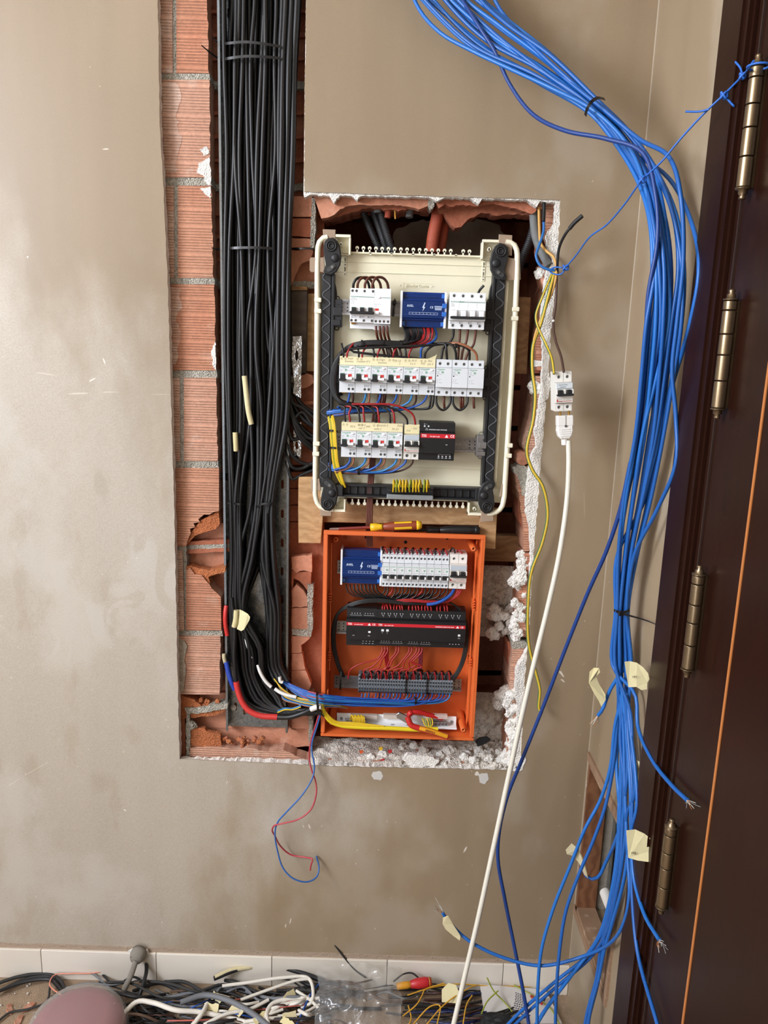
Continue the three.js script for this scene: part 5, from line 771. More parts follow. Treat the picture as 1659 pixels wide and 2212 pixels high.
{ // top row: four-pole switch
  const a = rectAt(973, 630, 1047, 712, ZF), H = a.h, w = a.w, g = thing('four_pole_switch', 'white four-pole isolating switch with a black crossbar in the top row', 'switch', V(a.cx, a.y0, ZF - 0.062)), D = 0.05, N = 0.062;
  mesh('case', profX([[0, 0], [D - 0.008, 0], [D - 0.008, H * 0.22], [N, H * 0.23], [N, H * 0.77], [D - 0.008, H * 0.78], [D - 0.008, H], [0, H]], w - 0.0006), whiteCase, g);
  const xs = [-0.375, -0.125, 0.125, 0.375], hb = xs.map((x) => [x * w, H * 0.095]), ht = xs.map((x) => [x * w, H * 0.905]);
  mesh('terminal_plate', holePlate(w - 0.0008, H * 0.218, 0.008, 0, H * 0.109, D, hb, 0.0034), whiteCase, g); mesh('terminal_plate', holePlate(w - 0.0008, H * 0.215, 0.008, 0, H * 0.89, D, ht, 0.0034), whiteCase, g);
  for (const [x, y] of [...hb, ...ht]) mesh('terminal_screw', screwGeo(x, y, D - 0.006, 0.0029), screwM, g);
  for (const [x, y] of [...hb, ...ht]) { const t = new THREE.TorusGeometry(0.0046, 0.0004, 5, 18); t.translate(x, y, D); mesh('terminal_ring', t, greyCase, g); }
  xs.forEach((x) => marks(g, x * w - 0.002, H * 0.185, D + 0.0002, 0.008));
  print(g, prSw, w * 0.98, H * 0.24, 0, H * 0.64, N);
  xs.forEach((x) => mesh('toggle', rbox(w * 0.15, H * 0.17, 0.011, 0.002, x * w + 0.001, H * 0.415, N + 0.004), whiteCase, g));
  mesh('crossbar', rbox(w * 0.95, H * 0.062, 0.012, 0.0012, 0, H * 0.305, N + 0.006), blackSoft, g); mesh('crossbar_frame', [box(w * 0.98, 0.0012, 0.003, 0, H * 0.25, N + 0.001), box(w * 0.98, 0.0012, 0.003, 0, H * 0.515, N + 0.001)], whiteCase, g);
}
// blue clear-lid distribution blocks
const blueLid = phys({ color: new THREE.Color().setRGB(0.035, 0.15, 0.56), roughness: 0.16, transmission: 0.82, thickness: 0, ior: 1.45 }), blueSolid = std(0x102f74, 0.35), nickel = std(0xb7bcc4, 0.3, { metalness: 0.85 });
function blueBlock(x0, y0, x1, y1, z, label) {
  const r = rectAt(x0, y0, x1, y1, z), w = r.w, H = r.h, g = thing('terminal_distributor', label, 'terminal block', V(r.cx, r.y0, z - 0.05));
  for (const s of [-1, 1]) mesh('end_cheek', rbox(0.005, H * 1.04, 0.046, 0.001, s * (w / 2 - 0.0025), H * 0.5, 0.022), whiteCase, g);
  mesh('base', box(w - 0.012, H * 0.94, 0.012, 0, H * 0.5, 0.006), blueSolid, g);
  for (let k = 0; k < 4; k++) { const y = H * (0.09 + k * 0.27), zz = 0.014 + (k === 1 || k === 2 ? 0.014 : 0), bar = mesh('terminal_bar', box(w * 0.88, H * 0.075, 0.012, 0, y, zz), nickel, g); const l = []; for (let i = 0; i < 10; i++) l.push(cyl(0.0026, 0.003, 'z', w * (-0.4 + i * 0.0888), y, zz + 0.0072, 10)); mesh('bar_screw', l, screwM, bar); }
  const lid = [[0.040, H * 0.0], [0.030, H * 0.01], [0.030, H * 0.17], [0.050, H * 0.25], [0.050, H * 0.72], [0.036, H * 0.80], [0.034, H * 0.97], [0.02, H]].map((p) => p);
  const sh = [[0.022, 0], [0.034, 0.0], [0.034, H * 0.2], [0.048, H * 0.26], [0.048, H * 0.74], [0.036, H * 0.80], [0.036, H], [0.022, H], [0.022, H - 0.002], [0.034, H - 0.002], [0.034, H * 0.79], [0.046, H * 0.73], [0.046, H * 0.27], [0.032, H * 0.21], [0.032, 0.002], [0.022, 0.002]];
  const lidMesh = mesh('lid', profX(sh, w - 0.009, 0), blueLid, g);
  mesh('lid_rib', [box(w - 0.01, 0.0016, 0.003, 0, H * 0.22, 0.042), box(w - 0.01, 0.0016, 0.003, 0, H * 0.78, 0.04), box(w - 0.01, 0.0016, 0.002, 0, H * 0.34, 0.0485), box(w - 0.01, 0.0016, 0.002, 0, H * 0.88, 0.0365)], blueSolid, lidMesh);
  for (const [x, y, zz] of [[-0.44, 0.1, 0.036], [0.44, 0.1, 0.036], [0.44, 0.9, 0.038], [0.45, 0.38, 0.049], [0.45, 0.62, 0.049]]) mesh('lid_latch', rbox(0.010, 0.010, 0.004, 0.001, x * w, y * H, zz), std(0x2a66b8, 0.35), lidMesh);
  const ink = std(0xc9d6ea, 0.6), L = [];
  L.push(textGeo('AVEL', H * 0.062, 0.0003, -w * 0.36, H * 0.57, 0.0482), textGeo('CE', H * 0.06, 0.0003, w * 0.14, H * 0.54, 0.0482));
  const bolt = extr([[0.002, 0.012], [-0.003, 0.0], [0.0, 0.0], [-0.002, -0.008], [0.004, 0.002], [0.001, 0.002], [0.004, 0.011]], 0.0003, 0); bolt.translate(0, H * 0.55, 0.0482); L.push(bolt);
  for (let i = 0; i < 4; i++) L.push(box(w * 0.17 - i * 0.001, 0.0012, 0.0003, w * 0.32, H * (0.60 - i * 0.032), 0.0484));
  for (let i = 0; i < 2; i++) L.push(box(w * 0.62, 0.0005, 0.0003, 0, H * (0.36 + i * 0.055), 0.0484)); for (let i = 0; i < 9; i++) L.push(box(0.0005, H * 0.055, 0.0003, w * (-0.31 + i * 0.0775), H * 0.387, 0.0484));
  mesh('lid_print', L, ink, lidMesh);
  return g;
}
blueBlock(866, 629, 963, 708, 0.035, 'blue clear-lidded terminal distributor in the top row of the cream board');
// earth bar with its black trough along the bottom of the board
{
  const r = rectAt(727, 1046, 1040, 1082, 0.004), g = thing('earth_bar', 'black ribbed trough with an earth terminal bar along the bottom of the board', 'earth bar', V(r.cx, r.y0, ZP));
  const w = r.w, H = r.h; mesh('trough', profX([[0.002, 0], [0.034, 0], [0.034, 0.004], [0.02, 0.006], [0.02, H - 0.006], [0.03, H - 0.004], [0.03, H], [0.002, H]], w, 0.0005), railBlack, g);
  for (let i = 0; i < 19; i++) { const x = -w / 2 + 0.012 + i * (w - 0.024) / 18; if (Math.abs(x) < w * 0.16) continue; mesh('rib', rbox(0.0035, H - 0.012, 0.005, 0.0008, x, H / 2, 0.022), blackSoft, g); }
  const b = rectAt(836, 1048, 936, 1090, 0.02), bx = b.cx - r.cx; mesh('terminal_comb', [rbox(b.w, H * 0.5, 0.03, 0.001, bx, H * 0.72, 0.03)], blackCase, g);
  mesh('clear_cover', rbox(b.w, H * 0.42, 0.018, 0.003, bx, H * 0.16, 0.036), phys({ color: 0xb9bdbd, roughness: 0.2, transmission: 0.5, thickness: 0 }), g);
  mesh('comb_slot', Array.from({ length: 13 }, (_, i) => box(0.0028, 0.008, 0.002, bx - b.w * 0.36 + i * b.w * 0.06, H * 0.62, 0.0452)), darkHole, g);
  for (const s of [-1, 1]) mesh('bar_screw', screwGeo(bx + s * b.w * 0.44, H * 0.72, 0.046, 0.0045), std(0x3b3d40, 0.4, { metalness: 0.6 }), g);
  for (const s of [-1, 1]) mesh('end_bracket', rbox(0.02, H * 0.9, 0.03, 0.002, s * (w / 2 - 0.006), H * 0.5, 0.024), blackSoft, g);
}
// ---------- wiring of the cream board ----------
const WC = { black: std(0x131314, 0.42), brown: std(0x5a2c1c, 0.45), dbrown: std(0x3a1d15, 0.45), red: std(0x9a1b1d, 0.42), blue: std(0x1b4fa0, 0.42), lblue: std(0x2a78b4, 0.42), tan: std(0x9a6243, 0.45), yellow: std(0xd6b21f, 0.45), ygreen: std(0x8f9a2a, 0.45), navy: std(0x14224e, 0.45), pink: std(0x9c3a4a, 0.45) };
const ord = ['first', 'second', 'third', 'fourth', 'fifth', 'sixth', 'seventh', 'eighth', 'ninth', 'tenth', 'eleventh', 'twelfth'];
function wire(pts, r, c, label, group, seg) { return cable('wire', pts, r, WC[c], label, 'wire', group, seg); }
{ // feed loops over the three-pole breaker
  [[763, 'black'], [772, 'brown'], [788, 'brown'], [804, 'brown']].forEach(([x, c], i) => wire([[x, 626, 0.03], [x + 1, 612, 0.036], [x + 8, 602 - i * 0.5, 0.036], [x + 22, 600, 0.026], [x + 32, 610, 0.014], [x + 36, 630, 0.004]], 0.0031, c, c === 'black' ? 'black feed wire looping over the three-pole breaker' : 'brown feed wire looping over the three-pole breaker, ' + ord[i - 1] + ' from the left', c === 'black' ? undefined : 'brown feed loops'));
  [812, 820, 828, 836].forEach((x, i) => wire([[x, 704, 0.03], [x + 1, 718, 0.03], [x + 5, 734, 0.02], [x + 14, 750, 0.01], [x + 20, 772, 0.008]], 0.0029, 'brown', 'brown wire below the leakage unit, ' + ord[i] + ' from the left', 'brown wires below the leakage unit'));
  wire([[1033, 634, 0.02], [1037, 626, 0.03], [1045, 617, 0.035]], 0.003, 'black', 'cut black wire end sticking out above the four-pole switch');
  [[980, 'black', [[978, 728], [968, 744], [958, 752], [953, 776]]], [994, 'brown', [[993, 728], [991, 748], [990, 764], [989, 780]]], [1011, 'brown', [[1009, 728], [1006, 742], [1000, 756], [996, 780]]], [1028, 'brown', [[1026, 730], [1022, 746], [1012, 760], [1004, 780]]]].forEach(([x, c, q], i) => wire([[x, 708, 0.03], ...q.map(([a, b]) => [a, b, 0.028])], 0.0029, c, c + ' wire below the four-pole switch, ' + ord[i] + ' from the left'));
  [[948, 751], [960, 966], [985, 985], [1012, 1014]].forEach(([a, x], i) => wire([[934, 742 + i, 0.03], [i === 0 ? 948 : 950 + i * 12, 744, 0.04], [x - 2, 756, 0.042], [[952, 966, 986, 1014][i], 780, 0.034]], 0.0029, 'black', 'black wire arching onto the plain middle row modules, ' + ord[i] + ' from the left', 'black arches onto the plain modules'));
  wire([[968, 742, 0.034], [990, 742, 0.044], [1012, 750, 0.046], [1028, 764, 0.042], [1031, 782, 0.034]], 0.0029, 'tan', 'reddish brown wire arching onto the last plain module');
  wire([[938, 706, 0.01], [943, 722, 0.02], [940, 734, 0.03], [922, 745, 0.04], [911, 752, 0.04], [909, 776, 0.034]], 0.0027, 'blue', 'blue wire from the blue distributor to the sixth middle row breaker');
  wire([[948, 742, 0.03], [930, 750, 0.042], [920, 760, 0.042], [917, 776, 0.034]], 0.0027, 'black', 'black wire entering the sixth middle row breaker');
}
{ // the black loom round the left of the rows
  for (let i = 0; i < 13; i++) {
    const x0 = 872 + i * 3.1, o = (i % 5 - 2) * 2.3, z = 0.012 + (i % 4) * 0.0052, end = i % 3;
    const pts = [[x0, 704, 0.008], [x0 + 4, 722, 0.018], [x0 + 2 - i, 736, z + 0.01], [866, 743 + o, z + 0.012], [820, 741 + o, z + 0.012], [782, 743 + o, z + 0.008], [752, 752 + o, z], [733 + o * 0.5, 768, z], [722 + o, 795, z - 0.004], [718 + o, 825, z - 0.006], [722 + o, 850, z - 0.004], [736, 868 - o, z], [762, 876 - o, z]];
    if (end === 0) pts.push([790, 877 - o, z]); else if (end === 1) pts.push([800, 878 + o, z], [815, 880 + o, z - 0.006]);
    wire(pts, 0.0025, i === 4 || i === 9 ? 'dbrown' : 'black', 'thin black wire in the loom sweeping round the left of the rows', 'loom wires round the left of the rows', 80);
  }
  for (let i = 0; i < 7; i++) { const x0 = 912 + i * 3.4; wire([[x0, 704, 0.008], [x0 + 2, 720, 0.016 + 0.002 * i], [x0 - 2, 734, 0.026], [x0 - 18 - i, 742 + i * 0.8, 0.028], [x0 - 46, 745 + i, 0.022], [x0 - 70, 744 + i, 0.016]], 0.0025, i % 3 === 2 ? 'black' : 'red', 'red wire gathered below the blue distributor', 'red wires below the blue distributor'); }
  // tails into the middle row
  const tails = [[742, 'black'], [750, 'red'], [775, 'black'], [783, 'red'], [808, 'black'], [816, 'red'], [840, 'black'], [850, 'red'], [877, 'black'], [884, 'red']];
  tails.forEach(([x, c], i) => { wire([[x + (i % 2 ? 14 : -4), 742, 0.03], [x + (i % 2 ? 6 : -2), 752, 0.038], [x, 764, 0.04], [x, 780, 0.034]], 0.0023, c, c + ' wire entering the top of the ' + NTH[i >> 1] + ' middle row breaker', 'wire pairs entering the middle row'); });
  for (const [x, i] of [[858, 0], [866, 1]]) wire([[842 + i * 6, 744, 0.02], [x - 4, 752, 0.03], [x, 764, 0.032], [x + 2, 780, 0.03]], 0.0026, 'dbrown', 'dark brown wire dropping behind the middle row, ' + (i ? 'right' : 'left') + ' one of two');
  // below the middle row
  [[755, 762], [790, 797], [822, 830], [857, 864], [890, 898], [922, 0]].forEach(([a, b], i) => {
    wire([[a, 846, 0.03], [a - 1, 858, 0.03], [a - 5 - i, 870, 0.024], [a - 26 - i * 4, 880 + i * 0.7, 0.016], [740 + i * 2, 884 + i, 0.01], [708, 889 + i, 0.0], [690, 893 + i, -0.02]], 0.0025, i % 3 === 1 ? 'lblue' : 'blue', 'blue wire leaving the underside of the ' + NTH[i] + ' middle row breaker', 'blue wires under the middle row');
    if (b) wire([[b, 846, 0.03], [b + 1, 858, 0.028], [b - 2, 872, 0.02], [b - 24, 884, 0.012], [742, 890 + i, 0.004], [708, 894 + i, -0.006]], 0.0023, i % 2 ? 'tan' : 'dbrown', 'brown wire leaving the underside of the ' + NTH[i] + ' middle row breaker', 'brown wires under the middle row');
  });
  for (let i = 0; i < 4; i++) wire([[818 + i * 5, 852, 0.012], [816 + i * 5, 868, 0.012], [808 + i * 4, 890, 0.006], [802 + i * 3, 940, -0.002], [800 + i * 3, 1000, -0.01], [796 + i * 3.2, 1040, -0.012], [794 + i * 3.2, 1095, -0.012], [792 + i * 3.4, 1140, -0.012], [794 + i * 3, 1180, -0.03]], 0.0026, 'brown', 'brown wire running down behind the bottom row to the orange box', 'brown wires down to the orange box');
  // loops under the plain modules
  [[942, 973], [978, 1010]].forEach(([a, b], i) => wire([[a, 852, 0.03], [a + 1, 872, 0.034], [a + 8, 883, 0.036], [(a + b) / 2, 886, 0.036], [b - 8, 882, 0.036], [b - 1, 872, 0.034], [b, 852, 0.03]], 0.0028, 'black', 'black wire hanging in a U below the plain modules, ' + (i ? 'right' : 'left') + ' loop'));
  for (const [x, i] of [[930, 0], [936, 1]]) wire([[x, 850, 0.028], [x, 866, 0.03], [x - 4, 880, 0.026], [x - 30, 884, 0.018], [x - 70, 880, 0.012]], 0.0026, 'black', 'black wire dropping beside the sixth middle row breaker, ' + (i ? 'right' : 'left') + ' one');
  [959, 995, 1000, 1023].forEach((x, i) => wire([[x, 854, 0.026], [x, 868, 0.028], [x + 1, 882, 0.024]], 0.003, 'brown', 'short brown wire stub below the plain modules, ' + ord[i] + ' from the left', 'brown stubs below the plain modules'));
  // into the bottom row
  [[746, 'black', 742], [756, 'red', 756], [777, 'black', 768], [787, 'red', 782], [812, 'black', 794], [819, 'red', 812], [843, 'black', 826], [852, 'red', 840]].forEach(([x, c, s], i) => wire([[s - 12, 876, 0.026], [s + 2, 880, 0.032], [x - 2, 892, 0.036], [x, 906, 0.036], [x, 920, 0.032]], 0.0023, c, c + ' wire dropping into the top of the ' + NTH[i >> 1] + ' bottom row breaker'));
  wire([[764, 874, 0.03], [800, 874, 0.034], [840, 880, 0.036], [866, 892, 0.036], [879, 906, 0.036], [880, 920, 0.032]], 0.0023, 'black', 'black wire entering the ivory two-pole breaker');
  wire([[760, 873, 0.034], [800, 873, 0.038], [846, 874, 0.04], [874, 883, 0.04], [892, 896, 0.038], [898, 920, 0.032]], 0.0024, 'red', 'long red wire arching to the ivory two-pole breaker');
  // below the bottom row
  [[757, 764], [790, 797], [824, 831], [857, 864], [878, 892]].forEach(([a, b], i) => {
    wire([[a, 986, 0.03], [a - 2, 998, 0.03], [a - 12, 1008, 0.026], [a - 34, 1015 + i, 0.018], [738 + i * 3, 1014 + i, 0.012], [714, 1004 + i * 2, 0.0]], 0.0026, i % 2 ? 'lblue' : 'blue', 'blue wire leaving the underside of the ' + NTH[i] + ' bottom row breaker', 'blue wires under the bottom row');
    wire([[b, 986, 0.03], [b - 1, 1000, 0.028], [b - 14, 1012, 0.02], [b - 40, 1020, 0.012], [742, 1018 + i, 0.006], [714, 1008 + i * 2, -0.006]], 0.0022, i === 4 ? 'dbrown' : 'tan', 'brown wire leaving the underside of the ' + NTH[i] + ' bottom row breaker', 'brown wires under the bottom row');
  });
  for (let i = 0; i < 7; i++) wire([[706, 884 + i * 2.5, -0.004], [730, 886 + i * 2, 0.004], [760, 884 + i * 1.4, 0.008], [792, 880 + i, 0.01]], 0.0023, ['blue', 'navy', 'blue', 'lblue', 'tan', 'blue', 'navy'][i], 'blue wire in the loom between the two lower rows', 'blue loom between the two lower rows');
  for (let i = 0; i < 6; i++) wire([[708, 1000 + i * 3, -0.002], [736, 1008 + i * 2.2, 0.006], [776, 1013 + i * 1.4, 0.01], [812, 1014 + i, 0.012]], 0.0023, ['blue', 'blue', 'tan', 'navy', 'lblue', 'blue'][i], 'blue wire in the loom under the bottom row', 'blue loom under the bottom row');
  // earth wires down the left
  for (let i = 0; i < 10; i++) { const o = (i % 5) * 2.6, z = 0.002 + (i >> 2) * 0.006; wire([[706 + o, 894 - i, -0.01], [712 + o, 915, z], [714 + o, 940, z + 0.004], [717 + o * 0.9, 968, z + 0.004], [720 + o, 1000, z + 0.002], [726 + o, 1022, z], [736 + o * 0.6, 1042, z - 0.004], [746, 1052, z - 0.01]], 0.0025, i % 4 === 2 ? 'ygreen' : 'yellow', 'yellow earth wire in the loom down the left of the board', 'yellow earth loom'); }
  for (let i = 0; i < 11; i++) { const x = 851 + i * 6.8 + (i > 4 ? 2 : 0) + (i > 8 ? 3 : 0); wire([[x + 3, 1062, 0.006], [x + 2, 1046, 0.014], [x, 1037, 0.024], [x - 1, 1042, 0.034], [x - 1 - (i % 3), 1052, 0.034], [x - 2, 1062, 0.026]], 0.0022, i % 4 === 1 ? 'ygreen' : 'yellow', NTH[i] + ' yellow wire loop from the left on the earth bar', 'yellow loops into the earth bar'); }
}
tie([[707, 931, 0.006], [714, 930, 0.018], [722, 931, 0.018], [729, 932, 0.004]], 0.0045, [[708, 931, 0.012], [705, 929, 0.01], [702, 929, 0.01]], 'black cable tie on the yellow earth loom, upper of two');
tie([[710, 968, 0.006], [718, 967, 0.02], [726, 968, 0.02], [733, 969, 0.004]], 0.0045, [[730, 968, 0.014], [735, 968, 0.012], [738, 968, 0.012]], 'black cable tie on the yellow earth loom, lower of two');
tie([[852, 655, -0.004], [851, 662, 0.002], [849, 684, 0.003]], 0.005, [[852, 653, 0.0], [853, 648, 0.002], [853, 645, 0.002]], 'black cable tie end standing on the rail beside the leakage unit');
for (const [x, y, n] of [[782, 743, 'left'], [826, 741, 'middle'], [866, 744, 'right']]) tie([[x - 1, y - 9, 0.012], [x, y - 7, 0.04], [x + 1, y, 0.044], [x + 1, y + 8, 0.04], [x, y + 10, 0.012]], 0.0045, null, 'black cable tie on the loom above the middle row, ' + n + ' one of three');
tie([[775, 872, 0.01], [774, 880, 0.034], [775, 888, 0.03], [776, 894, 0.006]], 0.006, null, 'black cable tie gathering the loom between the two lower rows');
tie([[775, 1008, 0.004], [774, 1014, 0.024], [775, 1022, 0.022], [776, 1026, 0.002]], 0.0055, null, 'black cable tie gathering the loom under the bottom row');
tie([[984, 740, 0.03], [985, 744, 0.05], [986, 752, 0.048]], 0.005, null, 'black cable tie on the wires below the four-pole switch');

// ---------- orange box ----------
const orange = std(0xd9682f, 0.5), orangeIn = orange;
const OB = (() => { const z = 0.014, tl = W(703, 1146, z), tr = W(1050, 1157, z), br = W(1023, 1601, z), bl = W(689, 1590, z); return { x0: (tl.x + bl.x) / 2, x1: (tr.x + br.x) / 2, y1: (tl.y + tr.y) / 2, y0: (bl.y + br.y) / 2 }; })();
const OZF = 0.014, OZB = -0.082;
{
  const { x0, x1, y0, y1 } = OB, cx = (x0 + x1) / 2, cy = (y0 + y1) / 2, w = x1 - x0, h = y1 - y0;
  const g = thing('junction_box', 'open orange plastic flush box full of breakers and control modules', 'electrical box', V(cx, y0, OZB)), D = OZF - OZB;
  const rect = (a, b, c, d) => [[a, b], [c, b], [c, d], [a, d]];
  mesh('back_panel', box(w - 0.03, h - 0.03, 0.003, 0, h / 2, 0.0015), orange, g);
  // walls lean in towards the back; the left one is notched for the cables
  const wall = (pts, name = 'side_wall') => { const [a, b, c, d] = pts, th = 0.0035, n = b.clone().sub(a).cross(d.clone().sub(a)).normalize().multiplyScalar(th); const q = [a, b, c, d, a.clone().add(n), b.clone().add(n), c.clone().add(n), d.clone().add(n)], ge = new THREE.BufferGeometry(); ge.setAttribute('position', new THREE.Float32BufferAttribute(q.flatMap((p) => [p.x, p.y, p.z]), 3)); ge.setIndex([0, 1, 2, 0, 2, 3, 4, 6, 5, 4, 7, 6, 0, 4, 5, 0, 5, 1, 1, 5, 6, 1, 6, 2, 2, 6, 7, 2, 7, 3, 3, 7, 4, 3, 4, 0]); const nn = ge.toNonIndexed(); nn.computeVertexNormals(); nn.setAttribute('uv', new THREE.Float32BufferAttribute(new Float32Array(nn.attributes.position.count * 2), 2)); return mesh(name, nn, orange, g); };
  const i = 0.004, b = 0.014, X = w / 2, ny0 = W(700, 1542, 0).y - y0, ny1 = W(700, 1502, 0).y - y0;
  wall([V(-X + i, ny1, D), V(-X + b, ny1, 0), V(-X + b, h - b, 0), V(-X + i, h - i, D)]); wall([V(-X + i, i, D), V(-X + b, b, 0), V(-X + b, ny0, 0), V(-X + i, ny0, D)]); wall([V(-X + i + 0.006, ny0, D * 0.4), V(-X + b, ny0, 0), V(-X + b, ny1, 0), V(-X + i + 0.006, ny1, D * 0.4)]);
  wall([V(X - b, b, 0), V(X - i, i, D), V(X - i, h - i, D), V(X - b, h - b, 0)]);
  wall([V(-X + b, h - b, 0), V(X - b, h - b, 0), V(X - i, h - i, D), V(-X + i, h - i, D)]); wall([V(-X + i, i, D), V(X - i, i, D), V(X - b, b, 0), V(-X + b, b, 0)]);
  // rim: four bars
  const R = 0.0105, rd = 0.01; mesh('rim_bar', rbox(w, R, rd, 0.0015, 0, h - R / 2, D - rd / 2), orange, g); mesh('rim_bar', rbox(w, 0.008, rd, 0.0015, 0, 0.004, D - rd / 2), orange, g); mesh('rim_bar', rbox(R, h - 2 * R, rd, 0.0015, X - R / 2, h / 2, D - rd / 2), orange, g);
  mesh('rim_bar', rbox(R, h - R - ny1, rd, 0.0015, -X + R / 2, (h - R + ny1) / 2, D - rd / 2), orange, g); mesh('rim_bar', rbox(R, ny0 - R, rd, 0.0015, -X + R / 2, (ny0 + R) / 2, D - rd / 2), orange, g);
  mesh('inner_ledge', box(0.003, h - 0.04, 0.004, X - 0.018, h / 2, D - 0.03), orange, g); mesh('inner_ledge', box(0.003, h * 0.62, 0.004, -X + 0.018, h * 0.62, D - 0.03), orange, g);
  // corner posts with screw bosses
  for (const [sx, py, len] of [[-1, h - 0.03, 0.06], [1, h - 0.034, 0.095], [-1, 0.034, 0.085], [1, 0.03, 0.095]]) { const x = sx * (X - 0.028); mesh('corner_post', new THREE.LatheGeometry([[0.002, len - 0.008], [0.002, len], [0.0072, len], [0.0078, len - 0.02], [0.0105, 0]].map((q) => new THREE.Vector2(...q)), 16).rotateX(Math.PI / 2).translate(x, py, 0.002), orange, g); }
  // little ribbed spacers on both sides
  for (const f of [0.69, 0.405]) for (const s of [-1, 1]) for (let k = 0; k < 4; k++) mesh('spacer_rib', rbox(0.008, 0.0022, 0.03, 0.0004, s * (X - 0.017), h * f - k * 0.0065 - (s > 0 ? 0.008 : 0), D * 0.62), orange, g);
  for (const [px, py, r] of [[876, 1171, 0.0042], [966, 1163, 0.0035], [1017, 1558, 0.0028]]) { const q = W(px, py, OZB + 0.003); mesh('knockout', cyl(r, 0.0012, 'z', q.x - cx, q.y - y0, 0.0034, 14), darkHole, g); }
  for (const [px, py] of [[746, 1160], [770, 1170], [998, 1164], [970, 1180], [730, 1420], [1010, 1480]]) { const q = W(px, py, OZB + 0.003); mesh('moulded_stud', new THREE.TorusGeometry(0.0035, 0.0012, 6, 12).translate(q.x - cx, q.y - y0, 0.0035), orange, g); }
}
const OF = 0.003;                                               // device fronts in the orange box
dinRail(W(728, 1218, -0.04).x, W(1009, 1228, -0.04).x, W(868, 1232, -0.04).y, -0.06, 'zinc rail carrying the top row in the orange box');
dinRail(W(726, 1358, -0.04).x, W(1004, 1368, -0.04).x, W(865, 1363, -0.04).y, -0.06, 'zinc rail behind the black control modules');
dinRail(W(721, 1474, -0.04).x, W(998, 1484, -0.04).x, W(860, 1481, -0.04).y, -0.06, 'zinc rail carrying the grey terminals in the orange box');
blueBlock(736, 1190, 824, 1266, OF - 0.006, 'blue clear-lidded terminal distributor in the orange box');
{
  const a = W(826, 1196, OF), b = W(972, 1201, OF), w = (b.x - a.x) / 9, y1 = W(899, 1199, OF).y, y0 = W(899, 1272, OF).y, p = mcbKind(w, y1 - y0);
  for (let i = 0; i < 9; i++) put(p, 'miniature_breaker', V(a.x + w * (i + 0.5), y0, OF - 0.058), 'slim grey breaker in the orange box, ' + ord[i] + ' of nine from the left', 'circuit breaker', 'slim breakers in the orange box');
  const q = rectAt(973, 1200, 1007, 1276, OF), l = twoPoleKind(q.w, q.h); put(l, 'two_pole_breaker', V(q.cx, q.y0, OF - 0.060), 'ivory two-pole breaker at the right end of the row in the orange box', 'circuit breaker');
}
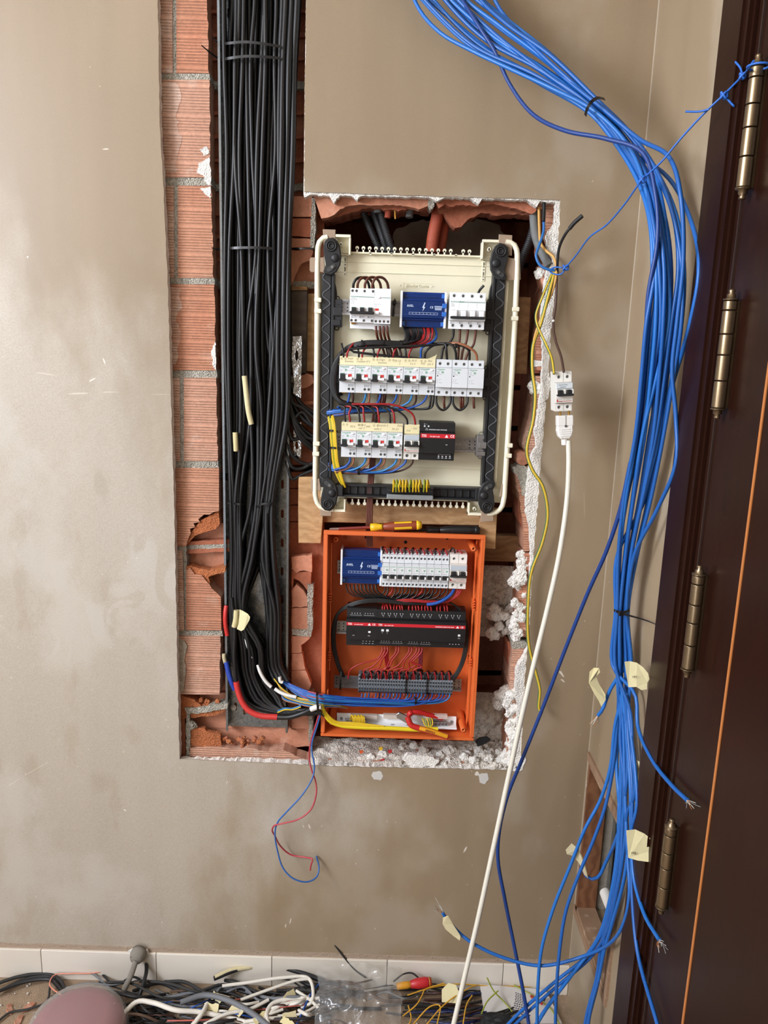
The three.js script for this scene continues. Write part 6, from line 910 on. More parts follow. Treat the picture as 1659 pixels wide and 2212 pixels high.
{
  const band = (k, W0, y, h, txt) => { k.fillStyle = '#c8202d'; k.fillRect(0, y, W0, h); k.fillStyle = '#f6f3f0'; k.font = 'bold ' + Math.round(h * 0.85) + 'px sans-serif'; k.fillText('TIS', 18, y + h * 0.84); k.font = 'bold ' + Math.round(h * 0.42) + 'px sans-serif'; k.fillText(txt, 18 + h * 1.9, y + h * 0.8); };
  const ce = (k, x, y, h) => { k.fillStyle = '#f4f4f4'; k.font = 'bold ' + Math.round(h * 0.8) + 'px sans-serif'; k.fillText('CE', x, y + h * 0.82); k.beginPath(); k.moveTo(x - h * 0.9, y + h * 0.12); k.lineTo(x - h * 0.4, y + h * 0.86); k.lineTo(x - h * 1.4, y + h * 0.86); k.fill(); };
  const comb = (k, x0, x1, y, n) => { k.strokeStyle = '#c9ccd0'; k.lineWidth = 3; k.beginPath(); k.moveTo(x0, y - 8); k.lineTo(x0, y); k.lineTo(x1, y); k.lineTo(x1, y - 8); k.stroke(); k.fillStyle = '#c9ccd0'; for (let i = 0; i < n; i++) { const x = x0 + (x1 - x0) * (i + 0.5) / n; k.fillRect(x - 2, y - 30, 5, 14); k.fillRect(x - 6, y - 32, 12, 4); } };
  blackModule(749, 1316, 813, 1399, OF, 'smaller black bus coupler module with a red band in the orange box', 'bus_coupler', [
    (k, W0, H0) => { blackFace(k, W0, H0); k.fillStyle = '#c9ccd0'; for (let i = 0; i < 4; i++) { k.fillRect(W0 * (0.54 + i * 0.11), H0 * 0.3, 14, 10); k.fillRect(W0 * (0.52 + i * 0.11), H0 * 0.7, 22, 6); } },
    (k, W0, H0) => { blackFace(k, W0, H0); band(k, W0, H0 * 0.12, H0 * 0.17, 'IP-COM-PORT'); ce(k, W0 * 0.85, H0 * 0.12, H0 * 0.17); k.fillStyle = '#050506'; k.beginPath(); k.arc(W0 * 0.25, H0 * 0.62, 24, 0, 7); k.fill(); k.fillStyle = '#e8e8e8'; k.fillRect(W0 * 0.72, H0 * 0.56, 32, 26); k.font = '16px sans-serif'; k.fillText('NET', W0 * 0.2, H0 * 0.84); k.fillText('PRG', W0 * 0.71, H0 * 0.84); },
    (k, W0, H0) => { blackFace(k, W0, H0); comb(k, W0 * 0.12, W0 * 0.48, H0 * 0.8, 4); comb(k, W0 * 0.56, W0 * 0.9, H0 * 0.8, 4); }]);
  const m = blackModule(814, 1319, 1004, 1404, OF, 'wide black relay module with a red band in the orange box', 'relay_module', [
    (k, W0, H0) => { blackFace(k, W0, H0); for (const x of [0.04, 0.18, 0.36, 0.5]) comb(k, W0 * x, W0 * (x + 0.115), H0 * 0.62, 4); k.fillStyle = '#b9bcc0'; for (let i = 0; i < 4; i++) k.fillRect(W0 * (0.83 + i * 0.035), H0 * 0.4, 16, 12); },
    (k, W0, H0) => { blackFace(k, W0, H0); band(k, W0, H0 * 0.12, H0 * 0.17, 'REL-12CH-10A'); ce(k, W0 * 0.945, H0 * 0.12, H0 * 0.17); k.fillStyle = '#f4f4f4'; k.font = 'bold 20px sans-serif'; k.fillText('WARNING HIGH VOLTAGE', W0 * 0.66, H0 * 0.25); k.fillStyle = '#e8e8e8'; k.fillRect(W0 * 0.05, H0 * 0.44, 34, 30); k.fillRect(W0 * 0.105, H0 * 0.44, 34, 30); k.fillRect(W0 * 0.92, H0 * 0.6, 32, 28); k.font = '16px sans-serif'; k.fillText('S1', W0 * 0.055, H0 * 0.66); k.fillText('S2', W0 * 0.11, H0 * 0.66); k.fillText('PRG', W0 * 0.92, H0 * 0.84); },
    (k, W0, H0) => { blackFace(k, W0, H0); k.strokeStyle = '#c9ccd0'; k.lineWidth = 3; for (const x0 of [0.05, 0.375, 0.7]) for (let i = 0; i < 4; i++) { const x = W0 * (x0 + i * 0.07); k.beginPath(); k.moveTo(x, H0 * 0.5); k.lineTo(x + 10, H0 * 0.7); k.lineTo(x + 22, H0 * 0.7); k.lineTo(x + 22, H0 * 0.9); k.moveTo(x + 34, H0 * 0.5); k.lineTo(x + 24, H0 * 0.7); k.stroke(); k.fillStyle = '#c9ccd0'; k.fillRect(x - 4, H0 * 0.36, 9, 12); k.fillRect(x + 30, H0 * 0.36, 9, 12); } }]);
}
{ // rail terminals
  const a = W(774, 1463, -0.014), b = W(979, 1470, -0.014), N = 36, w = (b.x - a.x) / N, y1 = W(876, 1463, -0.014).y, y0 = W(876, 1502, -0.014).y, H = y1 - y0, g = new THREE.Group();
  const grey = std(0x6d747b, 0.5);
  mesh('body', profX([[0, 0], [0.026, 0], [0.034, H * 0.22], [0.036, H * 0.5], [0.034, H * 0.78], [0.026, H], [0, H]], w - 0.0005, 0.0003), grey, g);
  for (const [y, z] of [[0.1, 0.0295], [0.88, 0.0302]]) mesh('wire_hole', box(w * 0.55, H * 0.11, 0.0016, 0, H * y, z), darkHole, g);
  { const sm2 = std(0x23262a, 0.6); for (const [y, z] of [[0.3, 0.0348], [0.55, 0.0358], [0.72, 0.0346]]) mesh('release_slot', box(w * 0.55, H * 0.10, 0.0012, 0, H * y, z), sm2, g); }
  for (let i = 0; i < N; i++) put(g, 'rail_terminal', V(a.x + w * (i + 0.5), y0 - (i * w) * 0.0, -0.05), NTH[i] + ' slim grey rail terminal from the left in the orange box', 'terminal', 'grey rail terminals in the orange box');
  for (const [k, l] of [[18, 'left'], [26, 'right']]) tag(mesh('end_stop', rbox(0.0016, H * 1.02, 0.04, 0.0004, a.x + w * k, y0 + H / 2, -0.03), blackSoft), 'thin black divider plate between grey terminals, ' + l + ' one', 'divider');
}
// ---------- wiring of the orange box ----------
{
  for (let i = 0; i < 9; i++) { const x = 830 + i * 16.2, y = 1200 + i * 0.5; wire([[x - 2, y + 6, -0.024], [x - 3, y - 8, -0.018], [x - 5 + (i % 3), y - 16, -0.02], [x - 1, y - 18, -0.032], [x + 8, y - 6, -0.048]], 0.0021, 'black', 'black wire looping out of the top of the ' + NTH[i] + ' slim breaker', 'black loops above the slim breakers'); wire([[x + 7, y + 6, -0.024], [x + 6, y - 7, -0.018], [x + 2, y - 15, -0.022], [x - 5, y - 15, -0.036], [x - 8, y - 4, -0.05]], 0.0021, 'red', 'red wire looping out of the top of the ' + NTH[i] + ' slim breaker', 'red loops above the slim breakers'); }
  wire([[982, 1206, -0.024], [982, 1190, -0.02], [978, 1184, -0.024], [970, 1196, -0.04]], 0.0022, 'black', 'black wire out of the top of the ivory breaker in the orange box'); wire([[998, 1208, -0.024], [997, 1194, -0.02], [990, 1188, -0.026], [984, 1200, -0.042]], 0.0022, 'red', 'red wire out of the top of the ivory breaker in the orange box');
  // dark loom under the top row
  for (let i = 0; i < 9; i++) { const x = 748 + i * 8; wire([[x, 1262, -0.03], [x + 1, 1274, -0.024], [x + 14, 1286, -0.022], [x + 44, 1291 + (i % 3) * 2, -0.026], [x + 90, 1290 + (i % 4) * 2, -0.03], [x + 120, 1284, -0.034]], 0.0023, i < 2 ? 'dbrown' : 'black', 'black wire curving from below the blue distributor in the orange box', 'black wires below the blue distributor in the orange box'); }
  for (let i = 0; i < 9; i++) { const x = 832 + i * 16.2; wire([[x, 1268, -0.03], [x - 2, 1278, -0.028], [x - 14, 1288, -0.028], [x - 36, 1293, -0.034]], 0.0021, i % 4 === 1 ? 'red' : 'black', (i % 4 === 1 ? 'red' : 'black') + ' wire leaving the underside of the ' + NTH[i] + ' slim breaker', 'wires under the slim breakers'); wire([[x + 6, 1268, -0.03], [x + 5, 1280, -0.026], [x - 2, 1290, -0.026], [x - 22, 1296, -0.03]], 0.0021, i % 3 === 1 ? 'dbrown' : 'black', 'dark second wire leaving the underside of the ' + NTH[i] + ' slim breaker', 'wires under the slim breakers'); }
  wire([[982, 1270, -0.022], [976, 1282, -0.014], [962, 1294, -0.008], [942, 1303, -0.006], [922, 1306, -0.008]], 0.0042, 'blue', 'thick blue sleeved wire below the ivory breaker in the orange box');
  for (let i = 0; i < 3; i++) wire([[998 - i * 4, 1272, -0.022], [990 - i * 3, 1286, -0.016], [970, 1297 + i, -0.014], [930, 1299 + i, -0.014], [880, 1295 + i * 2, -0.016], [846, 1299 + i * 2, -0.02]], 0.0024, 'red', 'red wire sweeping left below the slim breakers', 'red wires sweeping below the slim breakers');
  // black looms round both sides of the modules
  for (let i = 0; i < 5; i++) { const o = i * 1.6; wire([[930, 1305, -0.018], [880, 1302 + o * 0.6, -0.016], [820, 1294 + o, -0.018], [780, 1297 + o, -0.02], [748, 1308 + o, -0.026], [728 + o * 0.6, 1326, -0.03], [718 + o, 1356, -0.032], [718 + o, 1396, -0.032], [726 + o, 1432, -0.034], [738 + o, 1462, -0.036]], 0.0023, 'black', 'black wire in the loom round the left of the control modules', 'left black loom in the orange box', 60); }
  for (let i = 0; i < 8; i++) { const o = (i % 4) * 2.2, z = -0.03 + (i >> 2) * 0.007; wire([[940, 1296, z], [972, 1302, z], [996 - o * 0.4, 1318, z], [1008 - o, 1344, z], [1011 - o, 1376, z], [1008 - o, 1408, z], [1000 - o, 1436, z], [986 - o * 1.2, 1462, z], [976 - o * 2, 1474, z - 0.004]], 0.0024, 'black', 'black wire in the loom round the right of the relay module', 'right black loom in the orange box', 60); }
  // red wires into the relay module
  [826, 831, 837, 844, 851, 857, 864, 869, 883, 891, 898, 904, 911, 918, 924, 931, 944, 951, 960, 966].forEach((x, i) => wire([[x + (i % 4 < 2 ? 4 : -4), 1302, -0.04], [x + (i % 4 < 2 ? 2 : -2), 1306, -0.024], [x, 1312, -0.015], [x + 1, 1326, -0.014]], 0.002, 'red', NTH[i] + ' red wire from the left entering the top of the relay module', 'red wires into the relay module'));
  const st = [826, 832, 838, 856, 862, 884, 890, 900, 906, 912], en = [752, 783, 796, 810, 822, 836, 848, 862, 876, 890];
  st.forEach((x, i) => wire([[x, 1396, -0.02], [x - 1, 1408, -0.014], [x - 10 - i, 1422 + i, -0.012], [en[i] + 22, 1436 + (i % 4) * 3, -0.012], [en[i] + 4, 1448, -0.014], [en[i], i ? 1470 : 1466, -0.02]], 0.002, 'red', NTH[i] + ' red wire from the left running from the relay module to the terminals', 'red wires from the relay module to the terminals'));
  for (let i = 0; i < 26; i++) { const x = 780 + i * 7.6 + (i > 12 ? 1 : 0), c = i % 2 ? 'red' : 'black'; wire([[x, 1471, -0.022], [x, 1460, -0.014], [x + (i % 2 ? -3 : 3), 1452, -0.014], [x + (i % 2 ? -4 : 8), 1450, -0.026], [x + (i % 2 ? -6 : 12), 1462, -0.044]], 0.0021, c, NTH[i >> 1] + ' ' + c + ' wire loop from the left above the grey terminals', c + ' loops above the grey terminals'); }
  for (let i = 0; i < 3; i++) wire([[830 + i * 4, 1404, -0.05], [832 + i * 3, 1424, -0.056], [836 + i * 3, 1446, -0.056]], 0.0022, 'red', 'red wire running down the orange back behind the modules', 'red wires on the orange back');
  for (let i = 0; i < 3; i++) wire([[906 + i * 3, 1404, -0.05], [905 + i * 3, 1430, -0.056], [902 + i * 3, 1462, -0.056]], 0.0022, 'pink', 'dark pink wire running down the orange back behind the modules', 'pink wires on the orange back');
  // blue loom from the tray to the terminals
  for (let i = 0; i < 26; i++) {
    const xt = 782 + i * 7.6, o = (i % 7 - 3) * 3.0, z = -0.012 + (i % 3) * 0.007, c = i % 9 === 3 ? 'pink' : i % 7 === 5 ? 'navy' : i % 4 === 1 ? 'lblue' : 'blue';
    wire([[600 + (i % 5) * 5, 1462 + (i % 4) * 3, -0.03], [628, 1484 + o * 0.6, -0.014], [664, 1502 + o, 0.012], [700, 1510 + o, 0.02 + (i % 2) * 0.005], [742, 1514 + o * 0.9, z + 0.012], [Math.max(756, xt - 60), 1518 + o * 0.8, z], [xt - 16, 1515 + o * 0.3, z - 0.004], [xt - 2, 1508, z - 0.006], [xt, 1498, -0.022]], 0.0021, c, (c === 'pink' ? 'pink' : 'blue') + ' wire fanning from the tray to the underside of the grey terminals', 'wires fanning to the grey terminals', 44);
  }
  for (let i = 0; i < 8; i++) wire([[592 + i * 3, 1466 + i * 3, -0.02], [610, 1488 + i * 3, -0.006], [640, 1506 + i * 2, 0.006], [680, 1514 + i * 2, 0.016], [720, 1520 + i, 0.012], [750, 1530, -0.01]], 0.0017, ['yellow', 'tan', 'ygreen', 'lblue', 'yellow', 'navy', 'lblue', 'tan'][i], 'thin coloured wire stripped from a cable at the foot of the tray', 'thin coloured wires at the foot of the tray');
  for (const [o, c, l] of [[0, 'lblue', 'light blue'], [3, 'yellow', 'yellow']]) wire([[600, 1536 + o, 0.004], [616, 1530 + o, 0.012], [632, 1530 + o, 0.014], [650, 1524 + o, 0.016]], 0.0018, c, 'short bare ' + l + ' wire bridging the black cables left of the box');
}
tie([[686, 1494, 0.02], [685, 1502, 0.036], [686, 1520, 0.042], [688, 1540, 0.036], [690, 1546, 0.02]], 0.0058, [[691, 1540, 0.038], [696, 1544, 0.034], [700, 1548, 0.028]], 'black cable tie gathering the cables at the notch of the orange box');
tie([[737, 1450, -0.03], [736, 1464, -0.022], [735, 1490, -0.024]], 0.0045, null, 'black cable tie round the left end of the terminal rail');
tie([[898, 1506, -0.01], [898, 1512, 0.004], [898, 1522, 0.0]], 0.0045, null, 'small black cable tie on the blue wires below the terminals');
tie([[788, 1160, -0.05], [794, 1161, -0.04], [804, 1163, -0.045]], 0.006, null, 'black cable tie on the brown wires at the top of the orange box');
tie([[900, 1448, -0.03], [906, 1447, -0.022], [914, 1449, -0.03]], 0.005, null, 'black cable tie on the pink wires above the terminals');
{ // yellow earth loom in the bottom of the box
  const yl = std(0xd9c21c, 0.4);
  tag(mesh('earth_loom', tubeGeo(p3([[694, 1524, 0.03], [702, 1542, 0.024], [714, 1558, 0.02], [736, 1567, 0.018], [780, 1571, 0.018], [840, 1573, 0.018], [900, 1576, 0.018], [946, 1575, 0.016]]), 0.0056, 60, 10), yl), 'taped yellow earth wire loom lying along the bottom of the orange box', 'wire loom');
  for (let i = 0; i < 4; i++) wire([[694 + i * 2, 1526 + i * 2, 0.024], [704 + i * 2, 1546, 0.026], [722 + i * 2, 1562 - i, 0.022], [760, 1567 - i * 2, 0.02], [800 + i * 10, 1569, 0.02]], 0.0022, 'yellow', 'loose yellow earth wire beside the taped yellow loom', 'loose yellow earth wires in the orange box');
  for (let i = 0; i < 8; i++) { const x = 760 + i * 3.4; wire([[x - 2, 1560, -0.012], [x - 3, 1550, -0.008], [x, 1545 + (i % 2) * 2, 0.0], [x + 3, 1550, 0.01], [x + 4, 1562, 0.012], [x + 8, 1570, 0.012]], 0.0018, 'yellow', 'thin yellow earth wire coiled onto the white earth strip', 'yellow coils on the earth strip'); }
  for (let i = 0; i < 5; i++) wire([[912 + i * 5, 1552, -0.012], [914 + i * 5, 1556, -0.002], [918 + i * 4, 1566, 0.004], [926, 1574, 0.01]], 0.0017, i % 2 ? 'ygreen' : 'yellow', 'thin yellow earth wire at the right of the earth strip', 'yellow earth wires behind the pliers');
  // white strip
  const r = rectAt(727, 1548, 986, 1576, -0.01), g = thing('earth_strip', 'white plastic earth terminal strip in the bottom of the orange box', 'earth bar', V(r.cx, W(856, 1571, 0.0).y, -0.03)), w = r.w, H = 0.022;
  mesh('strip', [rbox(w, 0.004, 0.03, 0.001, 0, 0, 0.015), rbox(w, H, 0.004, 0.001, 0, H / 2, 0.004)], whiteCase, g);
  for (const [c, n] of [[-0.34, 6], [0.34, 6]]) { const bar = mesh('brass_bar', rbox(n * 0.0085 + 0.006, 0.009, 0.009, 0.001, c * w, 0.008, 0.016), steel, g); for (let i = 0; i < n; i++) mesh('bar_screw', screwGeo(c * w + (i - (n - 1) / 2) * 0.0085, 0.008, 0.0215, 0.0032), screwM, bar); }
  for (const s of [-1, 1]) mesh('mount_screw', screwGeo(s * (w / 2 - 0.012), 0.008, 0.0075, 0.004), screwM, g);
  mesh('strip_slot', [box(0.009, 0.003, 0.001, -0.01, 0.0022, 0.022), box(0.009, 0.003, 0.001, 0.03, 0.0022, 0.022)], std(0x6b6b68, 0.8), g);
  for (let i = 0; i < 3; i++) { const q = rectAt([757, 828, 918][i], 1541, [815, 880, 966][i], 1551, -0.02); mesh('clear_shroud', rbox(q.w, q.h, 0.012, 0.001, q.cx - r.cx, q.cy - g.position.y, 0.012), phys({ color: 0xf0e6dc, roughness: 0.3, transmission: 0.5, thickness: 0 }), g); }
}
{ // diagonal cutters lying in the box
  const g = thing('cutting_pliers', 'small diagonal cutting pliers with red and yellow grips in the orange box', 'pliers', V(0, 0, 0));
  const gripR = std(0xb8221f, 0.4), gripY = std(0xdb9a1c, 0.42);
  const jaw = (px) => mesh('jaw', extr(wp(px, 0.012), 0.008, 0.004, 0.001), steel, g);
  jaw([[856, 1543], [862, 1540], [872, 1544], [884, 1551], [890, 1560], [884, 1566], [876, 1562], [866, 1556], [857, 1551]]);
  mesh('pivot', cyl(0.006, 0.012, 'z', W(882, 1556, 0.01).x, W(882, 1556, 0.01).y, 0.01, 14), steel, g);
  const up = mesh('grip', tubeGeo(p3([[880, 1552, 0.004], [888, 1540, -0.004], [902, 1538, -0.008], [926, 1544, -0.014], [956, 1552, -0.02]]), 0.0062, 30, 10), gripR, g);
  const lo = mesh('grip', tubeGeo(p3([[880, 1548, 0.012], [888, 1566, 0.018], [902, 1572, 0.02], [932, 1580, 0.022], [968, 1592, 0.022]]), 0.0074, 30, 12), gripR, g);
  mesh('grip_inlay', tubeGeo(p3([[906, 1573, 0.024], [930, 1579, 0.0265], [966, 1591, 0.0265]]), 0.0056, 20, 10), gripY, lo); mesh('grip_shoulder', new THREE.SphereGeometry(0.0085, 12, 8).translate(...W(886, 1541, -0.002).toArray()), gripR, up);
  const a = W(918, 1579.5, 0.033), t = textGeo('KNIPEX', 0.0052, 0.0004, 0, 0, 0); t.rotateZ(-0.3); t.translate(a.x, a.y, 0.0322); mesh('grip_lettering', t, std(0x8e2a1c, 0.6), lo);
}
{ // insulated screwdriver lying on top of the orange box
  const sd = (pts, label, ms) => {
    const a = W(...pts[0]), b = W(...pts[1]), d = b.clone().sub(a), L = d.length(), g = thing('screwdriver', label, 'screwdriver', a); g.quaternion.setFromUnitVectors(V(0, 1, 0), d.normalize());
    const lt = (list, n = 16) => new THREE.LatheGeometry(list.map((q) => new THREE.Vector2(q[0], q[1] * L)), n);
    mesh('blade', rbox(0.005, L * 0.14, 0.0012, 0.0004, 0, L * 0.07, 0), steel, g);
    mesh('shaft', lt([[0, 0.1], [0.0034, 0.1], [0.0038, 0.46], [0, 0.46]]), ms[0], g);
    mesh('collar', lt([[0, 0.44], [0.009, 0.445], [0.0095, 0.50], [0.0068, 0.56], [0.0085, 0.58], [0, 0.58]]), ms[1], g);
    const h = mesh('handle', lt([[0, 0.56], [0.0068, 0.57], [0.0098, 0.64], [0.0115, 0.72], [0.0112, 0.88], [0.0105, 0.96], [0.0075, 0.995], [0, 1]], 18), ms[2], g);
    if (ms[1] !== ms[2]) { for (const t of [0.3, 2.0, 3.6, 5.2]) { const s = rbox(0.0062, L * 0.19, 0.003, 0.0012, 0, L * 0.80, 0.0102); s.rotateY(t); mesh('grip_inlay', s, ms[1], h); } mesh('end_cap', lt([[0, 0.94], [0.0112, 0.945], [0.0108, 0.97], [0.0078, 1.0], [0, 1.005]], 18), ms[1], h); }
    return g;
  };
  sd([[712, 1143, 0.0], [911, 1134, 0.006]], 'yellow and brown insulated screwdriver lying on top of the orange box', [std(0x7a2a20, 0.5), std(0xe2b41c, 0.38), std(0x8a3a1a, 0.45)]);
  sd([[830, 1146, -0.028], [1036, 1145, -0.028]], 'black screwdriver lying behind the yellow one on the orange box', [std(0x111112, 0.5), std(0x171718, 0.45), std(0x171718, 0.45)]);
}
// ---------- rubble under and beside the orange box ----------
{
  const list = [], white = M.plaster;
  for (let i = 0; i < 420; i++) { const t = rnd(), x = rr(676, 1112), y = 1606 + 50 * t + (x > 1000 ? -10 * rnd() : 0), z = -0.11 + 0.095 * t, q = W(x, y + 4, z), g = lumpGeo(rr(0.003, 0.0085), i * 0.7, 0.8, 1); g.translate(q.x, q.y, q.z); list.push(g); }
  const o = mesh('mortar_rubble', merge(list), M.rubble); o.userData.kind = 'stuff'; o.userData.label = 'crumbled mortar rubble heaped under the orange box'; o.userData.category = 'rubble';
  for (let i = 0; i < 46; i++) { const t = rnd(), x = i < 16 ? rr(1030, 1112) : rr(690, 1100), y = 1612 + 44 * t, z = -0.09 + 0.078 * t, q = W(x, y, z), g = lumpGeo(rr(0.009, 0.016), i * 1.9 + 5, 0.75, 2); g.translate(q.x, q.y, q.z); mesh('mortar_lump', g, i % 3 ? white : M.rubble, wallBack); }
  slab('plaster_blob', rough([[868, 1640], [880, 1630], [930, 1634], [950, 1642], [940, 1654], [905, 1658], [880, 1652]], 6, 2), -0.012, 0.014, white, wallBack);
  // back heap closing the space below the box
  const a = W(676, 1596, -0.1), b = W(1112, 1660, -0.02), g = new THREE.PlaneGeometry(b.x - a.x, 0.115, 90, 24), p = g.attributes.position;
  for (let i = 0; i < p.count; i++) { const X = p.getX(i), v = p.getY(i) / 0.115 + 0.5; p.setXYZ(i, X, a.y + (b.y - a.y) * (1 - v) + 0.014 * fbm(X * 60, v * 8, 4) - 0.006, -0.115 + (1 - v) * 0.1 + 0.01 * noise2(X * 90, v * 9)); }
  { const u = g.attributes.uv; for (let i = 0; i < u.count; i++) u.setXY(i, p.getX(i), p.getZ(i) * 1.2 + p.getY(i)); } g.computeVertexNormals(); g.translate((a.x + b.x) / 2, -0.0, 0); mesh('mortar_bed', g, M.rubble, wallBack);
  tag(slab('black_scrap', [[1027, 1603], [1036, 1594], [1052, 1592], [1060, 1598], [1050, 1606], [1032, 1613]], 0.0, 0.004, std(0x0c0c0d, 0.6)), 'black plastic scrap on the rubble beside the orange box', 'scrap');
  [[776, 1623, 0xc8582a], [838, 1622, 0xb5232a], [818, 1616, 0xd6b02a], [822, 1642, 0xb5232a]].forEach(([x, y, c], i) => tag(slab('wire_scrap', [[x, y], [x + 8, y - 2], [x + 9, y + 3], [x + 2, y + 6]], -0.03, 0.004, std(c, 0.6)), ['orange', 'red', 'yellow', 'dark red'][i] + ' plastic scrap lying in the rubble under the box', 'scrap'));
}
// filler smears on the paint
for (const [px, l] of [[[[806, 1668], [822, 1666], [828, 1676], [822, 1686], [808, 1684], [802, 1676]], 'grey filler smear below the recess, left of two'], [[[1034, 1672], [1052, 1670], [1056, 1682], [1048, 1694], [1036, 1690]], 'grey filler smear below the recess, right of two']]) tag(slab('filler_smear', rough(px, 4, 1), 0.0008, 0.0012, std(0xc7c4bd, 0.9)), l, 'filler');
slab('plaster_chip', rough([[1122, 1636], [1132, 1632], [1137, 1640], [1128, 1664], [1118, 1668]], 4, 1), 0.0015, 0.004, M.plaster, wallBack);
slab('plaster_chip', rough([[1178, 828], [1186, 805], [1191, 830], [1184, 862], [1174, 868]], 4, 1), 0.0012, 0.003, M.plaster, wallBack);

// ---------- hanging wires at the right of the recess ----------
const beige = std(0xcf9f55, 0.5), skyWire = std(0x2a6cb0, 0.45), greyWhite = std(0xdad6c6, 0.45), darkTape = std(0x0d0d0e, 0.55), brownW = std(0x4a3128, 0.45);
const ygTex = dataTex(64, (u, v) => ((v > 0.08 && v < 0.36) || (v > 0.58 && v < 0.86)) ? [58, 108, 62] : [206, 172, 52], true, 1); const ygM = std(0xffffff, 0.45, { map: ygTex });
const zc = 0.03;
cable('earth_wire', [[1199, 583, 0.02], [1184, 640, 0.03], [1168, 700, 0.03], [1152, 745, 0.02], [1150, 800, 0.02], [1156, 850, 0.022], [1152, 905, 0.022], [1138, 975, 0.022], [1150, 1015, 0.026], [1172, 1050, 0.03], [1183, 1110, 0.03], [1172, 1170, 0.026], [1148, 1235, 0.022], [1141, 1300, 0.022], [1142, 1390, 0.022], [1158, 1455, 0.026], [1166, 1490, 0.03], [1164, 1530, 0.026], [1170, 1542, 0.03]], 0.0042, ygM, 'long green and yellow earth wire hanging down the right edge of the recess', 'wire', undefined, 140);
cable('earth_wire', [[1195, 585, 0.02], [1172, 640, 0.03], [1158, 680, 0.026], [1160, 700, 0.03], [1180, 745, 0.05], [1192, 775, 0.09], [1197, 808, 0.115]], 0.0031, ygM, 'short green and yellow earth wire running to the hanging breaker', 'wire', undefined, 60);
cable('wire', [[1164, 448, -0.03], [1165, 490, -0.02], [1168, 525, -0.01], [1180, 542, 0.004], [1196, 556, 0.016], [1202, 580, 0.022], [1196, 620, 0.026], [1180, 660, 0.028], [1160, 712, 0.028], [1152, 742, 0.02]], 0.0032, beige, 'beige wire coming down from the upper right corner of the recess', 'wire', undefined, 60);
cable('wire', [[1203, 590, 0.02], [1202, 620, 0.026], [1200, 660, 0.03], [1195, 700, 0.04], [1200, 735, 0.06], [1212, 770, 0.09], [1218, 804, 0.115]], 0.0029, brownW, 'dark brown wire running down to the hanging breaker', 'wire', undefined, 50);
tag(mesh('connector_bead', new THREE.SphereGeometry(0.003, 10, 8).translate(...W(1195.5, 693, 0.043).toArray()), whiteTape), 'small white bead on the dark brown hanging wire', 'bead');
cable('wire', [[1204, 592, 0.02], [1204, 570, 0.03], [1208, 535, 0.04], [1222, 505, 0.06], [1234, 490, 0.07]], 0.0031, darkTape, 'black wire bending up from the knot beside the recess', 'wire', undefined, 30);
sleeve([[1230, 494, 0.068], [1240, 482, 0.074], [1258, 466, 0.084]], 0.0046, darkTape, 'black taped wire end pointing up to the right of the recess');
cable('wire', [[1174, 470, -0.01], [1174, 500, 0.0], [1164, 532, 0.012], [1158, 552, 0.018], [1166, 572, 0.022], [1184, 582, 0.024], [1198, 584, 0.024]], 0.0031, skyWire, 'bright blue wire curving at the right edge of the recess', 'wire', undefined, 40);
sleeve([[1175, 438, -0.012], [1175, 455, -0.008], [1174, 478, -0.002]], 0.0043, darkTape, 'black tape on the blue wire at the top corner of the recess');
{ // breaker hanging by its wires, plug and white lead
  const c = W(1213, 893, 0.12), g = twoPoleKind(0.0375, 0.086, canvasTex(192, 40, (k) => { k.fillStyle = '#cfd6d8'; k.fillRect(0, 0, 192, 40); k.fillStyle = '#3a4650'; k.font = 'bold 15px serif'; k.fillText('Circuits Prises', 20, 16); k.fillText('Chambres', 34, 34); }));
  const h = new THREE.Group(); const o = put(g, 'two_pole_breaker', c, 'ivory two-pole breaker hanging in the air beside the recess', 'circuit breaker'); o.position.set(W(1220, 889, 0.12).x, W(1220, 889, 0.12).y, 0.06); o.rotation.z = 0.085;
  const p = thing('power_plug', 'white mains plug stuck into the bottom of the hanging breaker', 'plug', V(W(1222, 892, 0.11).x, W(1222, 892, 0.11).y, 0.098)); p.rotation.z = 0.08;
  const pw = std(0xe9e7e1, 0.4);
  for (const s of [-1, 1]) mesh('pin', cyl(0.0022, 0.014, 'y', s * 0.0095, 0.0, 0, 10), brassM, p);
  mesh('plug_body', [rbox(0.036, 0.024, 0.024, 0.003, 0, -0.018, 0), extr([[-0.017, -0.028], [0.017, -0.028], [0.018, -0.04], [0.015, -0.052], [0.010, -0.058], [-0.010, -0.058], [-0.015, -0.052], [-0.018, -0.04]], 0.024, -0.012, 0.003)], pw, p);
  mesh('body_seam', box(0.002, 0.02, 0.001, 0, -0.016, 0.0122), std(0xa8a49a, 0.6), p);
  mesh('grip_rib', [0, 1, 2, 3].map((i) => rbox(0.02, 0.0012, 0.002, 0.0003, 0, -0.036 - i * 0.0048, 0.0126)), pw, p);
  mesh('plug_screw', screwGeo(0, -0.029, 0.0125, 0.0028), screwM, p); mesh('cord_relief', cyl(0.0068, 0.016, 'y', 0, -0.064, 0, 14, 0.0078), pw, p);
  cable('mains_cable', [[1228, 952, 0.1], [1229, 1000, 0.11], [1225, 1080, 0.12], [1208, 1200, 0.14], [1184, 1310, 0.15], [1152, 1440, 0.16], [1122, 1570, 0.17], [1094, 1700, 0.18], [1062, 1850, 0.2], [1034, 1980, 0.22], [1006, 2100, 0.24], [980, 2212, 0.27], [955, 2320, 0.3]], 0.0062, greyWhite, 'white mains cord hanging straight from the plug to the floor', 'cord', undefined, 90);
}
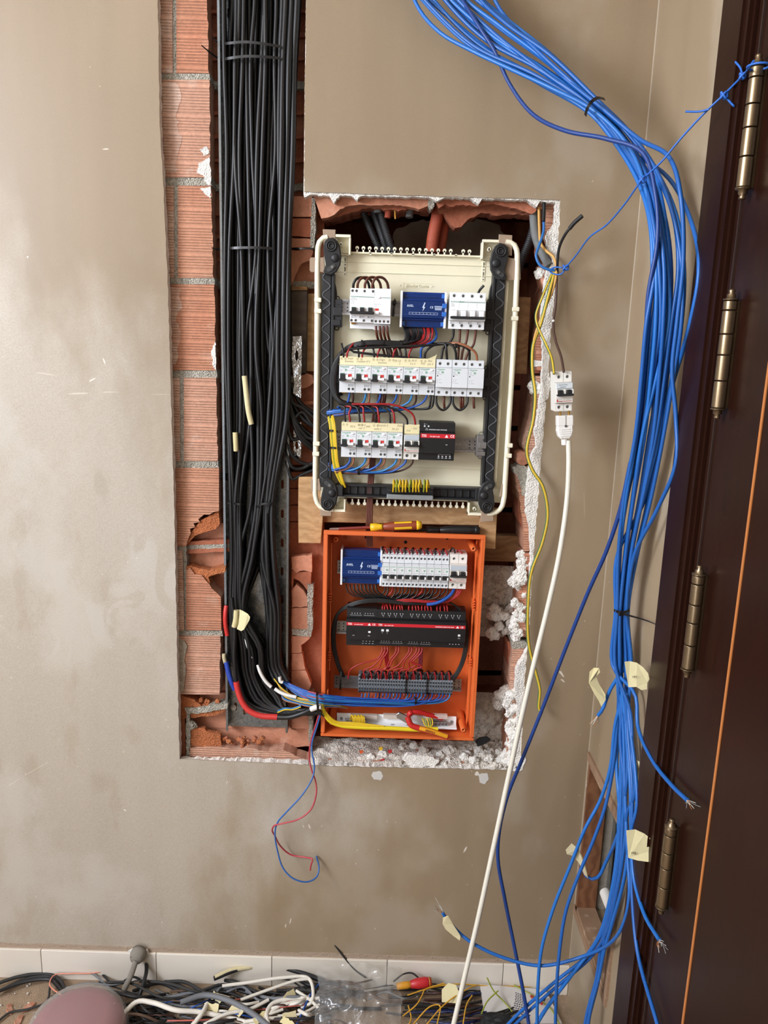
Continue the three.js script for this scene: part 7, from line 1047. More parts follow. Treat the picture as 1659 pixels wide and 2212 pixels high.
// red and blue pair dangling in front of the wall
cable('wire', [[694, 1528, 0.03], [684, 1560, 0.02], [672, 1600, 0.012], [668, 1632, 0.012], [672, 1660, 0.02], [682, 1690, 0.03], [683, 1715, 0.04], [672, 1748, 0.05], [644, 1770, 0.055], [610, 1779, 0.055], [592, 1784, 0.05], [588, 1794, 0.045], [594, 1806, 0.036], [606, 1828, 0.02], [628, 1846, 0.012], [660, 1852, 0.02], [675, 1856, 0.03], [672, 1868, 0.03], [670, 1880, 0.028]], 0.0021, std(0xb03a44, 0.4), 'thin red wire dangling below the orange box', 'wire', undefined, 120);
cable('wire', [[696, 1530, 0.03], [686, 1565, 0.02], [674, 1605, 0.014], [674, 1625, 0.014], [679, 1655, 0.022], [675, 1680, 0.034], [652, 1718, 0.05], [618, 1755, 0.055], [600, 1776, 0.05], [594, 1800, 0.045], [600, 1840, 0.045], [612, 1876, 0.05], [634, 1898, 0.055], [664, 1905, 0.05], [684, 1894, 0.036], [689, 1874, 0.02], [683, 1849, 0.004]], 0.0021, std(0x2f62a8, 0.4), 'thin blue wire dangling in a loop below the orange box', 'wire', undefined, 120);

// ---------- blue data cables ----------
const catBlue = [0x1b60ae, 0x1f68b6, 0x1a58a2].map((c) => std(c, 0.4)), catDark = std(0x183a7c, 0.42);
const zq = (x, y, z) => Math.max(z, RX(x, y, XR - 0.02).z * (x > 1200 ? 1 : 0) + (x > 1200 ? 0.005 : 0));
{
  const lab = 'blue data cable in the thick bundle slung down beside the dark door', grp = 'blue data cables in the bundle';
  // stations: centre, half spread, direction across, base z
  const S = [[880, -150, 95, 1, 0.1, 0.06], [965, -20, 78, 0.95, 0.12, 0.08], [1060, 70, 52, 0.8, -0.55, 0.12], [1170, 145, 32, 0.66, -0.75, 0.18], [1284, 232, 15, 0.62, -0.78, 0.24], [1345, 300, 20, 0.66, -0.74, 0.28], [1396, 380, 24, 0.8, -0.6, 0.33], [1428, 470, 32, 0.97, -0.2, 0.38], [1440, 580, 36, 1, 0, 0.40], [1434, 700, 36, 1, 0, 0.40], [1418, 820, 34, 1, 0, 0.38], [1400, 940, 32, 1, 0, 0.36], [1374, 1080, 30, 1, 0, 0.33], [1354, 1200, 21, 1, 0, 0.30], [1343, 1322, 13, 1, 0, 0.29], [1344, 1440, 20, 1, 0, 0.29]];
  const ends = [
    [[1372, 1500, .3], [1378, 1570, .32], [1408, 1640, .36], [1450, 1695, .42], [1484, 1728, .46]],
    [[1352, 1560, .3], [1362, 1700, .3], [1364, 1820, .3], [1370, 1900, .3], [1392, 1975, .34], [1424, 2030, .38]],
    [[1356, 1560, .31], [1366, 1700, .32], [1364, 1830, .32], [1366, 1940, .32], [1378, 2060, .34], [1420, 2212, .4], [1440, 2290, .42]],
    [[1346, 1560, .3], [1350, 1700, .3], [1356, 1850, .3], [1360, 1930, .3], [1340, 2010, .3], [1270, 2062, .28], [1170, 2086, .26], [1080, 2066, .24], [1010, 2030, .22], [972, 1994, .2], [956, 1972, .2]],
    [[1330, 1560, .28], [1318, 1660, .27], [1296, 1730, .26], [1264, 1790, .26], [1232, 1870, .25], [1196, 1960, .25], [1170, 2050, .26], [1162, 2130, .27], [1160, 2212, .28], [1160, 2290, .29]],
    [[1334, 1560, .28], [1324, 1660, .28], [1308, 1740, .28], [1284, 1810, .28], [1250, 1890, .28], [1222, 1970, .28], [1208, 2060, .29], [1202, 2140, .3], [1200, 2212, .3], [1200, 2290, .31]],
    [[1348, 1560, .3], [1342, 1700, .29], [1338, 1800, .29], [1326, 1900, .29], [1306, 2000, .28], [1266, 2066, .27], [1200, 2120, .25], [1130, 2180, .22], [1080, 2230, .2]],
    [[1344, 1580, .3], [1338, 1720, .29], [1334, 1830, .29], [1318, 1940, .29], [1290, 2030, .28], [1240, 2100, .27], [1180, 2180, .25], [1150, 2230, .24]],
    [[1340, 1580, .3], [1348, 1700, .3], [1342, 1820, .29], [1326, 1930, .29], [1306, 2030, .3], [1294, 2110, .31], [1276, 2180, .32], [1264, 2260, .33]],
    [[1340, 1540, .29], [1346, 1640, .29], [1350, 1740, .29], [1332, 1810, .28], [1310, 1860, .27], [1290, 1896, .26], [1272, 1898, .25], [1262, 1884, .25], [1260, 1868, .25]],
    [[1330, 1470, .28], [1318, 1490, .27], [1308, 1515, .26], [1302, 1532, .26], [1292, 1545, .25]],
    [[1362, 1540, .31], [1366, 1640, .31], [1372, 1680, .31], [1370, 1720, .31], [1354, 1760, .31], [1350, 1820, .3], [1334, 1920, .29], [1312, 2010, .28], [1272, 2072, .27], [1206, 2128, .25], [1136, 2190, .22], [1090, 2236, .2]],
    [[1360, 1560, .3], [1372, 1660, .31], [1376, 1740, .31], [1362, 1800, .3], [1348, 1900, .29], [1324, 1990, .29], [1304, 2060, .3], [1290, 2130, .31], [1272, 2200, .32], [1260, 2270, .33]],
    [[1338, 1560, .28], [1332, 1650, .28], [1338, 1750, .28], [1334, 1850, .28], [1316, 1950, .28], [1286, 2036, .27], [1234, 2106, .26], [1174, 2186, .24], [1144, 2236, .23]],
    [[1352, 1560, .29], [1356, 1660, .29], [1346, 1760, .28], [1340, 1880, .28], [1322, 1960, .28], [1300, 2036, .29], [1288, 2116, .3], [1268, 2190, .31], [1256, 2270, .32]],
  ];
  const desc = ['blue data cable ending frayed beside the third hinge', 'blue data cable ending frayed beside the lowest hinge', 'blue data cable hanging to the floor in front of the door', 'blue data cable swinging left to a frayed taped end near the floor', 'blue data cable hanging to the floor, leftmost of the bundle', 'blue data cable hanging to the floor, second from the left', 'blue data cable slanting left to the cardboard, outer one', 'blue data cable slanting left to the cardboard, inner one', 'blue data cable hanging to the floor in front of the hatch', 'blue data cable hooked into the hatch with a tape flag', 'blue data cable with a torn tape strip at the height of the third hinge', 'blue data cable slanting left to the cardboard, nearest the door', 'blue data cable bowed out beside the door edge above the hatch', 'blue data cable slanting left to the cardboard, lowest one', 'blue data cable in the middle of the bundle, passing the hatch'];
  const N = ends.length;
  for (let i = 0; i < N; i++) {
    const slot = (i * 7 % N) / (N - 1) * 2 - 1, pts = [], ph = i * 3.7, outer = i === 0;
    S.forEach(([cx, cy, h, dx, dy, z], j) => {
      let s = clamp(slot + 0.9 * (noise2(ph, j * 0.55) - 0.5), -1.05, 1.05); const zz = z + 0.012 * (noise2(j * 0.5 + 9, ph) - 0.5) + ((i % 3) - 1) * 0.006;
      let x = cx + dx * h * s, y = cy + dy * h * s;
      if (outer && j >= 6 && j <= 12) { x = [1440, 1490, 1510, 1490, 1456, 1420, 1392][j - 6]; y = cy; }
      pts.push([x, y, zq(x, y, zz)]);
    });
    for (const [x, y, z] of ends[i]) pts.push([x, y, zq(x, y, z)]);
    const o = tag(mesh('data_cable', tubeGeo(p3(pts), 0.0039, pts.length * 6, 8), catBlue[i % 3]), desc[i], 'cable', grp);
    if ([0, 1, 3, 10].includes(i)) { // frayed inner pairs
      const a = pts.at(-1), b = pts.at(-2), A = W(...a), d = A.clone().sub(W(...b)).normalize();
      for (let k = 0; k < 9; k++) { const e = d.clone().multiplyScalar(rr(0.018, 0.032)).add(V(rr(-0.012, 0.012), rr(-0.012, 0.012), rr(-0.008, 0.008))), m1 = A.clone().addScaledVector(e, 0.5).add(V(rr(-0.003, 0.003), rr(-0.003, 0.003), 0)); mesh('frayed_strand', tubeGeo([A, m1, A.clone().add(e)], 0.0006, 6, 4, false), std([0xc9c6bd, 0x8a8a88, 0xb0703c, 0xd8d4c8][k % 4], 0.6), o); }
    }
  }
  // odd cables of the bundle
  const lone = (pts, m, l, r = 0.0039) => tag(mesh('data_cable', tubeGeo(pts.map(([x, y, z]) => W(x, y, zq(x, y, z))), r, pts.length * 7, 8), m), l, 'cable');
  lone([[962, -150, .06], [985, -30, .08], [1030, 50, .12], [1068, 110, .14], [1100, 180, .16], [1150, 246, .2], [1220, 282, .26], [1310, 300, .32], [1388, 330, .37], [1416, 420, .4], [1420, 520, .41], [1400, 640, .4], [1394, 780, .38], [1384, 900, .36], [1362, 1020, .34], [1340, 1120, .32]], catDark, 'dark blue cable bowing out below the bundle near the top');
  lone([[860, -120, .05], [900, 10, .07], [950, 70, .1], [1020, 110, .13], [1100, 148, .17], [1190, 190, .22], [1284, 240, .26], [1360, 320, .31], [1400, 430, .36], [1416, 560, .39], [1396, 720, .38], [1384, 880, .36]], catBlue[1], 'blue data cable sagging along the lower edge of the bundle at the top');
  lone([[1045, -60, .08], [1080, 20, .1], [1140, 86, .14], [1210, 160, .2], [1296, 230, .26], [1380, 300, .32], [1446, 340, .4], [1470, 420, .44], [1476, 560, .44], [1462, 700, .43], [1452, 800, .42], [1460, 900, .42], [1460, 1000, .42], [1420, 1100, .38], [1370, 1200, .32], [1352, 1322, .29]], catBlue[2], 'blue data cable along the upper edge of the bundle by the hinge string');
  lone([[1362, 1000, .33], [1340, 1100, .31], [1310, 1190, .28], [1270, 1280, .24], [1222, 1400, .2], [1172, 1530, .17], [1128, 1640, .15], [1096, 1720, .14], [1078, 1800, .14], [1076, 1860, .14], [1090, 1940, .16], [1110, 2040, .19], [1128, 2130, .22], [1142, 2212, .24], [1150, 2290, .26]], catDark, 'dark blue cable crossing the wall alone from the bundle to the floor', 0.0045);
}
{ // tie strap, hinge string and tape flags on the bundle
  const z3 = (l) => l.map(([x, y, z]) => [x, y, zq(x, y, z)]);
  tie(z3([[1264, 250, .26], [1268, 236, .275], [1276, 222, .28], [1290, 212, .27], [1306, 214, .25]]), 0.006, null, 'black cable tie round the blue bundle near the top');
  tie(z3([[1326, 1318, .29], [1336, 1322, .31], [1346, 1323, .312], [1360, 1318, .3]]), 0.006, z3([[1342, 1325, .315], [1390, 1338, .34], [1432, 1356, .4]]), 'black cable tie with a long tail round the blue bundle beside the door');
  const str = std(0x2a66bd, 0.5);
  const s = (pts) => W(...pts);
  const hz = RX(1637, 145, XR - 0.03), hk = V(XR - 0.042, hz.y, hz.z);
  const P = z3([[1600, 168, .5], [1562, 206, .48], [1520, 246, .46], [1470, 300, .43], [1430, 348, .41], [1388, 388, .37], [1350, 440, .3], [1310, 486, .22], [1274, 512, .16], [1244, 552, .09], [1222, 578, .05]]).map(s);
  tag(mesh('tie_string', tubeGeo([hk.clone().add(V(0.0, 0.004, 0.012)), hk, ...P], 0.0017, 90, 6), str), 'thin blue wire strung from the top hinge to the knot beside the recess', 'wire');
  const loop = []; for (let i = 0; i <= 12; i++) { const t = i / 12 * 6.283; loop.push(V(hk.x + 0.014 + Math.cos(t) * 0.016, hk.y + 0.002 * i / 12, hk.z + Math.sin(t) * 0.016)); } tag(mesh('tie_string', tubeGeo(loop, 0.0017, 40, 6), str), 'loop of blue wire round the top hinge', 'wire');
  const knot = (x, y, z, r, l) => { const c = W(x, y, zq(x, y, z)), q = []; for (let i = 0; i <= 24; i++) { const t = i / 24 * 6.283 * 2; q.push(V(c.x + Math.cos(t) * r, c.y + Math.sin(t * 1.5) * r * 0.9, c.z + Math.sin(t) * r * 0.7)); } tag(mesh('string_knot', tubeGeo(q, 0.0018, 70, 6), str), l, 'knot'); };
  knot(1388, 388, .385, 0.0055, 'blue wire knot on the front of the blue bundle'); knot(1564, 206, .49, 0.005, 'blue wire knot between the bundle and the top hinge'); knot(1222, 578, .05, 0.0058, 'blue wire knot beside the right edge of the recess'); knot(1604, 164, .51, 0.004, 'blue wire knot just below the top hinge loop');
  const end = (pts, l) => tag(mesh('string_end', tubeGeo(z3(pts).map(s), 0.0017, 14, 6), str), l, 'wire');
  end([[1564, 206, .49], [1575, 218, .49], [1585, 229, .49]], 'loose blue wire end pointing down from the upper knot'); end([[1532, 236, .47], [1510, 241, .46], [1481, 241, .45]], 'loose blue wire end pointing left of the string'); end([[1604, 164, .51], [1600, 148, .51], [1589, 134, .5]], 'loose blue wire end pointing up beside the top hinge');
  tag(mesh('tie_string', tubeGeo(p3([[1222, 580, .05], [1212, 592, .04], [1198, 592, .03], [1188, 586, .02], [1196, 578, .03], [1214, 578, .046]]), 0.0017, 40, 6), str), 'blue wire wrapped round the loose wires beside the recess', 'wire');
  const fl = (px, z, k, l, ink) => { const cx = px.reduce((a, p) => a + p[0], 0) / px.length, cy = px.reduce((a, p) => a + p[1], 0) / px.length; return flag(px, Math.max(z, RX(Math.max(...px.map((p) => p[0])), cy, XR - 0.01).z), masking[k], l, undefined, ink, 0.01); };
  fl([[1350, 1431], [1362, 1430], [1376, 1432], [1388, 1440], [1398, 1452], [1401, 1464], [1396, 1472], [1394, 1484], [1382, 1486], [1372, 1480], [1356, 1482]], 0.33, 0, 'large cream tape flag with pencil marks on the blue bundle', [1368, 1458]);
  fl([[1354, 1796], [1374, 1794], [1392, 1800], [1404, 1808], [1409, 1832], [1408, 1848], [1396, 1854], [1374, 1853], [1356, 1850]], 0.34, 0, 'large cream tape flag on the blue cables in front of the hatch', [1366, 1836]);
  fl([[1274, 1452], [1284, 1444], [1294, 1443], [1296, 1452], [1288, 1462], [1294, 1478], [1306, 1498], [1306, 1508], [1296, 1522], [1292, 1512], [1280, 1492], [1271, 1474]], 0.27, 1, 'torn cream tape strip hanging left of the blue bundle');
  fl([[1370, 1640], [1378, 1640], [1374, 1688], [1366, 1688]], 0.33, 2, 'narrow cream tape strip on the blue bundle above the hatch'); fl([[1390, 1646], [1396, 1652], [1394, 1664], [1388, 1660]], 0.33, 1, 'small cream tape tab behind the blue bundle above the hatch');
  fl([[1222, 1836], [1236, 1824], [1250, 1834], [1262, 1860], [1268, 1890], [1260, 1884], [1250, 1862], [1236, 1848], [1224, 1844]], 0.25, 2, 'dull yellow tape flag at the left of the hatch');
  fl([[957, 1984], [968, 1980], [978, 1996], [994, 2016], [992, 2024], [978, 2016], [962, 2004], [956, 1994]], 0.215, 2, 'dull yellow tape flag near the frayed left cable end');
}
// things inside the hatch
{
  const x = XR + 0.07;
  const dull = std(0x7c7e78, 0.5, { metalness: 0.6, bumpMap: roughTex, bumpScale: 0.004 });
  tag(mesh('steel_channel', [rbox(0.022, 0.4, 0.003, 0.001, x + 0.004, 0.5, 0.05), rbox(0.003, 0.4, 0.02, 0.001, x - 0.006, 0.5, 0.06)], dull), 'dull steel channel standing inside the hatch', 'channel'); tag(mesh('steel_channel', rbox(0.016, 0.36, 0.003, 0.001, x + 0.034, 0.5, 0.056), std(0x5a5d59, 0.5, { metalness: 0.5 })), 'darker steel channel deeper inside the hatch', 'channel');
  const q = RX(1330, 1985, XR + 0.03); tag(mesh('plastic_pipe', [cyl(0.014, 0.09, 'z', q.x, q.y, q.z - 0.045, 18), new THREE.TorusGeometry(0.009, 0.0025, 8, 16).translate(q.x, q.y, q.z)], whiteTape), 'white plastic pipe end inside the hatch', 'pipe');
  cable('wire', [[1268, 1870, -0.02], [1290, 1864, -0.04], [1304, 1852, -0.06], [1322, 1852, -0.06]], 0.003, WC.black, 'dark wire inside the hatch', 'wire');
}
// ---------- clutter on the floor ----------
{
  const f3 = (l) => l.map(([x, y, h]) => FY(x, y, h));
  const fc = (name, pts, r, m, label, group, cat = 'cable', seg) => tag(mesh(name, tubeGeo(f3(pts), r, seg || pts.length * 7, 7), m), label, cat, group);
  const white = std(0xd9d4c8, 0.55), grey = std(0x6d7074, 0.6), pinkW = std(0xd88a72, 0.5), yel = std(0xcf9c2e, 0.5), oldBlack = [std(0x1d1d1e, 0.55), std(0x2a2927, 0.7), std(0x18181a, 0.45)], brownOld = std(0x5a4536, 0.8);
  // pipe stub on the skirting
  const p = W(296, 2068, 0.03), pg = thing('pipe_stub', 'grey dusty pipe stub with a flange coming out of the skirting', 'pipe', V(p.x, p.y, 0.01)); const lead = std(0x8b857a, 0.7, { bumpMap: roughTex, bumpScale: 0.002 });
  mesh('flange', new THREE.LatheGeometry([[0, 0], [0.021, 0], [0.022, 0.012], [0.017, 0.026], [0.009, 0.032], [0, 0.033]].map((q) => new THREE.Vector2(...q)), 20).rotateX(Math.PI / 2), lead, pg);
  for (const s of [-1, 1]) mesh('flange_bolt', cyl(0.0032, 0.004, 'z', s * 0.012, 0.006, 0.026, 8), steel, pg);
  mesh('pipe', tubeGeo([V(0, -0.002, 0.03), V(-0.008, -0.03, 0.05), V(-0.022, -0.06, 0.066)], 0.0075, 14, 12), lead, pg);
  slab('plaster_chip', rough([[276, 2056], [286, 2050], [318, 2052], [322, 2062], [300, 2060], [280, 2064]], 5, 1), 0.012, 0.004, M.plaster, wallBack);
  fc('black_cable', [[316, 2078, 0.06], [316, 2100, 0.05], [308, 2130, 0.04], [298, 2160, 0.02], [286, 2200, 0.01]], 0.0052, oldBlack[0], 'black cable dropping beside the grey pipe stub');
  // long left run
  [[0, 2140, 60, 2114, 112, 2110, 134, 2128, 150, 2146], [-20, 2130, 40, 2110, 100, 2104, 128, 2116, 142, 2140], [-20, 2148, 50, 2122, 106, 2116, 126, 2132, 138, 2150]].forEach((a, i) => fc('black_cable', [0, 2, 4, 6, 8].map((k) => [a[k], a[k + 1], 0.012 + i * 0.004]), 0.0048, oldBlack[i], 'black cable running in from the left along the skirting, ' + ord[i] + ' of three', 'black cables along the skirting'));
  fc('black_cable', [[-10, 2212, 0.006], [20, 2188, 0.008], [60, 2180, 0.01], [100, 2164, 0.012], [108, 2130, 0.016]], 0.003, oldBlack[1], 'thin black wire snaking across the bare floor at the left', undefined, 'wire');
  fc('wire', [[243, 2094, 0.03], [200, 2102, 0.026], [150, 2103, 0.026], [118, 2106, 0.026], [107, 2124, 0.03], [130, 2148, 0.06], [160, 2164, 0.075], [200, 2164, 0.08], [248, 2168, 0.08]], 0.0017, pinkW, 'salmon pink wire looping over the red tub', undefined, 'wire', 60);
  // red tub wrapped in film
  const c = FY(168, 2260, 0), tub = thing('plastic_tub', 'dark red plastic tub wrapped in clear film at the lower left', 'tub', V(c.x, 0, c.z)); const R = 0.118;
  mesh('tub', new THREE.LatheGeometry([[0, 0.0], [R * 0.9, 0], [R, 0.03], [R * 0.98, 0.055], [R * 0.86, 0.078], [R * 0.6, 0.088], [0, 0.09]].map((q) => new THREE.Vector2(...q)), 32), std(0x8e3a44, 0.45), tub);
  const film = new THREE.LatheGeometry([[R * 1.05, 0.004], [R * 1.06, 0.035], [R * 1.03, 0.062], [R * 0.9, 0.086], [R * 0.6, 0.097], [0, 0.099]].map((q) => new THREE.Vector2(...q)), 40), fp = film.attributes.position; for (let i = 0; i < fp.count; i++) { const k = 1 + 0.02 * (noise3(fp.getX(i) * 60, fp.getY(i) * 80, fp.getZ(i) * 60) - 0.5); fp.setXYZ(i, fp.getX(i) * k, fp.getY(i) * k, fp.getZ(i) * k); } film.computeVertexNormals();
  const clear = phys({ color: 0xf2f2f0, roughness: 0.18, transmission: 0.85, thickness: 0, ior: 1.4 }); mesh('film', film, clear, tub);
  // heaps of offcuts
  const zone = (n, x0, x1, y0, y1, f) => { for (let i = 0; i < n; i++) f(rr(x0, x1), rr(y0, y1), i); };
  zone(72, 200, 860, 2118, 2215, (x, y, i) => { const a = rr(-0.5, 0.7), L = rr(50, 120), h = rr(0.006, 0.05), b = rr(-14, 14); fc('black_cable', [[x - L * Math.cos(a), y - L * 0.5 * Math.sin(a), h * 0.5 + 0.004], [x - L * 0.4 * Math.cos(a), y - L * 0.2 * Math.sin(a) + b, h], [x + L * 0.3 * Math.cos(a), y + L * 0.15 * Math.sin(a) - b, h + 0.006], [x + L * Math.cos(a), y + L * 0.45 * Math.sin(a), 0.006]], rr(0.002, 0.0048), i % 5 === 0 ? grey : i % 7 === 3 ? brownOld : oldBlack[i % 3], 'black cable offcut in the heap along the skirting', 'black cable offcuts on the floor', 'cable offcut', 22); });
  zone(40, 870, 1110, 2130, 2215, (x, y, i) => { const a = rr(-0.9, 0.3), L = rr(30, 80), h = rr(0.004, 0.035), b = rr(-12, 12); fc('black_cable', [[x - L * Math.cos(a), y - L * 0.5 * Math.sin(a), h * 0.5 + 0.004], [x, y + b, h + 0.004], [x + L * Math.cos(a), y + L * 0.5 * Math.sin(a), 0.005]], rr(0.002, 0.0036), [oldBlack[0], oldBlack[1], WC.navy, WC.dbrown, oldBlack[2]][i % 5], 'dark wire offcut in the heap left of the cardboard', 'dark wire offcuts by the cardboard', 'wire offcut', 18); });
  zone(16, 330, 640, 2150, 2215, (x, y, i) => { const a = rr(-0.8, 0.6), L = rr(20, 60); fc('wire', [[x - L * Math.cos(a), y - L * 0.5 * Math.sin(a), rr(0.02, 0.05)], [x, y + rr(-8, 8), rr(0.03, 0.06)], [x + L * Math.cos(a), y + L * 0.5 * Math.sin(a), rr(0.01, 0.05)]], rr(0.0012, 0.002), [std(0xb5584a, 0.6), brownOld, WC.blue, WC.dbrown][i % 4], 'thin coloured wire snippet in the cable heap', 'thin coloured snippets in the heap', 'wire offcut', 14); });
  // white leads
  [[[262, 2196, .05], [296, 2164, .06], [330, 2166, .06], [380, 2182, .06], [430, 2186, .05], [520, 2205, .04], [600, 2230, .04]], [[480, 2130, .05], [540, 2122, .055], [610, 2112, .06], [664, 2112, .06], [676, 2136, .06], [672, 2166, .05], [650, 2176, .04]], [[520, 2160, .05], [580, 2138, .055], [640, 2118, .06], [668, 2114, .06]], [[560, 2212, .04], [600, 2176, .05], [660, 2160, .05], [690, 2156, .05]], [[640, 2140, .05], [670, 2160, .05], [690, 2180, .05]], [[580, 2215, .05], [576, 2190, .05], [590, 2168, .05], [640, 2156, .05], [668, 2158, .05]], [[410, 2222, .05], [436, 2190, .06], [448, 2168, .055]], [[600, 2195, .04], [650, 2190, .05], [690, 2170, .05]], [[440, 2214, .05], [490, 2190, .055], [540, 2180, .05], [580, 2160, .05]]].forEach((q, i) => fc('white_cable', q, [0.0062, 0.0046, 0.004, 0.0044, 0.004, 0.006, 0.006, 0.0036, 0.0046][i], white, 'white cable piece lying across the heap, ' + ord[i] + ' counted from the left', 'white cable pieces on the floor'));
  zone(12, 430, 680, 2150, 2215, (x, y, i) => { const a = rr(-1, 1), L = rr(14, 40); fc('white_cable', [[x - L * Math.cos(a), y - L * 0.5 * Math.sin(a), rr(0.03, 0.05)], [x, y + rr(-5, 5), rr(0.045, 0.06)], [x + L * Math.cos(a), y + L * 0.5 * Math.sin(a), rr(0.03, 0.05)]], rr(0.003, 0.005), white, 'short white cable offcut in the heap', 'white cable offcuts in the heap', 'cable offcut', 12); });
  fc('black_cable', [[462, 2114, .05], [520, 2092, .055], [580, 2086, .055], [640, 2098, .05], [700, 2120, .04]], 0.0062, oldBlack[0], 'thick black cable arching in front of the skirting in the middle'); fc('tape_sleeve', [[464, 2112, .051], [500, 2096, .055], [544, 2088, .056]], 0.0068, masking[2], 'masking tape sleeve on the thick arching black cable', undefined, 'tape');
  fc('grey_cable', [[390, 2166, .06], [440, 2150, .06], [490, 2160, .06], [540, 2186, .055], [590, 2225, .05]], 0.0072, grey, 'thick grey cable curving over the white leads');
  fc('black_cable', [[722, 2040, .13], [742, 2066, .1], [768, 2096, .06], [790, 2112, .04]], 0.0022, oldBlack[0], 'thin black wire poking up in front of the skirting', undefined, 'wire');
  fc('wire', [[690, 2124, .05], [670, 2150, .05], [656, 2180, .05], [640, 2215, .05]], 0.0024, WC.blue, 'thin blue wire at the left of the clear bag', undefined, 'wire');
  zone(7, 380, 640, 2150, 2210, (x, y, i) => { const q = FY(x, y, 0.052), g = extr(rough([[-18, -8], [18, -10], [20, 8], [-16, 10]], 8, 3).map(([a, b]) => [a / 1000, b / 1000]), 0.0012, 0); g.rotateX(-1.0 + rr(-0.3, 0.3)); g.rotateY(rr(-1, 1)); g.translate(q.x, q.y, q.z); tag(mesh('tape_scrap', g, masking[i % 3]), 'scrap of cream masking tape in the cable heap', 'tape scrap', 'masking tape scraps in the heap'); });
  // crumbs and dusty lumps
  const cr = []; for (let i = 0; i < 160; i++) { const q = FY(rr(0, 1200), rr(2122, 2215), 0.002), g = lumpGeo(rr(0.0015, 0.005), i * 1.3, 0.8, 0); g.translate(q.x, q.y, q.z); cr.push(g); } const o = mesh('floor_debris', merge(cr), M.rubble); o.userData.kind = 'stuff'; o.userData.label = 'mortar crumbs scattered on the floor'; o.userData.category = 'debris';
  for (const [x, y, l] of [[20, 2180, 'leftmost'], [62, 2175, 'beside the pink wire'], [40, 2205, 'nearest the left corner']]) { const q = FY(x, y, 0.004), g = extr([[-0.02, -0.006], [-0.004, -0.009], [0.018, -0.002], [0.012, 0.007], [-0.008, 0.008]], 0.003, 0, 0.0008); g.rotateX(-1.2); g.rotateY(rr(-2, 2)); g.translate(q.x, q.y, q.z); tag(mesh('clay_shard', g, M.claySmooth), 'flat broken brick shard on the bare floor, ' + l, 'clay shard'); }
  // clear bag: crumpled sheet standing in a heap
  { const a = FY(775, 2150, 0.06), g = new THREE.PlaneGeometry(0.22, 0.2, 46, 42), q = g.attributes.position; for (let i = 0; i < q.count; i++) { const x = q.getX(i), y = q.getY(i), r = Math.hypot(x / 0.11, y / 0.1); q.setXYZ(i, x * (1 + 0.12 * (noise2(y * 40, 3) - 0.5)), 0.035 * (1.1 - 0.5 * r * r) + 0.03 * (fbm(x * 26 + 4, y * 26, 3) - 0.5) + 0.012 * Math.abs(noise2(x * 70, y * 40) - 0.5), -y * 0.85 + 0.01 * noise2(x * 50, y * 50)); } g.computeVertexNormals(); g.rotateX(0.35); g.translate(a.x, a.y - 0.005, a.z + 0.01); tag(mesh('plastic_bag', g, phys({ color: 0xf4f4f2, roughness: 0.12, transmission: 0.9, thickness: 0, ior: 1.45, side: THREE.DoubleSide })), 'crumpled clear plastic bag lying on the cables', 'plastic bag'); }
  // screwdriver handle sticking out of the bag
  { const a = FY(856, 2131, 0.05), b = FY(932, 2120, 0.055), d = b.clone().sub(a), L = d.length(), g = thing('screwdriver', 'red and yellow screwdriver handle lying by the clear bag', 'screwdriver', a); g.quaternion.setFromUnitVectors(V(0, 1, 0), d.normalize()); const lt = (l) => new THREE.LatheGeometry(l.map((q) => new THREE.Vector2(q[0], q[1] * L)), 16); mesh('collar', lt([[0, 0], [0.0085, 0.02], [0.0095, 0.3], [0.008, 0.42], [0, 0.42]]), std(0xd9982a, 0.4), g); mesh('handle', lt([[0, 0.38], [0.0095, 0.4], [0.0135, 0.6], [0.0138, 0.8], [0.011, 0.98], [0, 1]]), std(0xb8242a, 0.42), g); mesh('end_cap', lt([[0, 0.9], [0.012, 0.92], [0.0105, 1.0], [0.004, 1.01], [0, 1.01]]), std(0xa8801f, 0.5), g); mesh('shaft', lt([[0, -0.9], [0.003, -0.9], [0.003, 0.02], [0, 0.02]]), steel, g); }
  fc('black_cable', [[850, 2120, .05], [872, 2104, .07], [890, 2102, .07], [904, 2112, .06]], 0.0022, oldBlack[0], 'thin black wire looping over the red screwdriver handle', undefined, 'wire');
  // yellow wires
  [[[880, 2150, .04], [930, 2134, .045], [980, 2126, .045], [1060, 2130, .03], [1190, 2132, .02]], [[870, 2195, .04], [900, 2170, .05], [912, 2150, .05], [918, 2138, .05], [960, 2124, .05]], [[890, 2215, .03], [930, 2174, .05], [950, 2172, .05], [944, 2215, .04]], [[920, 2215, .04], [960, 2170, .05], [1010, 2136, .05], [1030, 2128, .04]], [[882, 2172, .04], [888, 2200, .04], [880, 2220, .04]], [[1000, 2215, .04], [1008, 2170, .05], [1020, 2150, .05]], [[1110, 2128, .03], [1150, 2150, .03], [1190, 2180, .02], [1210, 2215, .02]], [[1052, 2112, .08], [1066, 2140, .05], [1090, 2165, .03], [1110, 2190, .02]], [[1040, 2190, .04], [1052, 2164, .05], [1076, 2140, .06]]].forEach((q, i) => fc('wire', q, 0.0018, i > 5 ? WC.ygreen : yel, 'thin yellow wire lying by the cardboard, ' + ord[i] + ' counted from the left', 'yellow wires by the cardboard', 'wire'));
  { const g = extr([[-0.022, -0.02], [0.02, -0.022], [0.026, 0.0], [0.016, 0.02], [-0.004, 0.024], [-0.022, 0.008]], 0.0012, 0), q = FY(972, 2146, 0.055); g.rotateX(-0.7); g.translate(q.x, q.y, q.z); tag(mesh('tape_flag', g, masking[0]), 'cream tape flag lying in the heap beside the white cord', 'tape flag'); }
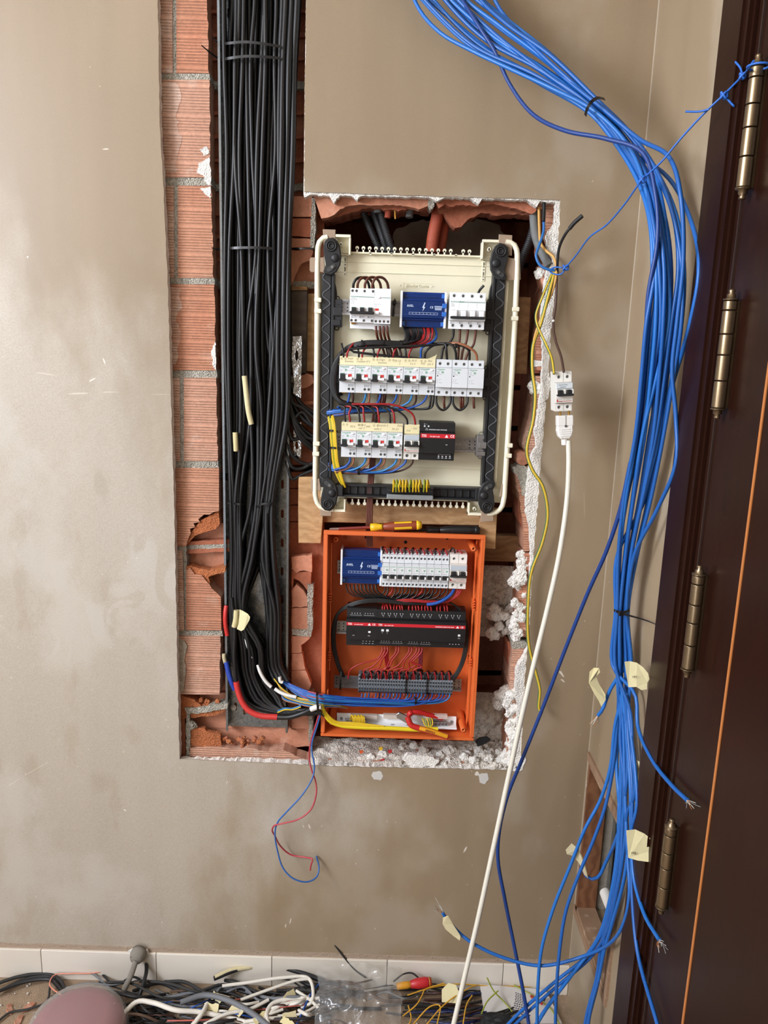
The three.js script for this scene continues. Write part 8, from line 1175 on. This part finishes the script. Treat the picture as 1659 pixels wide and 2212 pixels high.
  // cardboard sheet with printed side
  { const a = FY(1036, 2128, 0.03), b = FY(1178, 2140, 0.02), cc = FY(1214, 2212, 0.006), d = FY(1050, 2215, 0.01); const n = b.clone().sub(a).cross(d.clone().sub(a)).normalize(); if (n.y < 0) n.negate(); const P = [a, b, cc, d, ...[a, b, cc, d].map((q) => q.clone().addScaledVector(n, 0.004))], g = new THREE.BufferGeometry(); const tri = [4, 5, 6, 4, 6, 7, 0, 2, 1, 0, 3, 2, 0, 1, 5, 0, 5, 4, 1, 2, 6, 1, 6, 5, 2, 3, 7, 2, 7, 6, 3, 0, 4, 3, 4, 7]; const uv = { 0: [0, 1], 1: [1, 1], 2: [1, 0], 3: [0, 0], 4: [0, 1], 5: [1, 1], 6: [1, 0], 7: [0, 0] };
    g.setAttribute('position', new THREE.Float32BufferAttribute(tri.flatMap((i) => P[i].toArray()), 3)); g.setAttribute('uv', new THREE.Float32BufferAttribute(tri.flatMap((i) => uv[i]), 2)); g.computeVertexNormals();
    const tex = canvasTex(512, 360, (k, w, h) => { k.fillStyle = '#cfcac4'; k.fillRect(0, 0, w, h); k.fillStyle = 'rgba(150,146,142,0.35)'; for (let x = 0; x < w; x += 9) k.fillRect(x, 0, 3, h); k.fillStyle = '#4a4a50'; k.save(); k.translate(258, 60); k.rotate(0.35); k.font = 'bold 15px sans-serif'; for (let i = 0; i < 11; i++) { for (let j = 0; j < 5; j++) k.fillRect(j * 16 + (i % 2) * 4, i * 20, 11, 12); } k.restore(); });
    tag(mesh('cardboard_sheet', g, std(0xffffff, 0.85, { map: tex })), 'grey corrugated cardboard sheet with printed lines on the floor', 'cardboard'); }
  { const q = FY(1082, 2212, 0.03), g = lumpGeo(0.042, 8, 0.8, 3); g.scale(1.3, 0.6, 0.8); g.translate(q.x, 0.03, q.z); tag(mesh('black_bag', g, std(0x0b0b0c, 0.7)), 'crumpled black plastic bag on the cardboard', 'plastic bag'); }
  [[1150, 2154, 0xa03028, 'dark red'], [1176, 2158, 0x1a1a1b, 'black'], [1168, 2166, 0xb02a2a, 'bright red']].forEach(([x, y, k, n]) => { const q = FY(x, y, 0.03), g = rbox(0.012, 0.005, 0.006, 0.001, 0, 0, 0); g.rotateY(rr(0, 3)); g.translate(q.x, q.y, q.z); tag(mesh('wire_scrap', g, std(k, 0.6)), n + ' plastic scrap on the cardboard sheet', 'scrap'); });
}
renderer.render(scene, camera);
